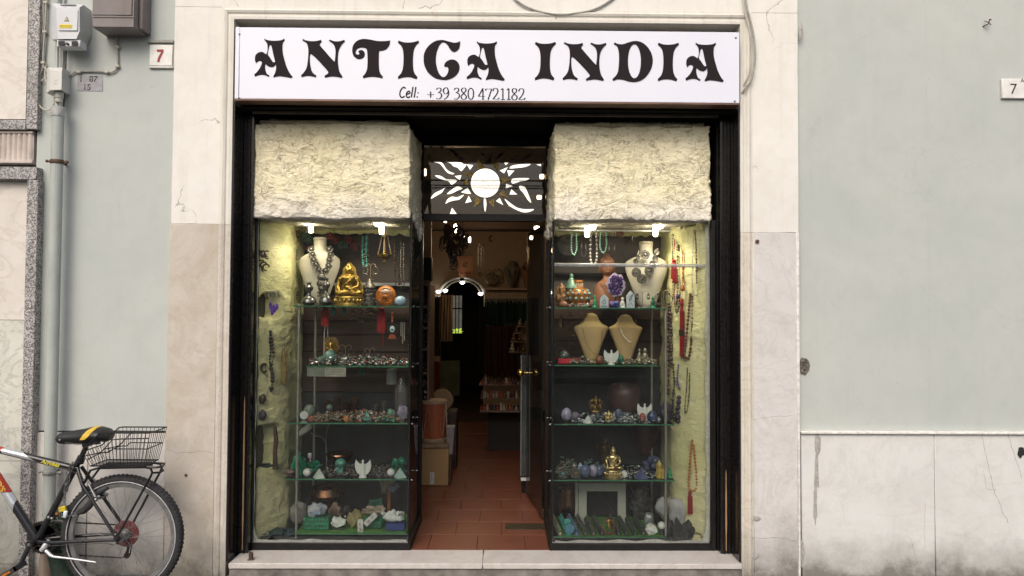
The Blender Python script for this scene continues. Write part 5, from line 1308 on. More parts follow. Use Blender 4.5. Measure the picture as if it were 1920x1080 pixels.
# ---- open glass door leaf
dl = thing('glass_door', 'open glass door leaf with a pair of gold ball handles', 'door', (0, 0, 0))
hx = XRi-.02; Yh = .86
ex, ey = X(990, 1.5), 1.5
dvec = Vector((ex-hx-.0, ey-Yh, 0)); L = dvec.length; dvec.normalize(); nv = Vector((-dvec.y, dvec.x, 0))
def dbox(u0, u1, t0, t1, z0, z1):
    p = []
    for u in (u0, u1):
        for t in (t0, t1):
            for z in (z0, z1):
                q = Vector((hx, Yh, 0))+dvec*u+nv*t; p.append((q.x, q.y, z))
    return MB().add(p, [(0, 1, 3, 2), (4, 6, 7, 5), (0, 4, 5, 1), (2, 3, 7, 6), (0, 2, 6, 4), (1, 5, 7, 3)])
zdt = Z(417, YT, 990)
dbox(.02, L, 0, .008, zt+.03, zdt-.01).build('pane', glassmat('door_glass', (.72, .74, .73), 1.5, .06, dirtcol=(.2, .21, .2)), dl)
dbox(L, L+.004, -.001, .009, zt+.03, zdt-.01).build('edge', M('edge_dark', (.06, .07, .07), .3), dl)
dbox(0, .10, -.004, .012, zt+.012, zt+.075).build('pivot_shoe', M('dark_bronze', (.10, .06, .04), .45, .7), dl)
m_gold = M('gold_metal')
for hz in (Z(698, 1.2, 990),):
    c = Vector((hx, Yh, 0))+dvec*(L-.06)
    for s in (-1, 1):
        q = c+nv*(.012+.045*s+.002)
    ax = Vector((1, -.1, 0)).normalized()
    ctr = Vector((c.x, c.y, Z(699, c.y, 996)))
    for s in (-1, 1):
        q = ctr+nv*(16.0/S(c.y)*s); MB().ball(tuple(q), 6.8/S(c.y), 18, 12).build('ball_handle', m_gold, dl)
    k = MB(); k.tube([tuple(ctr-nv*.05), tuple(ctr+nv*.05)], .009, 12)
    for u in (-.016, 0, .016): k.tube([tuple(ctr+nv*(u-.003)), tuple(ctr+nv*(u+.003))], .014, 14)
    k.build('handle_stem', m_gold, dl)
fp = MB(); fa = floorY(993); fb = floorY(982)
fp.box(X(950, fa), X(1026, fa), fa, fb, zt-.001, zt+.0025, .001)
tag(fp.build('floor_plate', M('worn_brass_plate', (.07, .055, .03), .5, .5, var=.4, sc=20), None, True, loc=(X(990, fa), fa, zt)), 'dark worn metal floor spring plate at the door pivot', 'plate')

# ================================================================ across the street (seen only in reflections)
ob = thing('opposite_building', 'plain cream building across the street mirrored in the glass', 'building', (0, -16.5, 0))
m_op = M('opposite_render', (.80, .78, .72), .9, var=.1, sc=1.2)
m_opg = M('opposite_ground', (.26, .25, .235), .8, var=.3, sc=1)
MB().box(-22, 22, -4, 0, 3.2, 3.95).build('wall', m_op, ob)
MB().box(-22, 22, -4, .02, -.1, 3.0).build('ground_floor', m_opg, ob)
MB().box(-22, 22, -4, .25, 3.001, 3.199).build('string_course', M('opposite_trim', (.65, .62, .56), .8), ob)
MB().box(-22, 22, -4, .5, 3.951, 4.1).build('cornice', M('opposite_trim'), ob)
m_og = M('opposite_window_dark', (.04, .045, .05), .2)
for i in range(-6, 7):
    x = i*3.2+1.4; w_ = MB().box(x-.55, x+.55, -.02, .03, 3.42, 3.86).build('window', m_og, ob)
    MB().box(x-.65, x+.65, .0, .10, 3.34, 3.418).build('sill', M('opposite_trim'), w_)
    MB().box(x-1.1, x-.56, .01, .05, 3.42, 3.86).build('shutter', M('shutter_green', (.06, .10, .07), .6), w_)
    MB().box(x+.56, x+1.1, .01, .05, 3.42, 3.86).build('shutter', M('shutter_green'), w_)
    MB().box(x-1.0, x+1.0, .021, .06, .2, 2.6).build('shop_window', m_og, ob)

for i, (z, y) in enumerate(((4.56, -11.9), (4.64, -12.0), (4.80, -12.2))):  # unseen cables, added to reflect as lines in the mirror disc
    cb_ = MB(); cb_.tube([(x, .0, -.10*(1-(x/20)**2)) for x in range(-20, 21, 4)], .014 if i < 2 else .02, 6); cb_ = cb_.build('mirror_line_cable', m_cabd); cb_.location = (0, y, z)
    tag(cb_, ['lowest', 'middle', 'highest'][i]+' unseen cable added across the street to line the mirror disc', 'cable', 'cables added for the mirror disc')
# ================================================================ goods in the cases
gold = M('aged_gold', (.50, .34, .085), .36, 1.0, var=.35, sc=60, bump=.4, bsc=90, bd=.003)
gold2 = M('pale_gold', (.72, .58, .26), .3, .9, var=.3, sc=60, bump=.3, bsc=90, bd=.003)
brass = M('dull_brass', (.22, .14, .05), .4, .9, var=.4, sc=50, bump=.4)
silver = M('dark_silver', (.15, .14, .12), .42, .8, var=.45, sc=70, bump=.5, bsc=120, bd=.003)
pewter = M('pewter', (.20, .20, .195), .3, .9, var=.15, sc=20)
velvet = M('cream_velvet', (.50, .47, .38), .9, var=.05, sc=8, bump=.1)
tanv = M('tan_velvet', (.42, .30, .14), .9, var=.05, sc=8, bump=.1)
malach = M('malachite', (.012, .20, .11), .3, 0, var=.7, sc=35, bump=.5, bsc=70, bd=.003)
greend = M('green_liner_box', (.015, .17, .08), .5, 0, var=.6, sc=60, bump=.5)
white_st = M('selenite', (.66, .70, .66), .4, 0, var=.08, sc=20, sss=.2)
white_rock = M('white_quartz', (.72, .74, .70), .5, 0, var=.15, sc=25, bump=.6, bsc=50, bd=.004, sss=.2)
teal = M('teal_skull', (.10, .30, .24), .25, 0, var=.4, sc=40)
turq = M('turquoise', (.06, .34, .30), .4, 0, var=.4, sc=60)
amber = M('amber_orange', (.62, .20, .02), .3, 0, var=.5, sc=25, bump=.4)
redth = M('red_thread', (.34, .016, .018), .8, 0, var=.2, sc=50)
terra = M('terracotta_figure', (.27, .12, .065), .5, 0, var=.25, sc=18)
amet = M('amethyst', (.10, .045, .22), .2, 0, var=.85, sc=60, bump=1, bsc=80, bd=.01)
blue = M('blue_stone', (.05, .07, .28), .3, 0, var=.5, sc=50)
dblue = M('slate_blue_stone', (.10, .14, .24), .35, 0, var=.4, sc=30)
lil = M('lilac_stone', (.32, .30, .42), .35, 0, var=.3, sc=30)
darkrock = M('dark_rock', (.045, .045, .042), .7, 0, var=.6, sc=20, bump=1, bsc=40, bd=.008)
yellowq = M('yellow_calcite', (.52, .40, .08), .35, 0, var=.3, sc=20, sss=.2)
brownb = M('brown_beads', (.15, .07, .045), .5, 0, var=.3, sc=60)
orangeb = M('orange_beads', (.50, .20, .06), .45, 0, var=.2, sc=60)
darkb = M('dark_beads', (.035, .03, .03), .35, 0, var=.5, sc=60)
wire = M('gold_wire', (.5, .36, .22), .35, .8)
def FY(px, out=.016):
    """depth at which a thing seen at column px hangs just off the foam wall"""
    xo, sd = (XLo, 1) if px < 800 else (XRo, -1)
    for k in range(220):
        Y = .235+k*.0025
        if (X(px, Y)-(xo+sd*(.012+out+ftap(sd, Y))))*sd < 0: return max(.238, Y-.0025)
    return .78
def base(px, Y, zs, py=None): return (X(px, Y), Y, zs if zs is not None else Z(py, Y, px))
def mesh_thing(mb, name, label, cat, mat, loc, group=None, rm=None, angle=40):
    o = mb.build(name, mat, angle=angle); o.location = loc
    if rm: remesh(o, rm)
    return tag(o, label, cat, group)
# ---- seated statue
def seated(t, h, mat, z0, rm=True, robe=True):
    """cross legged figure, h = height of the figure above its base; facing the street"""
    m = MB(); u = h
    m.ball((0, 0, .10*u), (.36*u, .20*u, .10*u), 18, 10)               # legs
    m.ball((-.26*u, -.04*u, .10*u), (.15*u, .13*u, .09*u), 12, 8); m.ball((.26*u, -.04*u, .10*u), (.15*u, .13*u, .09*u), 12, 8)
    m.tube([(-.30*u, -.10*u, .09*u), (0, -.17*u, .12*u), (.28*u, -.08*u, .08*u)], [.07*u, .065*u, .05*u], 10)
    m.lathe([(.20*u, .08*u), (.17*u, .22*u), (.155*u, .32*u), (.20*u, .44*u), (.235*u, .54*u), (.20*u, .60*u), (.08*u, .635*u), (.0001, .64*u)], (0, 0, 0), 20, 1, .62)
    m.tube([(0, -.005*u, .60*u), (0, -.01*u, .70*u)], .062*u, 10)
    m.ball((0, -.015*u, .775*u), (.098*u, .105*u, .125*u), 16, 12)     # head
    m.ball((0, .01*u, .83*u), (.108*u, .108*u, .085*u), 14, 8); m.ball((0, .015*u, .93*u), (.05*u, .05*u, .045*u), 12, 8); m.lathe([(.03*u, 0), (.012*u, .04*u), (.0001, .06*u)], (0, .015*u, .95*u), 10)
    m.ball((0, -.125*u, .77*u), (.018*u, .02*u, .035*u), 8, 6)
    for s in (-1, 1):
        m.tube([(s*.225*u, 0, .545*u), (s*.285*u, 0, .40*u), (s*.28*u, -.06*u, .29*u)], [.066*u, .058*u, .048*u], 10)
        m.ball((s*.105*u, .0, .745*u), (.022*u, .03*u, .065*u), 8, 6)
    m.tube([(-.28*u, -.06*u, .29*u), (-.26*u, -.15*u, .20*u), (-.25*u, -.20*u, .12*u)], [.05*u, .042*u, .03*u], 10)
    m.tube([(.28*u, -.06*u, .29*u), (.15*u, -.16*u, .23*u), (.03*u, -.18*u, .21*u)], [.05*u, .042*u, .035*u], 10)
    m.ball((-.25*u, -.21*u, .08*u), (.03*u, .02*u, .05*u), 8, 6); m.ball((0, -.18*u, .215*u), (.07*u, .04*u, .025*u), 8, 6)
    if robe:
        m.tube([(.20*u, -.05*u, .60*u), (.08*u, -.15*u, .48*u), (-.06*u, -.15*u, .36*u), (-.16*u, -.10*u, .28*u)], [.03*u, .025*u, .022*u, .02*u], 8)
        m.ball((0, -.19*u, .26*u), (.06*u, .045*u, .05*u), 10, 6)
    m.v = [(a, b, c+z0) for a, b, c in m.v]
    o = m.build('figure', mat, t)
    if rm: remesh(o, h/75)
    f = MB()                                                          # face details
    for s in (-1, 1): f.ball((s*.042*u, -.112*u, z0+.80*u), (.022*u, .012*u, .007*u), 8, 5)
    f.ball((0, -.112*u, z0+.72*u), (.026*u, .012*u, .008*u), 8, 5); f.build('face', mat, t)
def lotus(t, w_, h, mat, n=18, sy=.7):
    m = MB(); m.lathe([(w_*.50, 0), (w_*.50, h*.18), (w_*.45, h*.22), (w_*.43, h*.45), (w_*.47, h*.72), (w_*.485, h*.88), (w_*.46, h), (.0001, h)], (0, 0, 0), 36, 1, sy)
    for i in range(n):
        a = 2*pi*i/n; m.ball((w_*.46*cos(a), w_*.46*sy*sin(a), h*.52), (w_*.055, w_*.055, h*.24), 8, 6)
    m.build('lotus_base', mat, t)
def statue(name, label, px, wpx, pyt, pyb, Y, zs, mat, bfr=.22, aureole=False):
    s = S(Y); H = (pyb-pyt)/s; t = thing(name, label, 'statue', base(px, Y, zs, pyb)); bh = H*bfr; lotus(t, wpx/s, bh, mat)
    seated(t, (H-bh)*1.0, mat, bh)
    if aureole:
        h = H-bh; o_ = MB(); out = [(-.40*h, 0), (-.42*h, .25*h), (-.30*h, .55*h), (-.20*h, .68*h), (-.19*h, .82*h), (-.10*h, .93*h), (0, 1.02*h), (.10*h, .93*h), (.19*h, .82*h), (.20*h, .68*h), (.30*h, .55*h), (.42*h, .25*h), (.40*h, 0)]
        o_.prism([(a, b+bh) for a, b in catmull(out, 3, False)], .10*h, .125*h)
        o_.build('halo', mat, t)
    return t
def vase(name, label, px, Y, zs, prof, wpx, hpx, mat, cat='vase', group=None, py=None):
    s = S(Y); W_, H = wpx/s/2, hpx/s; t = MB(); t.lathe([(a*W_, b*H) for a, b in prof], (0, 0, 0), 28)
    return mesh_thing(t, name, label, cat, mat, base(px, Y, zs, py), group)
def egg(label, px, Y, zs, wpx, hpx, mat, cat='stone egg', point=.12, name='stone_egg'):
    s = S(Y); w_, h = wpx/s/2, hpx/s; m = MB(); n = 12
    m.lathe([(.0001, 0)]+[(w_*sin(pi*i/n)*(1+point*cos(pi*i/n)), h*(1-cos(pi*i/n))/2) for i in range(1, n)]+[(.0001, h)], (0, 0, 0), 20, 1, .85)
    return mesh_thing(m, name, label, cat, mat, base(px, Y, zs))
def pyramid(label, px, Y, zs, wpx, hpx, mat, rz=.5):
    s = S(Y); w_, h = wpx/s/2, hpx/s; m = MB(); k = w_*1.15
    v = [(k*cos(rz+pi/4+i*pi/2), k*sin(rz+pi/4+i*pi/2), 0) for i in range(4)]+[(0, 0, h)]
    m.add(v, [(3, 2, 1, 0)]+[(i, (i+1) % 4, 4) for i in range(4)]); return mesh_thing(m, 'stone_pyramid', label, 'pyramid', mat, base(px, Y, zs), angle=10)
def rock(label, px, Y, zs, wpx, hpx, mat, seed=1, amp=.35, fr_=1.6, cat='rock', name='mineral_rock', group=None, dpt=.8, dz=0):
    s = S(Y); w_, h = wpx/s/2, hpx/s/2; m = MB(); m.blob((0, 0, h*.92+dz), (w_, w_*dpt, h), 3, amp, fr_, seed); return mesh_thing(m, name, label, cat, mat, base(px, Y, zs), group, angle=35)
def cluster(label, px, Y, zs, wpx, hpx, mat, seed=1, n=16, dz=0):
    s = S(Y); w_, h = wpx/s/2, hpx/s; m = MB(); random.seed(seed); m.blob((0, 0, h*.35+dz), (w_*.9, w_*.5, h*.35), 2, .3, 2, seed)
    for i in range(n):
        a = random.uniform(-w_*.85, w_*.85); r = random.uniform(.12, .24)*w_; zc = dz+h*random.uniform(.35, .85)
        m.blob((a, random.uniform(-.4, .2)*w_, zc-r*.4), (r, r, r*1.1), 1, .5, 2, i+seed)
    return mesh_thing(m, 'crystal_cluster', label, 'crystal', mat, base(px, Y, zs), angle=25)
def point(label, px, Y, zs, wpx, hpx, mat, n=6, cat='crystal', name='crystal_point'):
    s = S(Y); w_, h = wpx/s/2, hpx/s; m = MB(); m.lathe([(w_, 0), (w_*.92, h*.72), (.0001, h)], (0, 0, 0), n); return mesh_thing(m, name, label, cat, mat, base(px, Y, zs), angle=15)
def ball_on_stand(label, px, Y, zs, wpx, hpx, mat, stand=None):
    s = S(Y); r = wpx/s/2; h = hpx/s; t = thing('stone_ball', label, 'stone ball', base(px, Y, zs))
    MB().lathe([(r*.7, 0), (r*.5, h-2*r), (r*.62, h-1.75*r), (.0001, h-1.8*r)], (0, 0, 0), 16).build('stand', stand or darkrock, t); MB().ball((0, 0, h-r), r, 20, 14).build('ball', mat, t)
def angel(label, px, Y, zs, wpx, hpx, mat):
    s = S(Y); w_, h = wpx/s/2, hpx/s; t = thing('angel_figure', label, 'figurine', base(px, Y, zs))
    b = MB(); b.lathe([(w_*.50, 0), (w_*.42, h*.08), (w_*.30, h*.30), (w_*.32, h*.55), (w_*.20, h*.76), (w_*.10, h*.82), (w_*.13, h*.90), (w_*.12, h*.96), (.0001, h)], (0, 0, 0), 18, 1, .6); b.build('body', mat, t)
    for q in (-1, 1):
        ou = catmull([(q*w_*.12, h*.66), (q*w_*.55, h*.80), (q*w_*.88, h*1.0, 1), (q*w_*1.0, h*.75), (q*w_*.92, h*.45), (q*w_*.62, h*.22), (q*w_*.30, h*.16)], 4)
        MB().prism(ou, .004, .010).build('wing', mat, t)
def earstand(label, px, Y, zs, wpx, hpx, drop=.4, mat=None, charm=silver):
    s = S(Y); w_, h = wpx/s/2, hpx/s; t = thing('earring_stand', label, 'earring stand', base(px, Y, zs)); m = MB()
    m.tube([(0, 0, 0), (0, 0, h*.9)], .0016, 6)
    for q in (-1, 1): m.ring((q*w_*.45, 0, h*.88), w_*.42, .0016, 14, 5, 'y', 0, pi)
    m.lathe([(w_*.5, 0), (w_*.5, .003), (.0001, .003)], (0, 0, 0), 16); m.build('stand', mat or wire, t)
    e = MB()
    for q in (-1, 1):
        x = q*w_*.82; e.ball((x, -.003, h*.84), h*.075, 8, 6); e.ring((x, -.003, h*.84-h*drop*.55), h*drop*.36, h*.022, 14, 5, 'y', 0, 2*pi, 1.4); e.ball((x, -.003, h*.84-h*drop), (h*.09, .003, h*.07), 8, 6)
    e.build('earrings', charm, t)
def beads(name, label, pts, r, mat, Y0=None, gap=1.05, cat='necklace', group=None, closed=False, cord=True, rvar=0.0):
    """pts: (px, py, Y); a string of beads along a smooth path"""
    q = [P(*p) for p in pts]; o = []; m = len(q); smooth = 14
    for i in range(m-1):
        p0 = q[max(0, i-1)]; p1 = q[i]; p2 = q[i+1]; p3 = q[min(m-1, i+2)]
        for k in range(smooth):
            t = k/smooth; o.append(0.5*((2*p1)+(-p0+p2)*t+(2*p0-5*p1+4*p2-p3)*t*t+(-p0+3*p1-3*p2+p3)*t**3))
    o.append(q[-1]); base_ = q[len(q)//2].copy(); mb = MB(); acc = 0; last = o[0]; mb.ball(tuple(o[0]-base_), r, 8, 6)
    for p in o[1:]:
        acc += (p-last).length; last = p
        if acc >= 2*r*gap:
            rr = r*(1+rvar*random.uniform(-1, 1)); mb.ball(tuple(p-base_), rr, 8, 6); acc = 0
    if cord: mb.tube([p-base_ for p in o[::3]], r*.25, 4)
    ob = mb.build(name, mat); ob.location = base_; return tag(ob, label, cat, group)
def tassel(label, px, py0, py1, Y, wpx, mat, name='tassel', cat='tassel', group=None):
    s = S(Y); h = (py1-py0)/s; w_ = wpx/s/2; b = P(px, py0, Y); m = MB()
    m.ball((0, 0, -.1*h), (w_*.8, w_*.8, .08*h), 10, 6); m.lathe([(w_*.5, -.16*h), (w_*.9, -.25*h), (w_, -h), (.0001, -h*.99)], (0, 0, 0), 12, 1, .6); m.tube([(0, 0, .0), (0, 0, -.1*h)], .001, 4)
    for k in range(7): m.tube([(w_*(k-3)/3.4, -w_*.55, -.25*h), (w_*(k-3)/3.1, -w_*.6, -h*(1+.03*(k % 3)))], w_*.12, 4)
    o_ = m.build(name, mat); o_.location = b; return tag(o_, label, cat, group)
def heap(name, label, px0, px1, Y0, Y1, zs, n, r0, r1, mat, seed, cat='jewellery', tall=.02, rings=.35):
    random.seed(seed); m = MB(); cx = X((px0+px1)/2, (Y0+Y1)/2)
    for i in range(n):
        Y = random.uniform(Y0, Y1); x = X(random.uniform(px0, px1), Y)-cx; r = random.uniform(r0, r1); z = random.random()**2*tall*(1-abs(2*(x/(X(px1, Y0)-X(px0, Y0))))**2*.6)
        if random.random() < rings: m.ring((x, Y-Y0, z+r), r, r*.28, 8, 4, random.choice('xyz'))
        else: m.blob((x, Y-Y0, z+r*.8), (r, r*random.uniform(.5, 1), r*random.uniform(.5, .9)), 1, .3, 2, i)
    o_ = m.build(name, mat, angle=50); o_.location = (cx, Y0, zs+.001); return tag(o_, label, cat, kind='stuff')
jew = heapmat('mixed_jewellery', [(.55, .55, .53), (.35, .32, .28), (.30, .06, .05), (.06, .30, .26), (.7, .7, .68), (.18, .16, .14), (.40, .28, .22), (.5, .48, .45)], .25, .55)
jew2 = heapmat('brown_stones', [(.30, .16, .08), (.16, .10, .06), (.45, .38, .30), (.10, .22, .16), (.35, .12, .04), (.5, .47, .42)], .35, .1)
jew3 = heapmat('small_rings', [(.32, .30, .28), (.18, .15, .13), (.10, .08, .07), (.42, .40, .38), (.12, .16, .14)], .3, .6)
jew4 = heapmat('blue_grey_stones', [(.20, .27, .30), (.45, .47, .46), (.10, .12, .20), (.26, .24, .26), (.6, .62, .6), (.08, .16, .13)], .3, .2)
z1, z2, z3, z4, z5 = ZL; z5 += .003
# ---------------- left case, top shelf
t = bust('white necklace bust wearing a heavy dark silver necklace', 560, 636, 447, 571, .55, z1, velvet, 'tall', velvet)
nk = thing('ornate_necklace', 'wide dark silver filigree necklace on the white bust', 'necklace', tuple(P(603, 500, .45)))
def npt(px, py, Y=.452): return P(px, py, Y)-Vector(nk['wl'])
random.seed(2)
seg_ = [(583, 468), (586, 478), (588, 488), (593, 497), (598, 506), (603, 512), (611, 508), (616, 499), (618, 488), (620, 478), (618, 468)]
for i, (a, b) in enumerate(seg_):
    m = MB(); c = npt(a, b, .462-.012*min(i, 10-i)/5)
    m.ring(tuple(c), .017, .005, 12, 5); m.ball(tuple(c), (.012, .008, .014), 10, 6)
    for k in range(5): m.ball((c.x+.021*cos(k*1.25), c.y, c.z+.021*sin(k*1.25)), .005, 6, 4)
    m.build('link', silver, nk)
m = MB()
for (a, b, w_) in ((603, 520, .030), (603, 532, .034), (604, 541, .026)):
    c = npt(a, b, .44); m.ball(tuple(c), (w_, .010, .022), 14, 8); m.ring(tuple(c), w_*.8, .005, 16, 5)
for k in range(7): c = npt(596+k*2.4, 546, .44); m.tube([tuple(c), (c.x, c.y, c.z-.03+.004*abs(k-3))], .0035, 5); m.ball((c.x, c.y, c.z-.03), .0055, 6, 5)
m.build('pendant', silver, nk)
gourd = [(.35, 0), (.62, .03), (.98, .13), (.95, .24), (.70, .36), (.34, .44), (.28, .52), (.30, .60), (.56, .70), (.56, .78), (.34, .86), (.22, .90), (.34, .97), (.32, 1), (.0001, 1)]
vase('gourd_vase', 'small dull pewter gourd vase left of the larger one on the top shelf', 579, .38, z1, gourd, 28, 44, pewter)
vase('gourd_vase', 'larger pewter gourd vase in front of the white bust', 611, .40, z1, gourd, 26, 52, pewter)
statue('seated_statue', 'gold seated statue with halo on a lotus base, top shelf', 653, 54, 493, 574, .40, z1, gold, .22, True)
t = thing('silver_stupa', 'carved grey pagoda shaped jar between gold statue and orange disc', 'jar', base(692, .42, z1)); s = S(.42)
pr = [(.42, 0), (.5, .05), (.5, .14), (.42, .16), (.40, .34), (.48, .38), (.46, .44), (.36, .48), (.38, .62), (.48, .66), (.40, .74), (.26, .82), (.20, .9), (.10, .94), (.0001, 1)]
MB().lathe([(a*25/s, b*52/s) for a, b in pr], (0, 0, 0), 10).build('body', silver, t)
m = MB()
for k in range(10):
    for zz in (.1, .25, .55): m.ball((.45*25/s*cos(k*.628), .45*25/s*sin(k*.628), zz*52/s), .006, 6, 4)
m.build('knobs', silver, t)
earstand('earring stand with silver charms on top of the grey pagoda jar', 694, .44, z1+50/S(.44), 22, 28, .5)
t = thing('carved_disc', 'round carved orange amber disc standing near the door side of the top shelf', 'carving', base(723.5, .42, z1)); r = 19/S(.42)
MB().lathe([(.0001, -.018), (r*.7, -.016), (r*.97, -.006), (r, 0), (r*.97, .012), (.0001, .014)], (0, 0, r*1.02), 32, axis='y').build('disc', amber, t)
m = MB()
for k in range(12): m.ring((r*.62*cos(k*.52), -.016, r*1.02+r*.62*sin(k*.52)), r*.16, .004, 10, 4, 'y')
m.ball((0, -.012, r*.95), (r*.42, .016, r*.32), 14, 8); m.build('relief', amber, t)
MB().ball((0, -.014, r*1.42), (r*.5, .014, r*.24), 14, 8).build('pale_cap', M('orange_pale', (.66, .45, .32), .3), t)
MB().ring((0, -.016, r*1.28), r*.52, .005, 20, 5, 'y', .2, pi-.2).build('cap_rim', M('orange_pale'), t)
egg('pale blue flat stone at the doorway end of the top shelf', 751, .40, z1, 22, 19, M('pale_blue_stone', (.36, .52, .66), .35), 'stone', 0, 'stone')
# hanging things in the top of the left case
random.seed(8)
def hang_bird(label, px, py, Y, cols, sz):
    c = P(px, py, Y); t = thing('hanging_ornament', label, 'ornament', tuple(c)); k = 1/S(Y)
    for i, m_ in enumerate(cols):
        m = MB(); m.blob((sz*k*(i-.8)*.42, random.uniform(-.01, .01), random.uniform(-.3, .3)*sz*k), (sz*k*.30, sz*k*.2, sz*k*.27), 3, .6, 4, px+i); m.build('cloth_bead', m_, t)
    MB().tube([(0, 0, sz*k*.2), (0, 0, .10)], .0012, 4).build('thread', m_cabd, t)
redc, grc, orc = M('dull_red_cloth', (.12, .018, .016), .7, var=.5, sc=50), M('dull_green_cloth', (.025, .06, .035), .7, var=.5, sc=50), M('dull_orange_cloth', (.18, .08, .02), .7, var=.5, sc=50)
hang_bird('orange and green cloth ornament hanging beside the foam wall', 567, 446, .62, [orc, grc, grc], 26)
hang_bird('red cloth ornament hanging at the edge of the white bust', 580, 459, .66, [redc, redc], 18)
hang_bird('red and green cloth ornament hanging behind the neck of the bust', 617, 448, .66, [grc, redc, redc], 24)
hang_bird('red and green cloth ornament hanging left of the turquoise strings', 652, 457, .66, [grc, redc, redc], 26)
for i, (px, py0, py1, m_, lb) in enumerate(((680, 445, 500, turq, 'turquoise bead strand hanging beside the cloth ornament'), (687, 443, 498, turq, 'second turquoise bead strand next to the silver charms'), (741, 450, 535, brass, 'long brass bead strand right of the hanging oil lamp'), (748, 470, 532, darkb, 'dark bead strand at the inner end above the top shelf'), (552, 440, 570, darkb, 'dark bead strand along the foam wall edge'), (556, 470, 560, silver, 'silver charm strand by the foam wall edge'))):
    beads('bead_strand', lb, [(px, py0, .6), (px-1, (py0+py1)/2, .6), (px+1, py1, .6)], .0065, m_, gap=1.0, cat='beads', rvar=.4)
    if i < 2: beads('bead_strand', lb.replace('strand', 'strand, dark ended'), [(px+2, py0+3, .61), (px+3, py1, .61), (px+1, py1+20, .61)], .007, silver, gap=1.1, cat='beads', rvar=.5)
t = thing('oil_lamp', 'brass oil lamp hanging on chains from the hood', 'oil lamp', tuple(P(721, 487, .5))); k = 1/S(.5)
MB().lathe([(.0001, -.012), (.012, -.012), (.012, -.006), (.004, -.002), (.004, .004), (.03, .012), (.043, .024), (.045, .034), (.02, .038), (.012, .05), (.004, .055), (.004, .066), (.0001, .07)], (0, 0, 0), 24).build('bowl', M('hung_brass', (.40, .28, .08), .28, 1.0, var=.3, sc=30), t)
m = MB()
for (dx, dy) in ((-.043, 0), (.043, 0), (0, -.04), (0, .04)): m.tube([(dx, dy, .034), (dx*.15, dy*.15, .21)], .0018, 5)
m.tube([(0, 0, .06), (0, 0, .23)], .0015, 5); m.build('chains', wire, t)
for px in (752, 757): beads('bead_strand', 'fine grey bead strand beside the side glass at %s' % ('the corner' if px > 754 else 'the top'), [(px, 455, .5), (px, 500, .5), (px+1, 540, .5)], .005, silver, cat='beads', rvar=.4)
# ---------------- left case, under shelf 1 / shelf 2
tassel('red tassel hanging under the top shelf above the gilt plaque', 610, 574, 610, .4, 13, redth)
tassel('long red tassel hanging at the inner third of the case', 716, 574, 622, .4, 15, redth)
beads('bead_strand', 'thin red cord ending the long tassel', [(717, 618, .4), (718, 632, .4), (718, 650, .4)], .004, redth, cat='beads')
for px, lb in ((625, 'teal glass drop hanging beside the red tassel'), (645, 'larger teal glass drop beneath the gold statue')):
    m = MB(); m.lathe([(.0001, -.062), (.013, -.04), (.014, -.022), (.006, -.004), (.0001, 0)], (0, 0, 0), 12); mesh_thing(m, 'glass_drop', lb, 'pendant', turq, tuple(P(px, 575, .4)))
t = thing('evil_eye_charm', 'white and turquoise eye shaped charm with orange fringe', 'charm', tuple(P(735.5, 617, .36)))
MB().ball((0, 0, 0), (.016, .006, .021), 16, 10).build('white_drop', M('charm_white', (.6, .72, .74), .3), t); MB().ball((0, -.004, -.003), (.009, .005, .009), 12, 8).build('iris', turq, t); MB().ball((0, -.007, -.003), .004, 8, 6).build('pupil', darkb, t)
m = MB()
for k in range(6): m.tube([((k-2.5)*.005, 0, -.035), ((k-2.5)*.009, 0, -.062)], .003, 5)
m.build('fringe', M('coral', (.50, .12, .05), .5), t); m = MB(); m.ring((0, 0, .0), .030, .002, 20, 4); m.tube([(0, 0, .03), (0, 0, .10)], .002, 4)
m.build('hoop', m_cabd, t); m = MB(); [m.ball((0, 0, .05+k*.016), .008, 8, 6) for k in range(4)]; m.build('red_beads', M('coral'), t)
random.seed(31); m = MB()
for k in range(44):
    a = random.uniform(-.085, .085); z = -random.uniform(0, .09); an = random.uniform(-.5, .5); l = random.uniform(.012, .035); m.tube([(a-l*cos(an), random.uniform(-.02, .02), z-l*sin(an)), (a+l*cos(an), random.uniform(-.02, .02), z+l*sin(an))], random.uniform(.0025, .005), 5)
mesh_thing(m, 'bangle_bundle', 'bundle of bronze bangles and hooks hung under the gold statue', 'bangles', M('bronze_bangle', (.30, .22, .14), .3, .9, var=.4), tuple(P(686, 577, .45)))
m = MB()
for k in range(10): m.tube([(-.04+k*.001, 0, -k*.012-.01), (.03, random.uniform(-.01, .01), .01-k*.011)], .003, 5)
mesh_thing(m, 'bangle_bundle', 'slanted bronze pins pinned against the foam wall', 'bangles', M('bronze_bangle'), tuple(P(549, 648, .6)))
beads('bead_strand', 'looped silver chain hanging under the gold statue', [(671, 577, .42), (670, 598, .42), (674, 605, .42), (679, 598, .42), (678, 577, .42)], .004, silver, cat='beads')
t = thing('gilt_plaque', 'gilt pierced plaque of an elephant headed figure hung on white cords', 'plaque', tuple(P(620, 668, .45))); k = 1/S(.45); H = 36*k
MB().prism(catmull([(-.047, 0), (-.05, H*.5), (-.044, H*.85), (-.02, H), (0, H*.97), (.02, H), (.044, H*.85), (.05, H*.5), (.047, 0)], 3, False), 0, .006).build('back_plate', brass, t)
m = MB(); random.seed(6)
for k_ in range(22): a = random.uniform(0, 6); m.ring((random.uniform(-.035, .035), -.003, random.uniform(.015, H-.02)), random.uniform(.006, .013), .003, 10, 4, 'y', a, a+random.uniform(2, 6))
m.ball((0, -.005, H*.62), (.014, .008, .014), 10, 6); m.tube([(0, -.01, H*.6), (.004, -.014, H*.45), (-.006, -.012, H*.35)], [.006, .005, .003], 6); m.ball((0, -.004, H*.3), (.018, .01, .018), 10, 6); m.build('relief', gold, t)
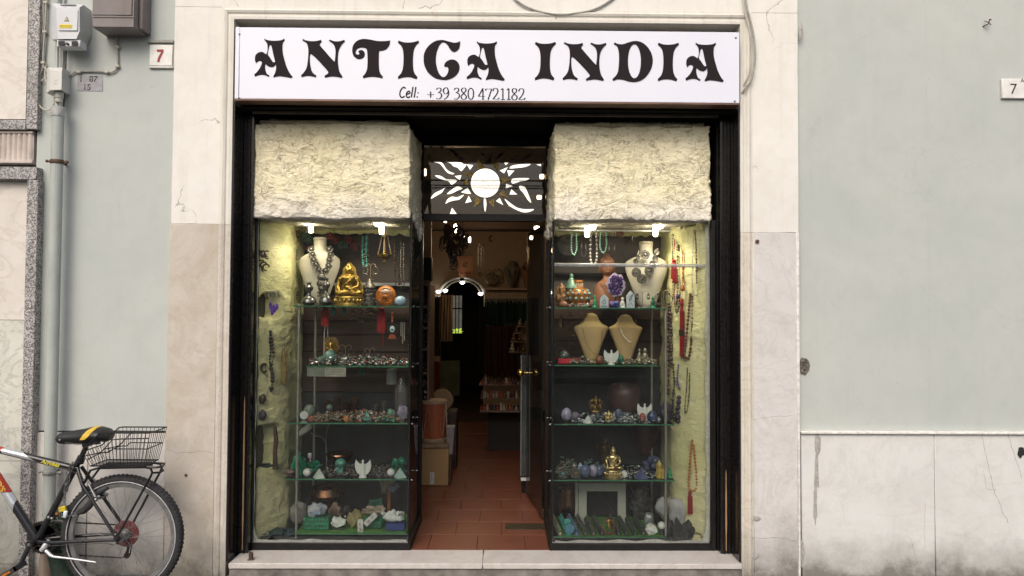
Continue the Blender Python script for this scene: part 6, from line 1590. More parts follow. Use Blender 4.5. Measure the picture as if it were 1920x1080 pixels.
m = MB(); m.tube([(-.043, 0, 0), (-.043, 0, H+.03), (-.03, 0, H+.12), (-.034, 0, H+.17)], .0025, 5); m.tube([(-.02, 0, H), (-.022, 0, H+.06), (-.018, 0, H+.13)], .0025, 5); m.build('cord', M('cord_white', (.55, .53, .48), .8), t)
rock('smooth pale green tumbled stone on the jewellery shelf', 620, .42, z2+.012, 22, 24, M('green_fluorite', (.16, .34, .26), .3, var=.3), 3, .15, 1.2)
rock('small green stone wedge beside the bigger green stone', 605, .40, z2+.004, 16, 14, M('green_fluorite'), 5, .3, 1.6)
earstand('earring stand with large silver drop earrings on the jewellery shelf', 648.5, .45, z2, 27, 33, .5, wire)
earstand('earring stand with small round earrings on the jewellery shelf', 694, .45, z2+.01, 22, 24, .5, wire)
m = MB()
for k in range(3): m.tube([(k*.011, 0, 0), (k*.011, 0, -(.09, .14, .12)[k])], .0028, 6)
mesh_thing(m, 'white_sticks', 'three thin white sticks hanging near the side glass', 'sticks', M('cord_white'), tuple(P(752, 604, .5)))
heap('jewellery_heap', 'bright heap of silver, coral and turquoise jewellery on the second shelf', 582, 766, .29, .60, z2, 420, .004, .012, jew, 3, tall=.045)
t = thing('price_card', 'long pale card with printed lines hung under the second shelf', 'card', tuple(P(612, 706, .275))); k = 1/S(.275)
for a, b, m_ in ((-36, -3, M('card_green', (.17, .19, .15), .6)), (-2.8, 36, M('card_pale', (.34, .34, .26), .6))):
    MB().box(a*k, b*k, 0, .002, 0, 17*k).build('card', m_, t)
m = MB()
for r_ in range(4):
    x = -1*k
    while x < 34*k: w_ = random.uniform(1, 4)*k; m.box(x, min(x+w_, 35*k), -.0008, -.0002, (3+r_*3.4)*k, (4.1+r_*3.4)*k); x += w_+.9*k
m.build('printed_lines', M('card_ink', (.16, .15, .12), .7), t)
m = MB(); m.box(-.018, .018, 0, .012, 0, .036, .003); o_ = m.build('green_gem_box', M('emerald', (.0, .25, .14), .3)); o_.location = P(677, 702, .5); o_.rotation_euler = (0, .3, .2); tag(o_, 'small emerald green square box hanging crooked under the second shelf', 'box')
m = MB(); m.lathe([(.035, 0), (.035, .10), (.0001, .10)], (0, 0, 0), 20); mesh_thing(m, 'white_canister', 'plain white cylindrical canister behind the clear bottle', 'canister', M('matt_white', (.42, .42, .42), .6), tuple(P(734.5, 720, .62)))
m = MB(); m.lathe([(.036, 0), (.042, .10), (.040, .17), (.022, .215), (.018, .24), (.0001, .245)], (0, 0, 0), 20); mesh_thing(m, 'clear_bottle', 'translucent ribbed plastic jar near the side glass', 'jar', glassmat('cloudy_plastic', (.75, .74, .73), 1.5, .16, .1, (.5, .48, .46)), tuple(P(752, 778, .45)))
copper = M('copper_bangle', (.26, .13, .07), .25, .95, var=.3, sc=20)
bst = [(617, 'wide copper bangle stack under the price card'), (634, 'second copper bangle stack beneath the price card'), (652, 'copper bangle stack under the middle of the case'), (667, 'narrow copper bangle stack before the dark boards'), (706, 'silver bangle stack left of the clear jar'), (722, 'last silver bangle stack beside the clear jar')]
for i, (px, lb) in enumerate(bst):
    m = MB(); H = (.10, .13, .09, .12, .08, .10)[i]
    n = int(H/.012)
    for k in range(n): m.ring((0, 0, .006+k*.012), .022+.001*(k % 2), .0055, 18, 6, 'z')
    mesh_thing(m, 'bangle_stack', lb, 'bangles', copper if i < 4 else silver, base(px, .60, z3))
cable('cable', 'thin grey cord running down the dark cloth behind the malachite', [(616, 797, .70), (611, 820, .70), (612, 850, .70), (612, 868, .70), (607, 885, .70)], .003, m_cab)
cable('cable', 'thin grey cord joining the white plug to the other cord', [(583, 812, .68), (592, 817, .68), (603, 820, .69), (610, 828, .70)], .003, m_cab)
m = MB(); m.box(-.05, .05, -.02, .02, -.02, .02, .008); o_ = m.build('power_adapter', m_wp2); o_.location = P(572, 806, .68); o_.rotation_euler = (0, -.65, 0); tag(o_, 'grey plastic power adapter tilted behind the tube posts', 'adapter')
# ---------------- left case, third shelf
heap('bead_heap', 'brown and green tumbled beads heaped on the third shelf', 580, 764, .29, .62, z3, 420, .004, .010, jew2, 6, tall=.03)
m = MB(); m.lathe([(.0001, -.006), (.026, -.006), (.026, .006), (.0001, .006)], (0, 0, .028), 24, axis='y'); mesh_thing(m, 'agate_disc', 'white rimmed clear stone disc at the foam end of the third shelf', 'stone disc', white_st, base(573, .4, z3))
egg('grey green glass ball on the third shelf', 583, .5, z3, 22, 24, M('smoky_green', (.16, .22, .19), .2), 'stone ball', 0, 'stone_ball')
ball_on_stand('small grey green ball behind the beads on the third shelf', 620, .55, z3, 12, 22, M('smoky_green'))
pyramid('turquoise wedge pyramid on the third shelf', 690, .36, z3+.004, 15, 16, M('turq_bright', (.14, .48, .46), .4))
rock('rusty red stone on the third shelf', 586, .34, z3, 14, 11, M('rust_stone', (.30, .08, .04), .5), 8, .25)
rock('bright orange agate on the third shelf', 652, .32, z3, 10, 11, M('orange_agate', (.55, .22, .05), .3), 9, .2)
rock('lilac white mineral at the doorway end of the third shelf', 757, .42, z3, 18, 30, lil, 12, .3)
egg('round green stone behind the green chips', 734, .5, z3+.01, 12, 14, M('mint_stone', (.14, .34, .24), .3), 'stone ball', 0, 'stone_ball')
heap('green_chips', 'bright green mineral chips near the doorway end of the third shelf', 716, 742, .29, .40, z3, 60, .004, .010, malach, 61, cat='mineral chips', rings=0)
m = MB(); m.box(-.016, .016, 0, .01, 0, .016, .002); mesh_thing(m, 'word_charm', 'small silver openwork charm on the third shelf', 'charm', silver, base(729, .33, z3+.012))
# ---------------- left case, fourth shelf
rock('lumpy dark green malachite statue on the fourth shelf', 567, .38, z4, 24, 40, malach, 21, .4, 2.2, 'mineral', 'malachite_figure')
rock('flat green malachite lump beside the malachite statue', 590, .48, z4, 36, 18, malach, 22, .4, 2.2, 'mineral', 'malachite_figure')
ball_on_stand('white marble ball on a dark stand beside the white pyramid', 580, .32, z4, 15, 16, white_st)
pyramid('pale green white pyramid on the fourth shelf', 602, .30, z4, 22, 18, M('pale_pyramid', (.50, .60, .54), .4))
t = thing('stone_skull', 'translucent teal stone skull on the fourth shelf', 'skull', base(642, .38, z4)); k = 1/S(.38)
m = MB(); m.ball((0, .004, 21*k), (10.5*k, 11*k, 9.5*k), 20, 14); m.box(-6*k, 6*k, -8*k, 4*k, 2*k, 13*k, 2*k); m.ball((-5.5*k, -6*k, 13*k), (3*k, 3*k, 3*k), 8, 6); m.ball((5.5*k, -6*k, 13*k), (3*k, 3*k, 3*k), 8, 6)
remesh(m.build('skull', teal, t), k*1.1)
m = MB()
for s in (-1, 1): m.ball((s*4.4*k, -9.6*k, 19*k), (2.9*k, 2*k, 2.9*k), 12, 8)
m.ball((0, -9.6*k, 13.5*k), (1.4*k, 1.2*k, 2*k), 8, 6); m.box(-4.5*k, 4.5*k, -8.6*k, -8*k, 5.5*k, 6.3*k); m.build('sockets', M('teal_dark', (.02, .09, .07), .4), t)
angel('white stone angel with raised wings on the fourth shelf', 683.5, .31, z4, 30, 33, white_st)
ball_on_stand('white marble ball on a dark stand near the striped pyramid', 736, .32, z4, 14, 16, white_st)
t_ = NT('striped_teal'); wv = t_.n('ShaderNodeTexWave'); wv.inputs['Scale'].default_value = 42; wv.bands_direction = 'DIAGONAL'; t_.l(t_.coord(), wv.inputs[0]); t_.pbr(t_.ramp(wv.outputs[0], [(.45, (.03, .26, .26)), (.55, (.65, .7, .66))]), .4); 
pyramid('turquoise and white striped dome at the doorway end of the fourth shelf', 753, .32, z4, 24, 17, t_.m)
ball_on_stand('polished malachite ball on a stand at the doorway end', 756, .46, z4, 15, 28, malach, malach)
rock('slim green stone beside the malachite ball', 743, .48, z4, 10, 26, malach, 24, .3, 2, 'mineral')
heap('ring_rows', 'rows of tiny silver rings crowding the fourth shelf', 596, 764, .31, .66, z4, 560, .0035, .008, jew3, 9, tall=.012, rings=.5)
vase('copper_bowl', 'dim copper bowl behind the skull on the fourth shelf', 640, .68, z4, [(.3, 0), (.7, .3), (1, .9), (.97, 1), (.0001, .7)], 50, 22, copper, 'bowl')
m = MB(); m.blob((0, 0, .02), (.03, .02, .022), 2, .4, 2, 5); mesh_thing(m, 'brown_crystal', 'small brown crystal at the foam end of the fourth shelf', 'crystal', M('brown_crystal_m', (.16, .10, .08), .5), base(546, .36, z4))
m = MB(); m.box(-.012, .012, -.008, .008, 0, .03, .002); m.tube([(0, 0, 0), (.01, 0, -.05)], .005, 6); mesh_thing(m, 'white_plug', 'white plug hanging behind the malachite statue', 'plug', m_wp, tuple(P(581, 858, .66)))
# ---------------- left case, bottom
t = thing('green_box', 'bright green mosaic box under the blue and white rock', 'box', base(597.5, .32, z5)); k = 1/S(.32)
MB().box(-24*k, 24*k, 0, .10, 0, 24*k, .004).build('box', greend, t)
m = MB()
for a in range(9):
    for b in range(3): m.blob((-21.5*k+a*5.3*k, -.001, (4+b*8)*k), (.007, .003, .006), 1, .5, 3, a*3+b)
m.build('mosaic', M('bright_green', (.03, .34, .18), .35, var=.5, sc=60), t)
rock('blue and white rock lying on the bright green box', 598, .35, z5+24/S(.32), 34, 24, M('blue_white_rock', (.12, .20, .34), .6, var=.3, sc=14, bump=.8, bsc=30, bd=.008, hue=(.55, .53, .48)), 31, .3, 1.8)
rock('grey geode standing at the foam end of the bottom shelf', 566, .48, z5, 34, 40, M('grey_geode', (.22, .21, .20), .7, var=.4, sc=20, bump=.8), 33, .25, 1.2, 'geode')
cluster('white quartz cluster with a peak beside the green box', 640, .35, z5+.01, 30, 28, white_rock, 7, 9)
MB_ = MB(); MB_.box(-.045, .045, -.02, .02, 0, .012, .003); mesh_thing(MB_, 'grey_stand', 'small dark stand under the peaked white quartz', 'stand', darkrock, base(638, .35, z5))
for i, (px, py, rz) in enumerate(((676, 1003, .03), (684, 984, -.8))):
    t = thing('paper_tag', ['white paper tag with digits standing before the yellow stone', 'white paper tag tilted over the yellow stone'][i], 'tag', tuple(P(px, py, .29)))
    q = MB(); q.box(-.017, .017, 0, .0015, 0, .095, .0005); q.v = [(a*cos(rz)-c*sin(-rz) if 0 else a*cos(rz)+c*sin(-rz), b, c*cos(rz)+a*sin(rz)) for a, b, c in q.v]; q.build('card', M('paper_white', (.62, .62, .58), .8), t)
    for dg, dz in (('1', .055), ('31', .022)):
        tm = text_mb(dg, .026, .0004, bold=.0006); tm.move(Matrix.Translation((-.009, -.0006, dz))); tm.v = [(a*cos(rz)+c*sin(-rz), b, c*cos(rz)+a*sin(rz)) for a, b, c in tm.v]; tm.build('digits', m_cabd, t, smooth=False)
rock('yellowish rock behind the paper tags', 670, .38, z5, 28, 34, M('ochre_rock', (.34, .29, .12), .7, var=.4, sc=14, bump=.8), 36, .3)
t = thing('green_box', 'rounded dark green box between paper tags and white crystal', 'box', base(704, .34, z5)); MB().box(-17*k, 17*k, 0, .09, 0, 22*k, .012).build('box', greend, t)
rock('beige brown mineral lying on the rounded green box', 706, .42, z5+22*k, 40, 16, M('beige_mineral', (.36, .30, .22), .6, var=.4, sc=20, bump=.6), 38, .4)
m = MB(); m.box(-20*k, 15*k, 0, .10, 0, 13*k, .004); mesh_thing(m, 'blue_box', 'flat dark blue box under the big white crystal', 'box', M('blue_card', (.02, .045, .20), .5, var=.15), base(747, .31, z5))
cluster('big white crystal cluster on the flat blue box', 741, .34, z5+13*k+.004, 46, 26, white_rock, 17, 20)
t = thing('display_stone', 'blue and ochre stone ball propped on an orange stem at the back', 'mineral', base(733, .62, z5)); k6 = 1/S(.62)
m = MB(); m.blob((-4*k6, 0, 62*k6), (14*k6, 12*k6, 17*k6), 3, .3, 1.4, 4); m.build('ochre_part', M('beige_mineral'), t); m = MB(); m.blob((8*k6, -.01, 57*k6), (11*k6, 9*k6, 9*k6), 3, .3, 1.6, 8); m.build('blue_part', M('grey_blue_mineral', (.20, .25, .34), .6, var=.3, sc=20), t)
m = MB(); m.tube([(0, 0, 0), (0, 0, 48*k6)], .012, 8); m.build('stem', M('stem_orange', (.32, .13, .05), .5), t)
m = MB(); m.prism([(-14*k6, 0), (14*k6, 0), (12*k6, 36*k6), (-12*k6, 32*k6)], 0, .03); mesh_thing(m, 'green_slab', 'dark green stone slab standing at the back of the bottom shelf', 'slab', M('dark_green_stone', (.03, .13, .09), .5, var=.5, sc=20), base(708, .60, z5))
vase('copper_bowl', 'wide copper bowl with a pale gold rim at the back of the bottom shelf', 618, .62, z5+.08, [(.4, 0), (.8, .2), (1, .6), (.9, .95), (.82, 1), (.8, .8), (.0001, .4)], 64, 34, copper, 'bowl')
rock('brown rock in front of the wide copper bowl', 634, .52, z5, 24, 34, M('brown_rock', (.20, .13, .09), .7, var=.4, sc=20, bump=.8), 41, .3)
rock('dark brown rock lying between quartz and tags', 655, .48, z5, 20, 30, darkrock, 42, .35)
for i, (px, w_, h_) in enumerate(((496, 40, 26), (522, 44, 18), (548, 30, 14))): rock(['dark green rough rock at the outer corner of the case floor', 'blue green flat rock on the case floor', 'small dark rock below the tube post'][i], px, .36+.02*i, zb-.018, w_, h_, M('teal_rock', (.03, .07, .08), .6, var=.6, sc=12, bump=1, bsc=30, bd=.01), 50+i, .35)
cable('cable', 'black cord slanting behind the bottom shelf stones', [(610, 902, .72), (590, 925, .72), (566, 953, .72)], .003, m_cabd)
cable('cable', 'second black cord slanting behind the bottom shelf stones', [(718, 903, .72), (700, 932, .72), (680, 962, .72)], .003, m_cabd)
# ---------------- foam wall hangings (left)
def fx(Y): return X(492, .3)+.012+.10*(Y-.3)
t = thing('dreamcatcher', 'small dreamcatcher with purple feathers on the foam wall', 'dreamcatcher', tuple(P(511, 553, FY(511))))
MB().ring((0, 0, 0), .027, .002, 22, 5).build('hoop', M('cord_white'), t); m = MB(); [m.tube([(0, 0, 0), (.026*cos(k), 0, .026*sin(k))], .0007, 4) for k in range(6)]; m.build('web', M('cord_white'), t)
m = MB()
for (dx, dz, l) in ((-.012, -.07, .045), (.010, -.085, .055), (.026, -.075, .04), (.0, -.10, .05)):
    m.blob((dx, 0, dz), (.012, .004, l*.5), 2, .4, 3, l*100); m.tube([(dx, 0, dz), (dx*.6, 0, -.026)], .0008, 4)
m.build('feathers', M('purple_feather', (.16, .06, .46), .8, var=.5, sc=40), t)
beads('bead_strand', 'long dark bead bunch hanging on the foam wall', [(507, 622, FY(509)), (508, 650, FY(509)), (506, 680, FY(509)), (511, 705, FY(509)), (508, 735, FY(509))], .0105, darkb, cat='beads', rvar=.5, gap=.8)
beads('bead_strand', 'second strand of the dark bead bunch on the foam wall', [(509, 640, FY(509)), (513, 668, FY(509)), (508, 690, FY(509)), (513, 715, FY(509))], .009, silver, cat='beads', rvar=.5, gap=.9)
m = MB(); m.tube([(0, 0, 0), (.002, 0, .06), (.0, 0, .14), (0, 0, .215), (0, 0, .245)], [.016, .020, .017, .009, .002], 10, flat=.5); mesh_thing(m, 'carved_tusk', 'tapering mustard brown carved piece on the foam wall', 'carving', M('mustard_carving', (.26, .18, .05), .6, var=.4, sc=60, bump=.6), tuple(P(531, 719, FY(531))))
for i, (px, py, ln) in enumerate(((496, 480, 5), (495, 500, 4))):
    m = MB(); random.seed(i)
    for k in range(ln): m.ring((random.uniform(-.02, .02), 0, random.uniform(-.03, .03)), random.uniform(.012, .022), .005, 10, 5, 'y', random.uniform(0, 3), random.uniform(4, 6))
    mesh_thing(m, 'dried_pods', ['upper bunch of dark dried pods on the foam wall', 'lower bunch of dark dried pods on the foam wall'][i], 'dried pods', m_cv, tuple(P(px, py, FY(px))))
m = MB(); m.ring((0, 0, 0), .018, .008, 14, 6, 'y', .8, 5.6, 1.4); mesh_thing(m, 'carved_lizard', 'dark curled carved lizard low on the foam edge', 'carving', m_cv, tuple(P(495, 690, FY(495))))
for i, (py, sz) in enumerate(((748, .032), (778, .034))): m = MB(); m.blob((0, 0, 0), (.022, .014, sz), 2, .25, 2, i); mesh_thing(m, 'dark_pendant', ['dark brown oval pendant on the foam wall', 'dark purple rough pendant beneath the oval one'][i], 'pendant', [m_cv, M('dark_purple_rock', (.045, .035, .06), .6, var=.5, sc=30)][i], tuple(P(492, py, FY(492))))
m = MB(); m.tube([(.005, 0, 0), (0, 0, .10), (.006, 0, .18), (-.004, 0, .27)], [.017, .014, .015, .011], 8); mesh_thing(m, 'bark_stick', 'rough brown bark stick standing in the foam niche', 'stick', M('bark', (.085, .045, .03), .8, var=.5, sc=30, bump=.9), tuple(P(515, 880, FY(515))))
rock('dark green crystal mass lying in the foam niche', 502, .36, Z(880, .36, 502), 34, 12, M('bottle_green_rock', (.015, .06, .035), .4, var=.5, sc=30, bump=.9), 71, .35)
m = MB(); m.lathe([(.03, 0), (.026, .01), (.018, .035), (.006, .045), (.006, .06), (.0001, .06)], (0, 0, 0), 14); mesh_thing(m, 'dark_bell', 'small dark bell on the foam ledge beside the tube post', 'bell', m_cv, tuple(P(548, 880, FY(548))))

# ================================================================ right case
z1, z2, z3, z4, z5 = ZR; z5 += .003
t = bust('white necklace bust wearing big silver discs', 1172, 1252, 452, 573, .52, z1, velvet, 'tall', velvet)
nk = thing('disc_necklace', 'necklace of large round silver discs on the white bust', 'necklace', tuple(P(1205, 510, .43)))
W0 = Vector(nk['wl'])
for (a, b, r) in ((1209.5, 478, .030), (1231, 473, .017), (1228, 484, .017), (1192, 490, .016), (1223, 494, .016), (1193, 511, .030), (1217, 508, .030), (1203, 523, .030), (1196, 482, .012)):
    c = P(a, b, .425)-W0; m = MB(); m.lathe([(.0001, -.006), (r*.9, -.004), (r, .002), (.0001, .004)], tuple(c), 18, axis='y'); m.ring((c.x, c.y-.005, c.z), r*.6, .003, 16, 5); m.ball((c.x, c.y-.006, c.z), (r*.3, .004, r*.3), 8, 6); m.ring((c.x, c.y-.002, c.z), r*.96, .003, 18, 5); m.build('disc', silver, nk)
m = MB(); m.tube([P(1233, 466, .44)-W0, P(1227, 490, .42)-W0, P(1217, 508, .42)-W0, P(1203, 524, .42)-W0, P(1193, 511, .42)-W0, P(1191, 492, .43)-W0, P(1198, 470, .45)-W0], .0035, 6); m.build('chain', silver, nk)
# terracotta head bust
t = thing('terracotta_head', 'terracotta robed bust with calm face behind the amethyst', 'statue', base(1138, .62, z1)); k = 1/S(.62)
m = MB()
m.lathe([(.0001, 0), (25*k, 0), (27*k, 14*k), (25*k, 34*k), (20*k, 46*k), (8*k, 54*k), (6.5*k, 62*k), (.0001, 63*k)], (0, 0, 0), 24, 1, .6)
m.ball((0, -2*k, 77*k), (13.5*k, 13*k, 17*k), 20, 14); m.ball((0, 0, 84*k), (14.2*k, 14*k, 13*k), 18, 10); m.ball((0, 2*k, 97*k), (6.5*k, 6.5*k, 6*k), 14, 8)
m.ball((0, -14.5*k, 74*k), (2*k, 2.5*k, 4.5*k), 8, 6)
for s in (-1, 1): m.ball((s*14*k, 1*k, 73*k), (2*k, 3*k, 8.5*k), 8, 8)
m.ball((0, -13*k, 67*k), (4*k, 2*k, 1.5*k), 8, 6)
remesh(m.build('figure', terra, t), k*1.4)
m = MB()
for s in (-1, 1): m.ball((s*5.5*k, -13*k, 78*k), (3.4*k, 1.6*k, 1.1*k), 10, 6); m.tube([(s*2*k, -14*k, 82.5*k), (s*5*k, -14.2*k, 84*k), (s*9*k, -12*k, 82*k)], .5*k, 5)
m.build('face_lines', M('dark_terra', (.20, .07, .03), .6), t)
m = MB()
for q in range(5): m.tube([(-22*k+q*3*k, -10*k, 40*k-q), (-8*k+q*4*k, -16*k, 28*k), (10*k+q*3*k, -16*k, 8*k)] if 0 else [(-16*k+q*2*k, -12*k, 46*k), (-4*k+q*2.5*k, -17*k, 30*k), (6*k+q*3*k, -17.5*k, 8*k)], .8*k, 5)
m.build('robe_folds', terra, t)
t = thing('amethyst_geode', 'upright purple amethyst geode with a pale rim', 'geode', base(1155, .42, z1)); k = 1/S(.42)
cz = 22*k+21*k; n = 26; random.seed(13); out = [(17*k*cos(2*pi*i/n)*(1+.10*sin(i*2.1)), cz+22*k*sin(2*pi*i/n)*(1+.08*cos(i*1.7))) for i in range(n)]
MB().prism(out, 0, .03).build('rim', M('geode_rim', (.42, .36, .48), .6, var=.3, sc=30, bump=.8), t)
m = MB()
for i in range(170):
    a = random.uniform(0, 2*pi); r = sqrt(random.random())*.86; m.lathe([(.0055, 0), (.0045, .007), (.0001, .013)], (0, 0, 0), 5); 
    mv = m.v[-15:]; x, z = 17*k*cos(a)*r, cz+22*k*sin(a)*r; tx, tz = random.uniform(-.5, .5), random.uniform(-.5, .5)
    m.v[-15:] = [(x+p[0]+tx*p[2], -.001-p[2], z+p[1]+tz*p[2]) for p in mv]
m.build('crystals', amet, t, smooth=False)
m = MB(); m.lathe([(.03, 0), (.028, .008), (.006, .014), (.006, 22*k), (.0001, 22*k)], (0, .015, 0), 14); m.build('stand', darkb, t)
# painted jars and carvings
t = thing('ornate_jar', 'orange metal jar studded with teal stones, lidded like a pagoda', 'jar', base(1079, .48, z1)); k = 1/S(.48)
MB().lathe([(19*k, 0), (20*k, 4*k), (14*k, 6*k), (19*k, 12*k), (23*k, 22*k), (22*k, 30*k), (17*k, 35*k), (10*k, 38*k), (9*k, 46*k), (10.5*k, 48*k), (10*k, 51*k), (.0001, 52*k)], (4*k, 0, 0), 28).build('body', M('orange_lacquer', (.42, .16, .03), .35, .4, var=.35, sc=30, bump=.4), t)
MB().lathe([(14*k, 36*k), (12*k, 42*k), (7*k, 50*k), (3*k, 56*k), (4*k, 60*k), (3*k, 63*k), (.0001, 64*k)], (-8*k, 0, 0), 20).build('pagoda_lid', M('green_lacquer', (.12, .24, .17), .4, .2, var=.5, sc=40), t)
m = MB()
for rr_, zz, n_, of in ((22.5, 26, 12, 0), (21.5, 17, 12, .26), (19.5, 31, 10, .1)):
    for i in range(n_):
        a = 2*pi*i/n_+of; m.ball((4*k+rr_*k*cos(a), rr_*k*sin(a), zz*k), (3*k, 3*k, 3.4*k), 8, 6)
m.build('teal_studs', M('stud_teal', (.22, .36, .32), .35, 0, var=.7, sc=80), t)
m = MB(); [m.box(4*k+9.6*k*cos(a)-.7*k, 4*k+9.6*k*cos(a)+.7*k, 9.6*k*sin(a)-.7*k, 9.6*k*sin(a)+.7*k, 39*k, 46*k) for a in [i*.35+.2 for i in range(18)]]; m.build('neck_ribs', M('rib_pale', (.5, .40, .30), .5), t)
rock('carved orange brown wooden figure at the doorway end of the top shelf', 1053, .48, z1, 22, 46, M('carved_orange', (.36, .17, .06), .55, var=.5, sc=30, bump=1, bsc=50, bd=.008), 81, .35, 2.6, 'carving', 'carved_figure')
egg('small terracotta round stone at the doorway end of the top shelf', 1056, .36, z1, 16, 12, terra, 'stone', 0, 'stone')
egg('terracotta round stone behind the green figurine', 1108, .5, z1, 18, 16, terra, 'stone', 0, 'stone')
heap('jar_charms', 'small silver and red charms at the foot of the ornate jar', 1062, 1104, .34, .42, z1, 60, .004, .009, jew, 83, cat='charms')
def figur(label, px, Y, zs, wpx, hpx, mat, cat='figurine', group=None):
    s = S(Y); w_, h = wpx/s/2, hpx/s; m = MB(); m.lathe([(w_, 0), (w_*.95, h*.1), (w_*.6, h*.2), (w_*.75, h*.42), (w_*.5, h*.62), (w_*.3, h*.68), (.0001, h*.7)], (0, 0, 0), 14, 1, .8); m.ball((0, 0, h*.82), (w_*.42, w_*.42, h*.17), 12, 8); m.ball((-w_*.6, -w_*.3, h*.25), (w_*.3, w_*.3, h*.1), 8, 6); m.ball((w_*.6, -w_*.3, h*.25), (w_*.3, w_*.3, h*.1), 8, 6)
    return mesh_thing(m, 'figurine', label, cat, mat, base(px, Y, zs), group)
figur('bright green small figurine beside the white agate slab', 1115, .34, z1, 10, 24, M('vivid_green', (.01, .32, .14), .3, var=.4, sc=60))
figur('dark green figurine right of the earring stand', 1224, .42, z1, 12, 22, malach)
figur('tiny pale white seated figurine between the agate slabs', 1167, .34, z1, 12, 20, white_st)
def slabstone(label, px, wpx, hpx, shape):
    k = 1/S(.33); w_, h = wpx*k/2, hpx*k; t = thing('agate_slab', label, 'agate slab', base(px, .33, z1))
    out = [(-w_, 0), (-w_*1.0, h*.7), (-w_*.4, h*.9), (0, h), (w_*.5, h*.88), (w_, h*.72), (w_*.98, 0)]
    MB().prism(out, 0, .018).build('slab', M('agate_white', (.62, .70, .72), .25, var=.1, sc=40), t)
    m = MB()
    if shape: m.tube([(w_*.4, -.001, h*.78), (-w_*.2, -.001, h*.62), (-w_*.3, -.001, h*.4), (w_*.1, -.001, h*.5), (w_*.5, -.001, h*.8)], .0028, 5); m.tube([(-w_*.6, -.001, h*.15), (0, -.001, h*.3), (w_*.6, -.001, h*.12)], .002, 5)
    else: m.ring((0, -.001, h*.42), w_*.36, .0022, 16, 5, 'y', 0, 2*pi, 1.3); m.tube([(-w_*.1, -.001, h*.62), (0, -.001, h*.72), (w_*.12, -.001, h*.62)], .002, 5); m.box(-w_*.8, w_*.8, -.0012, 0, h*.08, h*.14)
    m.build('bands', M('agate_band', (.10, .20, .25), .3), t)
slabstone('white agate slab with a pear shaped band beside the green figurine', 1133, 16, 25, 0)
slabstone('taller white agate slab with dark diagonal bands', 1182.5, 15, 32, 1)
rock('violet rough stone behind the deep blue stone on the top shelf', 1148, .36, z1, 12, 13, M('violet_stone', (.12, .06, .28), .35, var=.5, sc=60), 84, .3)
rock('deep blue stone on the top shelf', 1156, .33, z1, 12, 14, blue, 85, .15)
earstand('earring stand with dark studs in front of the white bust', 1205, .34, z1, 26, 30, .25, m_chr, darkb)
m = MB(); m.box(-.035, .035, -.012, .012, 0, .006, .002); mesh_thing(m, 'clear_block', 'clear acrylic strip under the dark stud earring stand', 'stand', M('acrylic_pale', (.45, .46, .45), .3), base(1205, .345, z1-.0005+.0005))
earstand('earring stand with silver heart drops at the foam end of the top shelf', 1244, .34, z1, 24, 32, .6)
# hanging row
def loop(label, px0, px1, py1, mat, r, Y=.49, bottom=6):
    cx = (px0+px1)/2; return beads('bead_strand', label, [(px0, 436, Y), (px0-1, py1-12, Y), (cx, py1, Y), (px1+1, py1-12, Y), (px1, 436, Y)], r, mat, cat='necklace', gap=.7 if r < .006 else 1.0)
mint = M('mint_beads', (.26, .48, .38), .5, var=.2)
loop('pale mint necklace hung at the doorway end of the rail', 1072, 1080, 478, mint, .0062)
loop('pale mint necklace in the middle of the rail', 1126, 1136, 474, mint, .0062)
loop('dark cord necklace between mint necklace and grey beads', 1090, 1099, 482, darkb, .003)
loop('grey ringed bead necklace on the rail', 1108, 1118, 496, M('grey_beads', (.36, .34, .32), .4, var=.5, sc=90), .0085)
loop('dark cord necklace right of the middle mint necklace', 1142, 1152, 470, darkb, .003)
loop('very thin dark cord necklace above the terracotta head', 1165, 1172, 492, darkb, .002)
for px, py, wh in ((1090, 460, 'first from the doorway'), (1098, 463, 'second from the doorway'), (1142, 464, 'just past the middle mint necklace'), (1152, 464, 'nearest the terracotta head'), (1185, 446, 'nearest the white bust')):
    m = MB(); m.lathe([(.0001, -.022), (.005, -.018), (.005, .018), (.0001, .022)], (0, 0, 0), 8); mesh_thing(m, 'pendant_bar', 'small pale bar pendant on a rail cord, '+wh, 'pendant', silver, tuple(P(px, py, .48)), 'bar pendants on the rail cords')
m = MB(); m.lathe([(.0001, 0), (.07, .002), (.085, .02), (.087, .03), (.0001, .03)], (0, 0, 0), 24, axis='y'); mesh_thing(m, 'woven_dish', 'dim round woven dish behind the mint necklace', 'dish', M('dish_grey', (.12, .11, .10), .7, var=.4), tuple(P(1065, 460, .70)))
m = MB(); m.lathe([(.0001, 0), (.05, .004), (.055, .012), (.0001, .012)], (0, 0, 0), 20, .5, 1.0, 'y'); o_ = m.build('carved_leaf', terra); o_.location = P(1163, 437, .6); o_.scale = (1, 1, .5); o_.rotation_euler = (0, .6, 0); tag(o_, 'pale terracotta leaf shaped piece under the hood', 'carving')
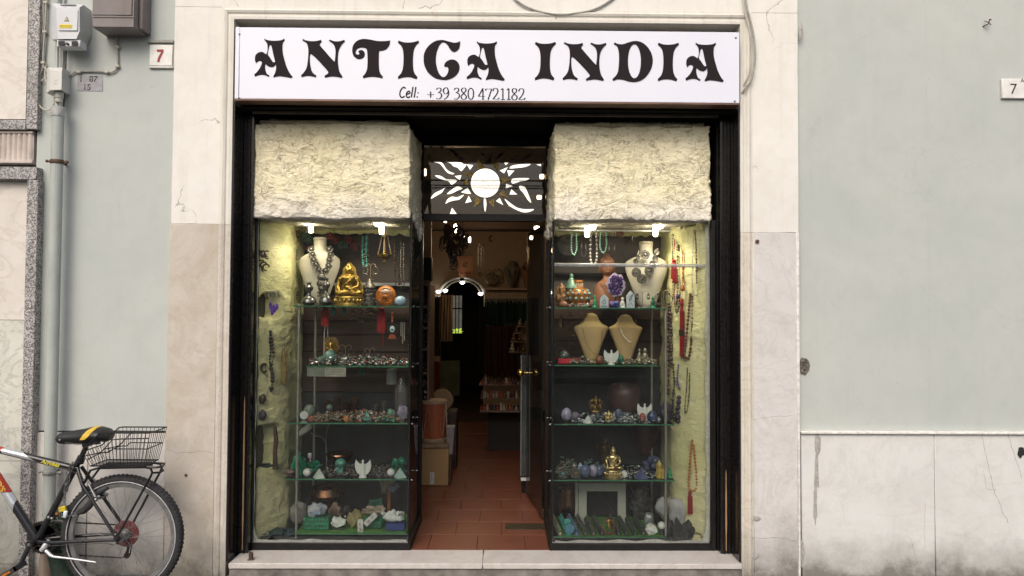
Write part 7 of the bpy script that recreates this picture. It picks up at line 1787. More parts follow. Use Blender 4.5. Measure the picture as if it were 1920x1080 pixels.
# busts on shelf 2
b1 = bust('tan necklace bust nearer the doorway with a thin dark chain', 1076, 1141, 586, 679, .46, z2, tanv, 'short')
b2 = bust('tan necklace bust with a pearl bib, next to the first', 1141, 1205, 587, 677, .50, z2, tanv, 'short')
beads('chain', 'thin dark chain with stones on the first tan bust', [(1092, 611, .40), (1097, 635, .37), (1104, 652, .36), (1117, 664, .36), (1126, 654, .37), (1129, 620, .40)], .0026, darkb, gap=2.0)
beads('chain', 'pearl bib strand on the second tan bust', [(1162, 612, .44), (1168, 628, .41), (1177, 639, .40), (1182, 641, .40)], .0055, M('pearl', (.62, .55, .42), .35), gap=.9, cord=False)
beads('chain', 'thin gold chain with long drop on the second tan bust', [(1157, 595, .46), (1164, 615, .42), (1179, 630, .40), (1191, 612, .42), (1192, 598, .46)], .0018, wire, gap=1.2)
beads('chain', 'long gold drop on the second tan bust', [(1182, 640, .40), (1182.5, 655, .39), (1183, 672, .38)], .0018, wire, gap=1.2)
m = MB(); m.lathe([(.022, 0), (.021, .006), (.016, .02), (.015, .045), (.010, .058), (.004, .062), (.004, .08), (.0001, .08)], (0, 0, 0), 18); mesh_thing(m, 'bronze_bell', 'small bronze hand bell hanging under the top shelf', 'bell', M('old_bronze', (.14, .09, .06), .4, .8), tuple(P(1051.5, 613, .5)))
random.seed(44)
for i in range(6):
    px, py = (1070, 592) if i == 0 else (1068+random.uniform(-3, 8), 594+i*12)
    m = MB(); m.lathe([(.0001, .01), (.006, .008), (.022, .002), (.024, 0), (.0001, 0)], (0, 0, 0), 18); m.tube([(0, 0, .008), (.002, 0, .03)], .0015, 4)
    mesh_thing(m, 'bronze_cymbal', ['topmost', 'second', 'third', 'fourth', 'fifth', 'lowest'][i]+' of the little bronze cymbals hanging beside the tan bust', 'cymbal', M('bronze_bangle'), tuple(P(px, py, .6)))
t = thing('red_box', 'bright red box holding a dark domed stone on the second shelf', 'box', base(1059, .34, z2)); k = 1/S(.34)
MB().box(-12*k, 12*k, 0, .06, 0, 10*k, .004).build('box', M('bright_red', (.55, .02, .04), .4), t); mesh_thing(MB().ball((0, 0, 0), (10*k, 10*k, 11*k), 18, 10), 'dark_dome', 'dark domed stone sitting in the bright red box', 'stone', M('dome_stone', (.07, .085, .08), .3, var=.4), (base(1059, .34, z2)[0], .37, z2+14*k))
m = MB(); m.ring((0, 0, .028), .026, .003, 18, 5); m.ball((0, 0, .015), .012, 8, 6); mesh_thing(m, 'silver_hoop', 'thin silver hoop leaning behind the red box', 'hoop', silver, base(1052, .42, z2+.04))
m = MB(); m.box(-.028, .028, 0, .05, 0, .03, .004); mesh_thing(m, 'ring_box', 'dull red ring box beside the bright red one', 'box', M('dull_red', (.20, .04, .04), .5), base(1080, .42, z2))
egg('brown agate egg before the first tan bust', 1124.5, .31, z2, 15, 17, M('brown_agate', (.24, .09, .05), .25, var=.5, sc=50))
angel('frosted white stone angel between the tan busts', 1146.5, .30, z2, 28, 28, white_st)
egg('green stone egg beside the frosted angel', 1164, .36, z2, 12, 18, M('green_egg', (.05, .24, .14), .3, var=.5, sc=50))
ball_on_stand('silver ball on a ring stand near the red boxes', 1093, .38, z2, 9, 16, silver)
figur('silver seated figurine behind the jewellery near the tube posts', 1209.5, .40, z2+.012, 16, 26, M('antique_silver', (.30, .28, .20), .4, .6))
figur('smaller silver figurine beside the seated silver one', 1199, .46, z2+.012, 11, 24, M('antique_silver'))
heap('jewellery_heap', 'mixed dull jewellery spread along the second shelf of the bust case', 1066, 1230, .29, .60, z2, 340, .004, .010, heapmat('dull_gold_jewels', [(.35, .32, .2), (.2, .19, .13), (.5, .48, .42), (.25, .25, .18), (.12, .12, .09)], .3, .5), 14, tall=.03)
# ---------------- right shelf 3
egg('lilac stone egg at the doorway end of the third shelf', 1063, .36, z3+.006, 20, 24, lil)
pyramid('small white pyramid on the third shelf', 1103, .31, z3, 17, 15, white_st)
vase('clay_pot', 'big round dark clay pot behind the third shelf', 1171, .68, z3+.012, [(.5, 0), (.85, .2), (1, .55), (.96, .85), (.80, .99), (.76, 1.0), (.72, .9), (.0001, .6)], 62, 54, M('dark_clay', (.085, .045, .04), .4, var=.2, sc=6), 'pot')
def ganesh(t, h, mat):
    m = MB(); m.ball((0, 0, .12*h), (.34*h, .22*h, .12*h), 14, 8); m.ball((0, 0, .32*h), (.22*h, .19*h, .22*h), 14, 10); m.ball((0, -.02*h, .64*h), (.16*h, .15*h, .15*h), 14, 10)
    m.lathe([(.12*h, .72*h), (.13*h, .8*h), (.05*h, .92*h), (.0001, h)], (0, 0, 0), 12); m.tube([(0, -.14*h, .62*h), (0, -.22*h, .5*h), (.03*h, -.22*h, .36*h), (.10*h, -.2*h, .30*h)], [.06*h, .05*h, .04*h, .025*h], 8)
    for s in (-1, 1):
        m.ball((s*.2*h, .02*h, .64*h), (.10*h, .03*h, .12*h), 10, 6); m.tube([(s*.18*h, 0, .45*h), (s*.34*h, -.02*h, .48*h), (s*.33*h, -.04*h, .68*h)], [.05*h, .045*h, .035*h], 8); m.tube([(s*.18*h, 0, .40*h), (s*.32*h, -.08*h, .30*h), (s*.24*h, -.2*h, .22*h)], [.05*h, .045*h, .035*h], 8)
    remesh(m.build('figure', mat, t), h/60)
t = thing('elephant_statue', 'bronze gold elephant headed statue behind the third shelf', 'statue', base(1117.5, .58, z3+.02)); ganesh(t, 36/S(.58), brass)
t = thing('elephant_statue', 'tiny pale gold elephant headed statue at the front of the third shelf', 'statue', base(1142, .34, z3)); ganesh(t, 23/S(.34), gold2)
angel('pale stone angel behind the blue and red eggs', 1209, .42, z3, 28, 32, white_st)
egg('dark blue polished stone egg on the third shelf', 1223, .32, z3+.004, 20, 22, M('blue_egg', (.045, .07, .15), .2, var=.4, sc=40))
egg('reddish agate egg with pale eye beside the blue egg', 1205, .33, z3+.002, 13, 18, M('red_agate', (.30, .08, .07), .3, var=.5, sc=70))
egg('grey blue round stone in the middle of the third shelf', 1160, .44, z3+.008, 14, 18, dblue, 'stone', 0, 'stone')
egg('dull lilac flat stone near the white pyramid', 1079, .42, z3, 18, 16, M('dull_lilac', (.18, .15, .20), .4), 'stone', 0, 'stone')
rock('dark purple rough geode at the foam end of the third shelf', 1249, .42, z3, 22, 36, M('dark_purple_rock'), 91, .3, 1.5, 'geode')
heap('stone_heap', 'blue grey tumbled stones and silver charms on the third shelf', 1072, 1236, .29, .62, z3, 360, .004, .011, jew4, 16, tall=.02, rings=.25)
vase('red_urn', 'tall dark red urn at the back beside the tube post', 1208, .70, z4+.08, [(.35, 0), (.8, .25), (1, .6), (.9, .85), (.6, .96), (.62, 1), (.0001, .9)], 50, 84, M('dark_red_glaze', (.06, .014, .012), .35, var=.4, sc=8), 'urn')
# ---------------- right shelf 4
statue('seated_statue', 'pale gold seated statue on a lotus base, fourth shelf', 1150, 33, 840, 899, .33, z4, gold2, .25)
t = thing('standing_statue', 'dim brass standing statue behind the pale gold seated one', 'statue', base(1134, .60, z4+.01)); h = 54/S(.60); m = MB()
m.lathe([(.16*h, 0), (.15*h, .06*h), (.09*h, .1*h), (.11*h, .3*h), (.13*h, .5*h), (.17*h, .72*h), (.06*h, .8*h), (.0001, .8*h)], (0, 0, 0), 12, 1, .7); m.ball((0, 0, .87*h), (.07*h, .07*h, .09*h), 10, 8); m.lathe([(.07*h, .92*h), (.03*h, 1.0*h), (.0001, 1.02*h)], (0, 0, 0), 8)
for s in (-1, 1): m.tube([(s*.15*h, 0, .72*h), (s*.26*h, -.02*h, .6*h), (s*.27*h, -.03*h, .82*h)], .035*h, 6)
remesh(m.build('figure', M('dim_brass', (.12, .08, .035), .45, .8, var=.4), t), h/60)
point('tall blue crystal point on the fourth shelf', 1089, .40, z4, 10, 24, M('ice_blue', (.30, .42, .55), .25))
for i, (px, w_, h_, m_, lb) in enumerate(((1098, 22, 24, dblue, 'slate blue leaning stone beside the crystal point'), (1113, 18, 22, lil, 'grey lilac oval stone on the fourth shelf'), (1124, 16, 20, dblue, 'slate blue oval stone nearest the gold statue'))): egg(lb, px, .34+.02*i, z4, w_, h_, m_, 'stone', 0, 'stone')
pyramid('slate blue pyramid on the fourth shelf', 1202, .31, z4, 23, 20, M('navy_pyramid', (.08, .10, .22), .35))
point('tall yellow crystal point on the fourth shelf', 1236, .34, z4, 12, 33, yellowq); point('short yellow crystal point beside the tall one', 1243, .32, z4, 9, 20, yellowq)
figur('bright green figurine at the foam end of the fourth shelf', 1256, .34, z4, 9, 20, M('vivid_green'))
for i, (px, m_) in enumerate(((1057, turq), (1080, M('gold_metal')))):
    t = thing('square_pendant', ['large square openwork pendant with turquoise centre', 'square openwork pendant with gold centre'][i], 'pendant', base(px, .30, z4)); k = 1/S(.3)
    m = MB(); m.prism([(-8*k, 2*k), (8*k, 2*k), (8*k, 17*k), (-8*k, 17*k)], 0, .004)
    for q in range(12): a = q*.5236; m.ball((8*k*cos(a), -.002, 9.5*k+8*k*sin(a)), 1.8*k, 6, 4)
    m.build('frame', silver, t); MB().ball((0, -.004, 9.5*k), (3*k, 2*k, 3*k), 10, 6).build('stone', m_, t)
heap('pendant_pile', 'pale openwork pendants piled behind the square ones', 1046, 1084, .36, .62, z4, 130, .006, .012, heapmat('pale_pendants', [(.30, .28, .24), (.16, .15, .13), (.12, .24, .2), (.34, .30, .22)], .4, .4), 18, tall=.07, rings=.5)
heap('stone_heap', 'teal and grey stones piled behind the blue ones on the fourth shelf', 1092, 1135, .42, .62, z4, 80, .008, .014, heapmat('teal_stones', [(.06, .18, .16), (.10, .22, .2), (.16, .18, .2), (.05, .1, .12)], .3, 0), 19, tall=.05, rings=0)
heap('stone_heap', 'small dull chips spread right of the gold seated statue', 1166, 1230, .30, .66, z4, 200, .003, .007, jew4, 20, tall=.01, rings=.2)
rock('navy rock behind the slate blue pyramid', 1224, .5, z4, 30, 30, M('navy_rock', (.035, .05, .11), .5, var=.5, sc=20), 93, .35)
rock('small quartz lump beside the pale gold statue', 1171, .34, z4, 10, 14, white_rock, 94, .3)
# ---------------- right bottom
t = thing('display_arch', 'grey green painted display frame shaped like a doorway', 'display stand', base(1130, .52, z5)); k = 1/S(.52)
m_fr = M('sage_white_paint', (.34, .36, .30), .6, var=.05)
MB().prism([(-44*k, 0), (-44*k, 76*k), (44*k, 76*k), (44*k, 0), (29*k, 0), (29*k, 61*k), (-29*k, 61*k), (-29*k, 0)], 0, .012).build('frame', m_fr, t, smooth=False)
MB().box(-50*k, -45*k, .01, .05, 0, 76*k).build('side_board', m_fr, t); MB().box(-44*k, 44*k, .0125, .05, 70*k, 76*k).build('top_board', m_fr, t)
random.seed(50)
rowm = [M('antique_silver'), turq, silver, dblue, M('tray_dark', (.05, .06, .05), .4, .3)]
for r_ in range(11):
    px = 1052+r_*15.5
    if 1136 < px < 1150: continue
    m = MB(); c0 = X(px, .29)
    for j in range(9):
        Y = .29+j*.030; x = (X(px-2*j*.9, Y) if px < 1140 else X(px-2.2*j*.9, Y))-c0; h = .012+.016*(1 if j < 9 else 0)
        m.lathe([(.017, 0), (.018, h*.4), (.011, h*.8), (.0001, h)], (x, Y-.29, j*.0035), 10)
        m.ball((x, Y-.292, h+.004+j*.0035), (.009, .006, .007), 8, 6)
    lb = ['first', 'second', 'third', 'fourth', 'fifth', 'sixth', 'seventh', 'eighth', 'ninth', 'tenth', 'eleventh'][r_]
    mesh_thing(m, 'ring_row', '%s row of domed rings counted from the doorway on the green liner' % lb, 'rings', rowm[[0, 1, 3, 2, 2, 4, 4, 4, 4, 4, 4][r_]], (c0, .29, z5))
MB_ = MB(); MB_.ball((0, 0, .03), (.028, .006, .03), 16, 10); mesh_thing(MB_, 'blue_disc_ring', 'big flat pale blue stone at the front of the ring rows', 'stone', M('sky_blue_stone', (.10, .26, .38), .25, var=.3), base(1070, .275, z5+.01))
MB_ = MB(); MB_.ball((0, 0, .03), (.026, .006, .028), 16, 10); mesh_thing(MB_, 'green_disc_ring', 'big flat teal stone behind the pale blue one', 'stone', turq, base(1065, .40, z5+.012))
t = thing('elephant_pendant', 'small gold elephant headed figure in a red brown star frame', 'pendant', base(1142, .29, z5)); k = 1/S(.29)
m = MB(); [m.blob((11*k*cos(a), 0, 16*k+13*k*sin(a)), (3*k, 2*k, 3*k), 1, .4, 2, int(a*9)) for a in [i*.45 for i in range(14)]]; m.build('star_frame', M('red_brown_carving', (.16, .05, .03), .5), t)
m = MB(); m.ball((0, -.004, 18*k), (3*k, 2*k, 5*k), 10, 8); m.ball((0, -.004, 26*k), (3.4*k, 2*k, 3.6*k), 10, 8); m.tube([(0, -.008, 24*k), (2*k, -.01, 17*k), (0, -.01, 12*k)], 1.2*k, 6); m.build('figure', gold, t)
rock('glassy grey rock behind the white quartz pebble', 1217, .40, z5, 20, 34, M('glassy_grey', (.20, .22, .21), .2, var=.3), 101, .15)
rock('white quartz lump at the front of the bottom shelf', 1221, .30, z5, 23, 20, white_rock, 102, .22)
ball_on_stand('white marble ball on a dark stand beside the tube post', 1240, .30, z5, 14, 24, white_st)
rock('big white rock with grey veins leaning on the foam wall', 1269, .36, zb+.05, 32, 58, M('veined_white', (.50, .51, .50), .6, var=.2, sc=6, hue=(.20, .20, .22), bump=.5), 103, .22, 1.2)
rock('white grey rock behind the tube post', 1243, .46, zb+.10, 24, 36, M('veined_white'), 105, .25, 1.2)
rock('tan rock face behind the veined white rock', 1258, .48, zb+.10, 34, 34, M('beige_mineral'), 104, .25)
t = thing('black_obelisk', 'pointed black stone leaning before the veined rock', 'stone', base(1272, .29, zb-.018)); k = 1/S(.29)
MB().hull([(-11*k, 0, 0), (13*k, 0, 0), (-12*k, .04, 4*k), (13*k, .05, 4*k), (-9*k, .0, 30*k), (-3*k, .02, 46*k), (12*k, .02, 24*k), (10*k, .05, 22*k)]).build('stone', darkrock, t, angle=15)
rock('dark rough rock at the foot of the foam wall', 1290, .31, zb-.018, 24, 36, darkrock, 106, .35); rock('dark rock between tube post and obelisk', 1256, .33, zb-.018, 24, 34, darkrock, 107, .35)
for i, (px, py) in enumerate(((1066, 925), (1200, 930))):
    vase('dim_pot', ['dim copper pot left of the display frame', 'dim glassy pot right of the display frame'][i], px, .64, z5, [(.4, 0), (.8, .25), (1, .55), (.7, .85), (.75, 1), (.0001, .8)], 44, 58, [copper, M('dim_glass', (.07, .075, .07), .25, var=.5, sc=30)][i], 'pot')
cable('cable', 'black cord slanting inside the display frame', [(1118, 917, .66), (1135, 938, .66), (1155, 965, .66)], .003, m_cabd)
# ---------------- necklaces on the yellow foam wall (right)
def wall_beads(label, pts, r, mat, gap=1.0, rvar=0.0, Y=.40, cat='necklace'): return beads('bead_necklace', label, [(a, b, FY(sum(q[0] for q in pts)/len(pts))) for a, b in pts], r, mat, gap=gap, rvar=rvar, cat=cat)
wall_beads('white bead necklace hanging high on the yellow foam wall', [(1301, 437, ), (1299, 470), (1298, 520), (1299, 548), (1304, 554), (1308, 545), (1307, 500)], .0048, M('white_beads', (.6, .57, .5), .4), 1.3, Y=.38)
wall_beads('dark red bead necklace beside the white one', [(1303, 433), (1305, 460), (1306, 500), (1306, 530)], .0055, brownb, 1, .4, Y=.37)
wall_beads('long doubled brown mala on the yellow foam wall', [(1294, 552), (1291, 590), (1286, 640), (1283, 665), (1289, 672), (1294, 660), (1299, 600), (1299, 555)], .0095, brownb, .75, Y=.37)
tassel('long red tassel with black knot beside the brown mala', 1278.5, 556, 668, FY(1278.5), 9, redth)
m = MB(); m.lathe([(.016, -.02), (.018, .02), (.0001, .022)], (0, 0, 0), 10, 1, .7); mesh_thing(m, 'tassel_knot', 'dark knot round the middle of the long red tassel', 'knot', darkb, tuple(P(1278, 624, FY(1278, .024))))
wall_beads('cord loop holding the long red tassel', [(1278, 558), (1281, 540), (1285, 528)], .002, redth, 1, Y=.38)
wall_beads('orange bead mala hanging low on the yellow foam wall', [(1298, 826), (1295, 850), (1293, 880), (1291, 905), (1293, 918), (1300, 920), (1306, 915), (1306, 890), (1303, 860), (1300, 832)], .0088, orangeb, 1.0, Y=.34)
tassel('flat red tassel under the orange bead mala', 1293.5, 920, 962, FY(1293.5), 9, redth)
for i, (pts, mat, r, lb, Yn) in enumerate((([(1262, 440), (1261, 480), (1262, 560)], darkb, .005, 'dark bead strand at the case edge of the foam wall', .44), ([(1265, 450), (1264, 520), (1266, 575), (1269, 560)], M('red_beads', (.32, .03, .03), .4), .005, 'red bead strand with tassel high on the foam wall', .43),
    ([(1272, 460), (1270, 500), (1271, 540), (1267, 584), (1272, 578), (1275, 545)], silver, .0065, 'grey stone strand looping beside the amber drop', .42), ([(1278, 462), (1280, 490), (1280, 530)], amber, .0055, 'amber bead strand above the amber drop', .41),
    ([(1257, 575), (1258, 620), (1259, 660), (1258, 690)], silver, .010, 'chunky silver chain down the edge of the foam wall', .44), ([(1254, 575), (1253, 620), (1254, 680), (1252, 740)], M('maroon_beads', (.10, .015, .02), .5), .010, 'thick maroon strand beside the tube post', .45),
    ([(1262, 685), (1264, 720), (1261, 760), (1266, 790), (1269, 765)], darkb, .009, 'dark stone strand low on the foam wall', .43), ([(1272, 685), (1270, 715), (1275, 730)], M('blue_beads', (.06, .06, .35), .4), .006, 'blue bead strand low on the foam wall', .41),
    ([(1289, 690), (1287, 730), (1284, 768), (1288, 772), (1292, 740), (1293, 700)], silver, .0042, 'fine silver chain on the pale part of the foam wall', .38), ([(1273, 745), (1271, 775), (1272, 795)], M('dark_purple_rock'), .014, 'thick dark purple bunch low on the foam wall', .42))):
    wall_beads(lb, pts, r, mat, .9, .35, Yn)
m = MB(); m.lathe([(.0001, -.024), (.014, -.016), (.018, -.004), (.010, .014), (.0001, .026)], (0, 0, 0), 14, 1, .6); mesh_thing(m, 'amber_drop', 'amber teardrop pendant on the yellow foam wall', 'pendant', M('amber_clear', (.45, .14, .03), .25), tuple(P(1280, 540, FY(1280, .024))))
m = MB(); m.lathe([(.0001, -.02), (.010, -.012), (.013, .0), (.006, .014), (.0001, .02)], (0, 0, 0), 14, 1, .6); mesh_thing(m, 'violet_drop', 'violet teardrop pendant near the amber one', 'pendant', amet, tuple(P(1271, 555, FY(1271, .024))))
for i, (py, h_) in enumerate(((485, 38), (500, 30))): tassel(['upper bright red tassel on the foam wall', 'lower bright red tassel on the foam wall'][i], 1263+i*3, py, py+h_, FY(1264), 11, redth)
m = MB(); m.box(-.007, .007, 0, .006, -.010, .010, .002); m.ring((0, .002, .018), .010, .0015, 12, 4, 'y', 0, 3); mesh_thing(m, 'white_tag', 'tiny white tag hooked at the top of the yellow foam wall', 'tag', m_wp, tuple(P(1278, 427, FY(1278, .024))))
# ================================================================ bicycle
YB0 = -.25
bk = thing('bicycle', 'black mountain bicycle with silver and red tubes and rear wire basket', 'bicycle', (X(230, YB0), YB0, 0))
W0 = Vector(bk['wl'])
def q(px, py, Y=YB0): return P(px, py, Y)-W0
m_fk = M('frame_black', (.016, .016, .018), .3, .1, var=.2, sc=20, bump=.03, coat=.3)
m_rub = M('tyre_rubber', (.028, .028, .03), .85, var=.4, sc=60, bump=.5)
m_fs = M('frame_silver', (.52, .54, .56), .3, .5, var=.1)
m_frd = M('frame_red', (.42, .045, .025), .35, .1, var=.1)
m_alr = M('rim_alloy', (.34, .34, .34), .35, .8, var=.15)
m_stl = M('bike_steel', (.40, .40, .40), .35, .85, var=.3)
m_refl = M('reflective_stripe', (.50, .51, .52), .5)
def wheel(c, par, hub=True):
    R = .330
    w_ = MB().tube([(c.x+(R-.024)*cos(2*pi*i/64), c.y, c.z+(R-.024)*sin(2*pi*i/64)) for i in range(64)], .024, 12, closed=True)
    for i in range(88):
        a = 2*pi*i/88
        for s in (-1, 0, 1):
            aa = a+(.018 if s == 0 else 0); rr = R-(.002 if s == 0 else .009); x, z = c.x+rr*cos(aa), c.z+rr*sin(aa); w_.box(x-.0042, x+.0042, c.y+s*.016-.006, c.y+s*.016+.006, z-.0042, z+.0042)
    w_.build('tyre', m_rub, par)
    st = MB()
    for s in (-1, 1): st.tube([(c.x+(R-.036)*cos(2*pi*i/64), c.y+s*.0215, c.z+(R-.036)*sin(2*pi*i/64)) for i in range(64)], .0028, 5, closed=True)
    st.build('reflective_stripe', m_refl, par)
    rm_ = MB(); n = 64; pr = [(R-.048, -.012), (R-.044, -.013), (R-.066, -.011), (R-.070, 0), (R-.066, .011), (R-.044, .013)]
    v = []; f = []
    for i in range(n):
        a = 2*pi*i/n
        for (r, y) in pr: v.append((c.x+r*cos(a), c.y+y, c.z+r*sin(a)))
    m = len(pr)
    for i in range(n):
        j = (i+1) % n
        for k in range(m): f.append((i*m+k, i*m+(k+1) % m, j*m+(k+1) % m, j*m+k))
    rm_.add(v, f); rim = rm_.build('rim', m_alr, par, angle=60)
    random.seed(1); me = None
    for i in range(32):
        s = -1 if i % 2 else 1; a = 2*pi*i/32; b = a+(1.0 if (i//2) % 2 else -1.0)*1.1
        sp = MB().tube([(c.x+.024*cos(b), c.y+s*.028, c.z+.024*sin(b)), (c.x+(R-.066)*cos(a), c.y+s*.003, c.z+(R-.066)*sin(a))], .0011, 5)
        sp.build('spoke', m_stl, par)
    h = MB(); h.lathe([(.0001, -.05), (.009, -.05), (.009, -.035), (.028, -.033), (.028, -.027), (.014, -.024), (.014, .024), (.028, .027), (.028, .033), (.009, .035), (.009, .05), (.0001, .05)], tuple(c), 20, axis='y'); h.build('hub', m_stl, par)
    return rim
ax = q(230, 1004)
rw = bpy.data.objects.new('wheel', None); COL.objects.link(rw); rw.parent = bk; rw['wl'] = list(bk['wl'])
wheel(ax, rw)
MB().lathe([(.03, .034), (.070, .034), (.072, .036), (.03, .037)], tuple(ax), 32, axis='y').build('spoke_guard', M('red_plastic', (.15, .04, .036), .55, var=.2), rw)
cs = MB()
for k, r in enumerate((.050, .044, .038, .032, .026)):
    cs.lathe([(.012, .040+k*.005), (r, .040+k*.005), (r, .0425+k*.005), (.012, .0425+k*.005)], tuple(ax), 26, axis='y')
cs.build('cassette', M('cassette_dark', (.12, .11, .10), .4, .8), rw)
# front wheel and fork, outside the frame of the photograph
fw_ = bpy.data.objects.new('wheel', None); COL.objects.link(fw_); fw_.parent = bk; fw_['wl'] = list(bk['wl'])
fa = Vector((ax.x-1.06, ax.y, ax.z)); wheel(fa, fw_)
hd0, hd1 = q(-44, 832), q(-52, 868)
hd0 = q(-36, 820); hd1 = q(-52, 872)
fr_ = MB(); fr_.tube([hd0, hd1], .020, 16); fr_.build('head_tube', m_fk, bk)
fk = MB()
for s in (-1, 1): fk.tube([hd1+Vector((0, s*.02, 0)), hd1+Vector((-.02, s*.05, -.06)), fa+Vector((0, s*.05, 0))], [.016, .016, .011], 10)
fk.build('fork', m_fk, bk)
hb_ = MB(); hb_.tube([hd0, hd0+Vector((.02, 0, .06)), hd0+Vector((-.12, 0, .10))], .014, 10); hb_.tube([hd0+Vector((-.20, -.29, .11)), hd0+Vector((-.12, -.1, .10)), hd0+Vector((-.12, .1, .10)), hd0+Vector((-.20, .29, .11))], .012, 10); hb_.build('handlebar', m_fk, bk)
for s in (-1, 1): MB().tube([hd0+Vector((-.20, s*.29, .11)), hd0+Vector((-.162, s*.19, .105))], .017, 10).build('grip', m_rub, bk)
# frame
BB = q(70, 1013); seat_top = q(150, 858); stc = q(150, 872)
t0 = q(-32, 836); t1 = q(146, 879)
def along(a, b, u0, u1, r0, r1, mat, name='tube', flat=1.0, par=bk, n=18):
    return MB().tube([a.lerp(b, u0+(u1-u0)*i/4) for i in range(5)], [r0+(r1-r0)*i/4 for i in range(5)], n, flat=flat).build(name, mat, par)
along(t0, t1, 0, 1.0, .0185, .0175, m_fk, 'top_tube')
# red and silver sleeves painted on the top tube
def band(a, b, u0, u1, r, mat, name, k0=0.0, k1=0.0, n=20, ph=0):
    """paint sleeve: ends cut on a slant by k0, k1"""
    ax_ = (b-a).normalized(); L = (b-a).length; up = Vector((0, 0, 1)); up = (up-ax_*up.dot(ax_)).normalized(); sd = ax_.cross(up); m = MB(); v = []
    for j in range(9):
        for i in range(n):
            an = 2*pi*i/n; w_ = sin(an+ph); u = u0+k0*w_+(u1+k1*w_-u0-k0*w_)*j/8
            v.append(a+ax_*L*u+(up*sin(an)+sd*cos(an))*r)
    m.add(v, [(j*n+i, j*n+(i+1) % n, (j+1)*n+(i+1) % n, (j+1)*n+i) for j in range(8) for i in range(n)])
    return m.build(name, mat, bk)
band(t0, t1, -.0, .205, .0192, m_frd, 'red_paint', 0, .012)
band(t0, t1, .215, .53, .0191, m_fs, 'silver_paint', -.03, -.11)
DT0 = q(-46, 832); 
dta, dtb = DT0, BB
along(dta, dtb, .0, 1.0, .0235, .0225, m_fk, 'down_tube')
band(dta, dtb, .0, .49, .0248, m_frd, 'red_paint', 0, .03); band(dta, dtb, .495, .655, .0246, m_fs, 'silver_paint', .03, -.045)
along(BB, q(152, 856), 0, 1, .0165, .0165, m_fk, 'seat_tube')
sp_ = MB(); sp_.tube([q(148, 868), q(161, 838)], .0135, 14); sp_.build('seatpost', m_fk, bk)
cl_ = MB(); cl_.tube([q(149, 868), q(153, 857)], .021, 14); cl_.tube([q(150, 866, YB0-.02), q(140, 872, YB0-.03)], .004, 6); cl_.build('seat_clamp', m_fk, bk)
MB().tube([BB+Vector((0, -.038, 0)), BB+Vector((0, .038, 0))], .024, 20).build('bottom_bracket', m_fk, bk)
st_ = MB()
for s in (-1, 1):
    o = Vector((0, s*.058, 0))
    MB().tube([q(149, 876)+Vector((0, s*.018, 0)), q(163, 905)+Vector((0, s*.045, 0)), ax+o], [.0095, .009, .0085], 10).build('seat_stay', m_fk, bk)
    MB().tube([BB+Vector((.02, s*.03, 0)), BB+Vector((.12, s*.05, .004)), ax+o+Vector((-.01, 0, -.006))], [.010, .010, .0085], 10).build('chain_stay', m_fk, bk)
    d = MB(); d.lathe([(.0001, -.004), (.017, -.004), (.019, 0), (.017, .004), (.0001, .004)], tuple(ax+o), 14, axis='y'); d.lathe([(.0001, -.012), (.009, -.012), (.010, 0)], tuple(ax+o+Vector((0, s*.006, 0))), 8, axis='y')
    d.ball(tuple(ax+o+Vector((-.003, s*.006, .026))), .0085, 8, 6); d.ball(tuple(ax+o+Vector((.003, s*.006, -.02))), .008, 8, 6); d.build('dropout', m_stl if s > 0 else m_fk, bk)
    b_ = MB(); b_.ball(tuple(ax+o+Vector((0, s*.010, .0))), .007, 8, 6); b_.ball(tuple(ax+o+Vector((-.003, s*.012, .026))), .005, 8, 6); b_.build('axle_nut', m_stl, bk)
# saddle
sd_ = MB(); cr = [(0, .0, .022, .020), (.012, .0, .030, .032), (.03, .001, .034, .037), (.08, .004, .038, .042), (.14, .009, .050, .047), (.19, .017, .070, .051), (.235, .022, .082, .047), (.265, .022, .078, .038), (.285, .010, .055, .022)]
v = []; n = 20; s0 = q(107.5, 822)
for (x, zc, hw, hz) in cr:
    for i in range(n):
        a = 2*pi*i/n; zz = sin(a); v.append((s0.x+x, s0.y+cos(a)*hw*(1 if zz > 0 else .8), s0.z+zc-.004+(zz*hz if zz > 0 else zz*hz*.75)))
sd_.add(v, [(j*n+i, j*n+(i+1) % n, (j+1)*n+(i+1) % n, (j+1)*n+i) for j in range(len(cr)-1) for i in range(n)]+[tuple(range(n)), tuple((len(cr)-1)*n+i for i in range(n))])
so_ = sd_.build('saddle', M('saddle_black', (.016, .015, .016), .45, var=.2, sc=40, bump=.1), bk, angle=80)
m_sy = M('saddle_yellow', (.62, .42, .05), .5, var=.15, sc=40)
yp = MB(); pts = []
def sad(x, a, off=.0015):
    for j in range(len(cr)-1):
        if cr[j][0] <= x <= cr[j+1][0]:
            k = (x-cr[j][0])/(cr[j+1][0]-cr[j][0]); _, zc, hw, hz = [cr[j][i]+(cr[j+1][i]-cr[j][i])*k for i in range(4)]; break
    zz = sin(a); return (s0.x+x, s0.y+cos(a)*(hw+off), s0.z+zc-.004+(zz*(hz+off) if zz > 0 else zz*hz*.75))
rows = [(pi*1.06, .150, .185), (pi*.96, .160, .205), (pi*.86, .172, .218), (pi*.75, .186, .226), (pi*.64, .198, .232), (pi*.52, .206, .236), (pi*.42, .206, .232)]
yp.add([sad(x0+(x1-x0)*k/3, a, .0022) for a, x0, x1 in rows for k in range(4)], [(j*4+k, j*4+k+1, j*4+k+5, j*4+k+4) for j in range(len(rows)-1) for k in range(3)])
yp.build('yellow_panel', m_sy, so_)
rv = MB(); rv.ball(sad(.034, pi*1.0, .001), .006, 10, 6); rv.build('rivet', m_stl, so_)
rl = MB()
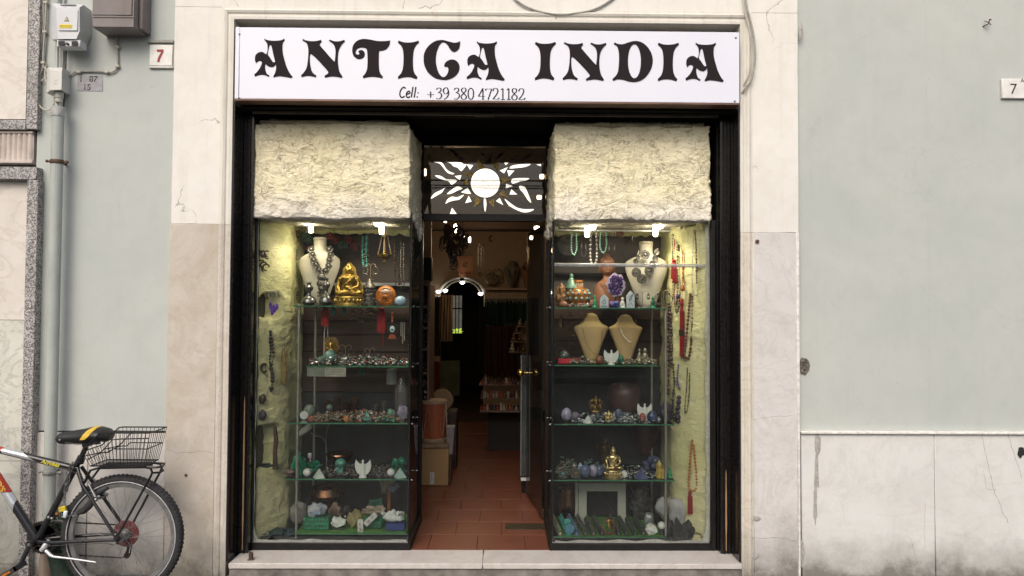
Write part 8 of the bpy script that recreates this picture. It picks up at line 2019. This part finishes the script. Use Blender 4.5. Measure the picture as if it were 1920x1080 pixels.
for s in (-1, 1): rl.tube([(s0.x+.05, s0.y+s*.02, s0.z-.018), (s0.x+.12, s0.y+s*.024, s0.z-.026), (s0.x+.20, s0.y+s*.026, s0.z-.022), (s0.x+.26, s0.y+s*.035, s0.z+.005)], .0038, 8)
rl.tube([(s0.x+.165, s0.y-.03, s0.z-.03), (s0.x+.165, s0.y+.03, s0.z-.03)], .016, 12); rl.build('saddle_rails', m_fk, bk)
spn = MB()
for s in (-1, 1):
    for k in range(4): spn.ring((s0.x+.235, s0.y+s*.04, s0.z-.020+k*.008), .015, .0035, 14, 5, 'z')
spn.build('saddle_spring', M('spring_grey', (.12, .12, .12), .4, .7), bk)
# rear rack
m_rk = M('rack_black', (.014, .014, .015), .4, .2)
zr = q(200, 877, YB0-.115).z-.016; rk = MB()
xr0, xr1 = q(183, 880).x, q(293, 876).x
for s in (-1, 1):
    y = s*.055
    rk.tube([q(164, 903)+Vector((0, s*.03, 0)), (xr0-.01, y, zr-.012), (xr0+.03, y, zr), ((xr0+xr1)/2, y, zr+.004), (xr1-.03, y, zr+.006), (xr1-.004, y, zr), (xr1+.004, y, zr-.02), (xr1-.002, y, zr-.04), ax+Vector((.008, s*.066, .02))], .0062, 8)
rk.tube([(xr1-.02, -.055, zr+.006), (xr1+.022, -.05, zr+.004), (xr1+.034, 0, zr-.002), (xr1+.022, .05, zr+.004), (xr1-.02, .055, zr+.006)], .0058, 8)
rk.tube([(xr1+.004, -.055, zr-.024), (xr1+.03, -.02, zr-.028), (xr1+.03, .02, zr-.028), (xr1+.004, .055, zr-.024)], .0055, 8)
for x in (xr0+.05, (xr0+xr1)/2, xr1-.06): rk.tube([(x, -.055, zr+.003), (x, .055, zr+.003)], .005, 6)
rk.tube([(xr0+.03, 0, zr+.002), (xr1-.02, 0, zr+.007)], .005, 6); rk.build('rack', m_rk, bk)
MB().box(xr0+.03, xr1-.04, -.05, .05, zr+.006, zr+.011, .002).build('rack_plate', m_rk, bk)
# basket
bs = thing('wire_basket', 'black wire basket fixed on the bicycle rack', 'basket', tuple(W0)); 
zb2 = zr+.016
YN = YB0-.115
bx0, bx1 = q(163, 878, YN).x, q(290, 874, YB0+.04).x; tx0, tx1 = q(151, 846, YN).x, q(308, 813, YB0+.07).x; hyb, hyt = .085, .10
ztp = q(300, 812, YN).z; zfr = q(152, 848, YN).z; zb2 = q(220, 877, YN).z
def rim_pt(u, s):    # u along, s = side; top rim dips to the front
    x = tx0+(tx1-tx0)*u; z = ztp-.003
    if u < .3: z = zfr+(ztp-zfr)*min(1, (u/.27))**.9
    return (x, s*hyt, z)
def bot_pt(u, s): return (bx0+(bx1-bx0)*u, s*hyb, zb2+.002)
def lerp3(a, b, t): return tuple(a[i]+(b[i]-a[i])*t for i in range(3))
rm1 = MB()
for s in (-1, 1): rm1.tube([rim_pt(i/16, s) for i in range(17)], .0036, 6)
rm1.tube([rim_pt(1, -1), rim_pt(1, 1)], .0036, 6); rm1.tube([rim_pt(0, -1), rim_pt(0, 1)], .0036, 6); rm1.build('top_rim', m_rk, bs)
md = MB()
for lv, dip in ((.52, .0),):
    for s in (-1, 1): md.tube([lerp3(bot_pt(i/16, s), rim_pt(i/16, s), lv if i > 6 else lv*.8) for i in range(17)], .0028, 6)
    md.tube([lerp3(bot_pt(1, -1), rim_pt(1, -1), lv), lerp3(bot_pt(1, 1), rim_pt(1, 1), lv)], .0028, 6)
for s in (-1, 1):
    md.tube([bot_pt(i/8, s) for i in range(9)], .003, 6)
    md.tube([lerp3(bot_pt(u, s), rim_pt(u, s), k) for u, k in ((0, .70), (.12, .50), (.24, .44), (.44, .80), (.6, .82), (1.0, .84))], .0032, 6)
md.tube([bot_pt(0, -1), bot_pt(0, 1)], .003, 6); md.tube([bot_pt(1, -1), bot_pt(1, 1)], .003, 6)
md.build('hoops', m_rk, bs)
for s in (-1, 1):
    for i in range(17):
        u = i/16; MB().tube([bot_pt(u, s), rim_pt(u, s)], .0014, 5, cap=False).build('basket_wire', m_rk, bs, smooth=False)
for i in range(1, 8):
    y = -1+2*i/8
    for u in (0, 1):
        a, b = bot_pt(u, 1), rim_pt(u, 1); MB().tube([(a[0], a[1]*y, a[2]), (b[0], b[1]*y, b[2])], 0.0014, 5, cap=False).build('basket_wire', m_rk, bs, smooth=False)
    MB().tube([bot_pt(0, y), bot_pt(1, y)], 0.0014, 5, cap=False).build('basket_wire', m_rk, bs, smooth=False)
# brake
bra = MB()
for s in (-1, 1):
    p0 = q(190, 932)+Vector((0, s*.045, 0)); p1 = q(170, 900)+Vector((0, s*.03, 0)); bra.tube([p0, p0.lerp(p1, .5), p1], [.0075, .006, .005], 8)
    bra.ball(tuple(p0+Vector((0, s*.008, 0))), .011, 10, 6)
bra.tube([q(168, 900)+Vector((0, -.03, 0)), q(160, 893)], .003, 6); bra.build('brake_arm', m_stl, bk)
pd = MB()
for s in (-1, 1): p = q(199, 917)+Vector((0, s*.018, 0)); pd.tube([q(181, 928)+Vector((0, s*.018, 0)), p, q(206, 914)+Vector((0, s*.018, 0))], .0075, 8); 
pd.ball(tuple(q(205, 929)+Vector((0, -.05, 0))), .010, 8, 6); pd.ball(tuple(q(197, 929)+Vector((0, -.052, 0))), .009, 8, 6); pd.tube([q(181, 930)+Vector((0, -.05, 0)), q(206, 928)+Vector((0, -.05, 0))], .006, 8); pd.build('brake_pad', m_rub, bk)
# chainrings, crank, pedal, chain
crk = MB(); cc = BB+Vector((.035, .055, .0))*1; cc = BB+Vector((0, .05, 0))
for r, y in ((.088, 0), (.072, .008)):
    n = 44
    crk.lathe([(r-.016, y-.0015), (r, y-.0015), (r, y+.0015), (r-.016, y+.0015), (r-.016, y-.0015)], tuple(cc), 44, axis='y')
    for i in range(n): a = 2*pi*i/n; x, z = cc.x+(r+.002)*cos(a), cc.z+(r+.002)*sin(a); crk.box(x-.002, x+.002, cc.y+y-.0015, cc.y+y+.0015, z-.002, z+.002)
for k in range(5): a = k*1.256+.3; crk.tube([tuple(cc), (cc.x+.075*cos(a), cc.y, cc.z+.075*sin(a))], .007, 6)
crk.build('chainring', M('chainring_dark', (.05, .048, .046), .45, .6, var=.4), bk)
ca_ = MB(); e = q(36, 1063, YB0-.09); b0 = BB+Vector((0, -.062, 0)); ca_.tube([b0, b0.lerp(e, .5), e], [.016, .013, .012], 12, flat=.7); ca_.lathe([(.0001, -.012), (.019, -.012), (.021, 0), (.018, .02)], tuple(b0), 18, axis='y'); ca_.build('crank_arm', m_fk, bk)
MB().lathe([(.0001, -.014), (.008, -.014), (.008, -.01)], tuple(b0), 12, axis='y').build('crank_bolt', m_stl, bk)
b3 = BB+Vector((0, .068, 0)); e3 = b3+(b0-e)*1.0; e3.y = b3.y+.01; cb2 = MB(); cb2.tube([b3, b3.lerp(e3, .5), e3], [.016, .013, .012], 12, flat=.7)
cb2.build('crank_arm', m_fk, bk)
def pedal(e, y0):
    p = MB(); c = e+Vector((0, y0, 0)); ang = .55
    def rt(x, z): return (c.x+x*cos(ang)-z*-sin(ang)*-1*0-z*sin(ang), c.z-x*sin(ang)*-1+z*cos(ang))
    for (x0, x1, ya, yb) in ((-.052, -.040, -.045, .045), (.040, .052, -.045, .045), (-.052, .052, -.045, -.036), (-.052, .052, .036, .045)):
        vs = []
        for x in (x0, x1):
            for y in (ya, yb):
                for z in (-.012, .012): X_, Z_ = rt(x, z); vs.append((X_, c.y+y, Z_))
        p.add(vs, [(0, 1, 3, 2), (4, 6, 7, 5), (0, 4, 5, 1), (2, 3, 7, 6), (0, 2, 6, 4), (1, 5, 7, 3)])
    p.tube([e, c+Vector((0, .04 if y0 > 0 else -.04, 0))], .008, 8); o_ = p.build('pedal', m_rub, bk)
    r_ = MB(); X_, Z_ = rt(0, .0); vs = []
    for x in (-.028, .022):
        for y in (-.0475, -.0455):
            for z in (-.006, .006): a, b = rt(x, z); vs.append((a, c.y+y, b))
    r_.add(vs, [(0, 1, 3, 2), (4, 6, 7, 5), (0, 4, 5, 1), (2, 3, 7, 6), (0, 2, 6, 4), (1, 5, 7, 3)]); r_.build('reflector', M('amber_reflector', (.45, .16, .02), .3), o_)
pedal(e, -.055); pedal(e3, .055)
chn = MB(); pul = ax+Vector((.0, .05, -.125)); pul2 = ax+Vector((.01, .05, -.06))
up_ = [BB+Vector((.02, .052, .088)), ax+Vector((-.01, .052, .040))]
path = [up_[0].lerp(up_[1], i/10) for i in range(11)]+[ax+Vector((.025, .052, .030)), ax+Vector((.045, .052, .0)), ax+Vector((.040, .052, -.035)), pul2+Vector((.014, 0, 0)), pul+Vector((-.006, 0, .014)), pul+Vector((-.014, 0, -.008)), pul+Vector((-.03, 0, -.012))]
path += [(pul+Vector((-.03, 0, -.012))).lerp(BB+Vector((.02, .052, -.088)), i/10) for i in range(1, 11)]
acc = 0
for a, b in zip(path[:-1], path[1:]):
    L = (Vector(b)-Vector(a)).length; k = max(1, int(L/.0085))
    for i in range(k): p = Vector(a).lerp(Vector(b), (i+.5)/k); chn.box(p.x-.0036, p.x+.0036, p.y-.003, p.y+.003, p.z-.0035, p.z+.0035)
chn.build('chain', M('chain_rust', (.10, .085, .07), .5, .7, var=.4), bk)
dr = MB(); dr.tube([ax+Vector((.0, .055, -.01)), pul2, pul], [.008, .009, .006], 8)
for p in (pul2, pul): dr.lathe([(.003, -.003), (.016, -.003), (.016, .003), (.003, .003)], tuple(p), 14, axis='y')
dr.tube([pul2+Vector((.012, .01, .0)), pul+Vector((.012, .01, 0))], .004, 6); dr.build('derailleur', M('derailleur_dark', (.07, .06, .05), .45, .7), bk)
fd = MB(); fd.tube([q(101, 975)+Vector((0, -.02, 0)), q(110, 980)+Vector((0, .02, 0)), q(117, 998)+Vector((0, .05, 0))], [.006, .010, .006], 8); fd.ball(tuple(q(96, 968)+Vector((0, -.022, 0))), .009, 8, 6); fd.ball(tuple(q(102, 970)+Vector((0, -.022, 0))), .008, 8, 6); fd.build('front_derailleur', m_stl, bk)
ks = MB(); k0 = q(92, 1020, YB0-.05); ks.tube([q(96, 1013)+Vector((0, -.02, 0)), q(95, 1018)+Vector((0, -.045, 0)), q(88, 1027)+Vector((0, -.05, 0))], [.015, .016, .012], 10); ks.tube([q(97, 1027)+Vector((0, -.05, 0)), q(107, 1034)+Vector((0, -.06, 0)), q(114, 1036)+Vector((0, -.065, 0))], [.010, .009, .007], 10); ks.tube([q(112, 1036)+Vector((0, -.065, 0)), q(150, 1040)+Vector((0, -.068, 0)), q(193, 1046)+Vector((0, -.07, 0))], [.0065, .0055, .0045], 10)
ks.build('kickstand', M('kickstand_alloy', (.62, .63, .64), .35, .5), bk)
for k, dz in enumerate((.012, .004)):
    hc = MB(); o = Vector((0, -.014-.004*k, -.014+dz*.3)); hc.tube([t0.lerp(t1, .02)+o+Vector((0, 0, .03)), t0.lerp(t1, .1)+o+Vector((0, 0, .004)), t0.lerp(t1, .5)+o, t0.lerp(t1, .93)+o, q(158, 890)+Vector((0, -.03, 0)), q(166, 899)+Vector((0, -.035, 0))], .0024, 6); hc.build('brake_cable', m_cabd, bk)
hc = MB(); hc.tube([BB+Vector((.0, -.03, -.02)), BB+Vector((.12, -.055, -.012)), ax+Vector((-.06, -.068, -.02)), ax+Vector((-.01, -.068, -.03))], .0022, 6)
hc.build('gear_cable', m_cabd, bk)
# lettering on the tubes
def tube_text(txt, pa, size, ang, y, mat, shear=.3, nm='lettering'):
    tm = text_mb(txt, size, .0008, shear=shear, bold=.0007); tm.move(Matrix.Rotation(ang, 4, 'Y')).move(Matrix.Translation(tuple(pa+Vector((0, y, 0))))); tm.build(nm, mat, bk, smooth=False)
d_ = (t1-t0).normalized(); m_yl = M('lettering_yellow', (.70, .62, .06), .5)
tube_text('Acrobat', q(80.5, 866.5), .030, math.atan2(-d_.z, d_.x), -.0195, m_yl)
d_ = (dtb-dta).normalized(); tube_text("D'S", q(-4, 903), .044, math.atan2(-d_.z, d_.x), -.0262, M('lettering_gold', (.62, .45, .05), .5), .2)
# bumpy black cable sleeve behind the seat tube
sl = MB(); pts = [q(152, 890, YB0-.01), q(158, 903, YB0-.0), q(162, 920, YB0-.0)]
for i in range(8): p = pts[0].lerp(pts[2], i/7); sl.ball((p.x-.006, p.y-.005, p.z), (.013, .013, .0075), 10, 6)
sl.build('rubber_bellows', m_rub, bk)
# chain and padlock
lk = thing('bike_chain_lock', 'steel chain and padlocks looped round the bicycle frame, black sleeved end', 'chain lock', tuple(P(120, 960, YB0-.04)))
W1 = Vector(lk['wl'])
def q1(px, py, Y=YB0-.045): return P(px, py, Y)-W1
def links(path, name='link'):
    m = MB(); pts = [q1(*p) for p in path]; k = 0
    for a, b in zip(pts[:-1], pts[1:]):
        L = (b-a).length; n = max(1, round(L/.026)); d = (b-a).normalized(); sdv = d.cross(Vector((0, 1, 0))).normalized()
        for i in range(n):
            c = a.lerp(b, (i+.5)/n); w_ = sdv if k % 2 else Vector((0, 1, 0)); k += 1; r = []
            for j in range(14): an = 2*pi*j/14; r.append(c+d*cos(an)*.0175+w_*sin(an)*.0075)
            MBk = m.tube(r, .0026, 5, closed=True)
    return m
links([(131, 872), (127, 890), (124, 908), (122, 925), (119, 940)]).build('chain', M('lock_steel', (.30, .30, .30), .35, .9, var=.3), lk)
links([(136, 868), (131, 885), (127, 905), (124, 922)]).build('chain', M('lock_steel'), lk)
links([(111, 958), (116, 966), (124, 969), (134, 966), (145, 961)]).build('chain', M('lock_steel'), lk)
p_ = q1(119.5, 953); pb2 = MB(); pb2.box(-.019, .019, -.008, .008, -.015, .013, .003); pb2.move(Matrix.Rotation(-.25, 4, 'Y')).move(Matrix.Translation(tuple(p_+Vector((0, -.01, 0))))); pb2.build('brass_padlock', M('padlock_yellow', (.72, .55, .05), .35, .3), lk)
MB().ring(tuple(p_+Vector((0, -.008, .018))), .013, .0032, 14, 6, 'y', 0, pi, 1.2).build('shackle', m_chr, lk)
p_ = q1(126, 962); pb2 = MB(); pb2.box(-.010, .010, -.007, .007, -.016, .016, .003); pb2.move(Matrix.Rotation(.1, 4, 'Y')).move(Matrix.Translation(tuple(p_+Vector((0, -.016, 0))))); pb2.build('white_padlock', M('padlock_white', (.72, .76, .82), .35), lk)
sl = MB(); sl.tube([q1(146, 962), q1(156, 958), q1(166, 949), q1(172, 941), q1(173, 935)], [.012, .018, .020, .020, .012], 12); sl.build('black_sleeve', m_rub, lk)
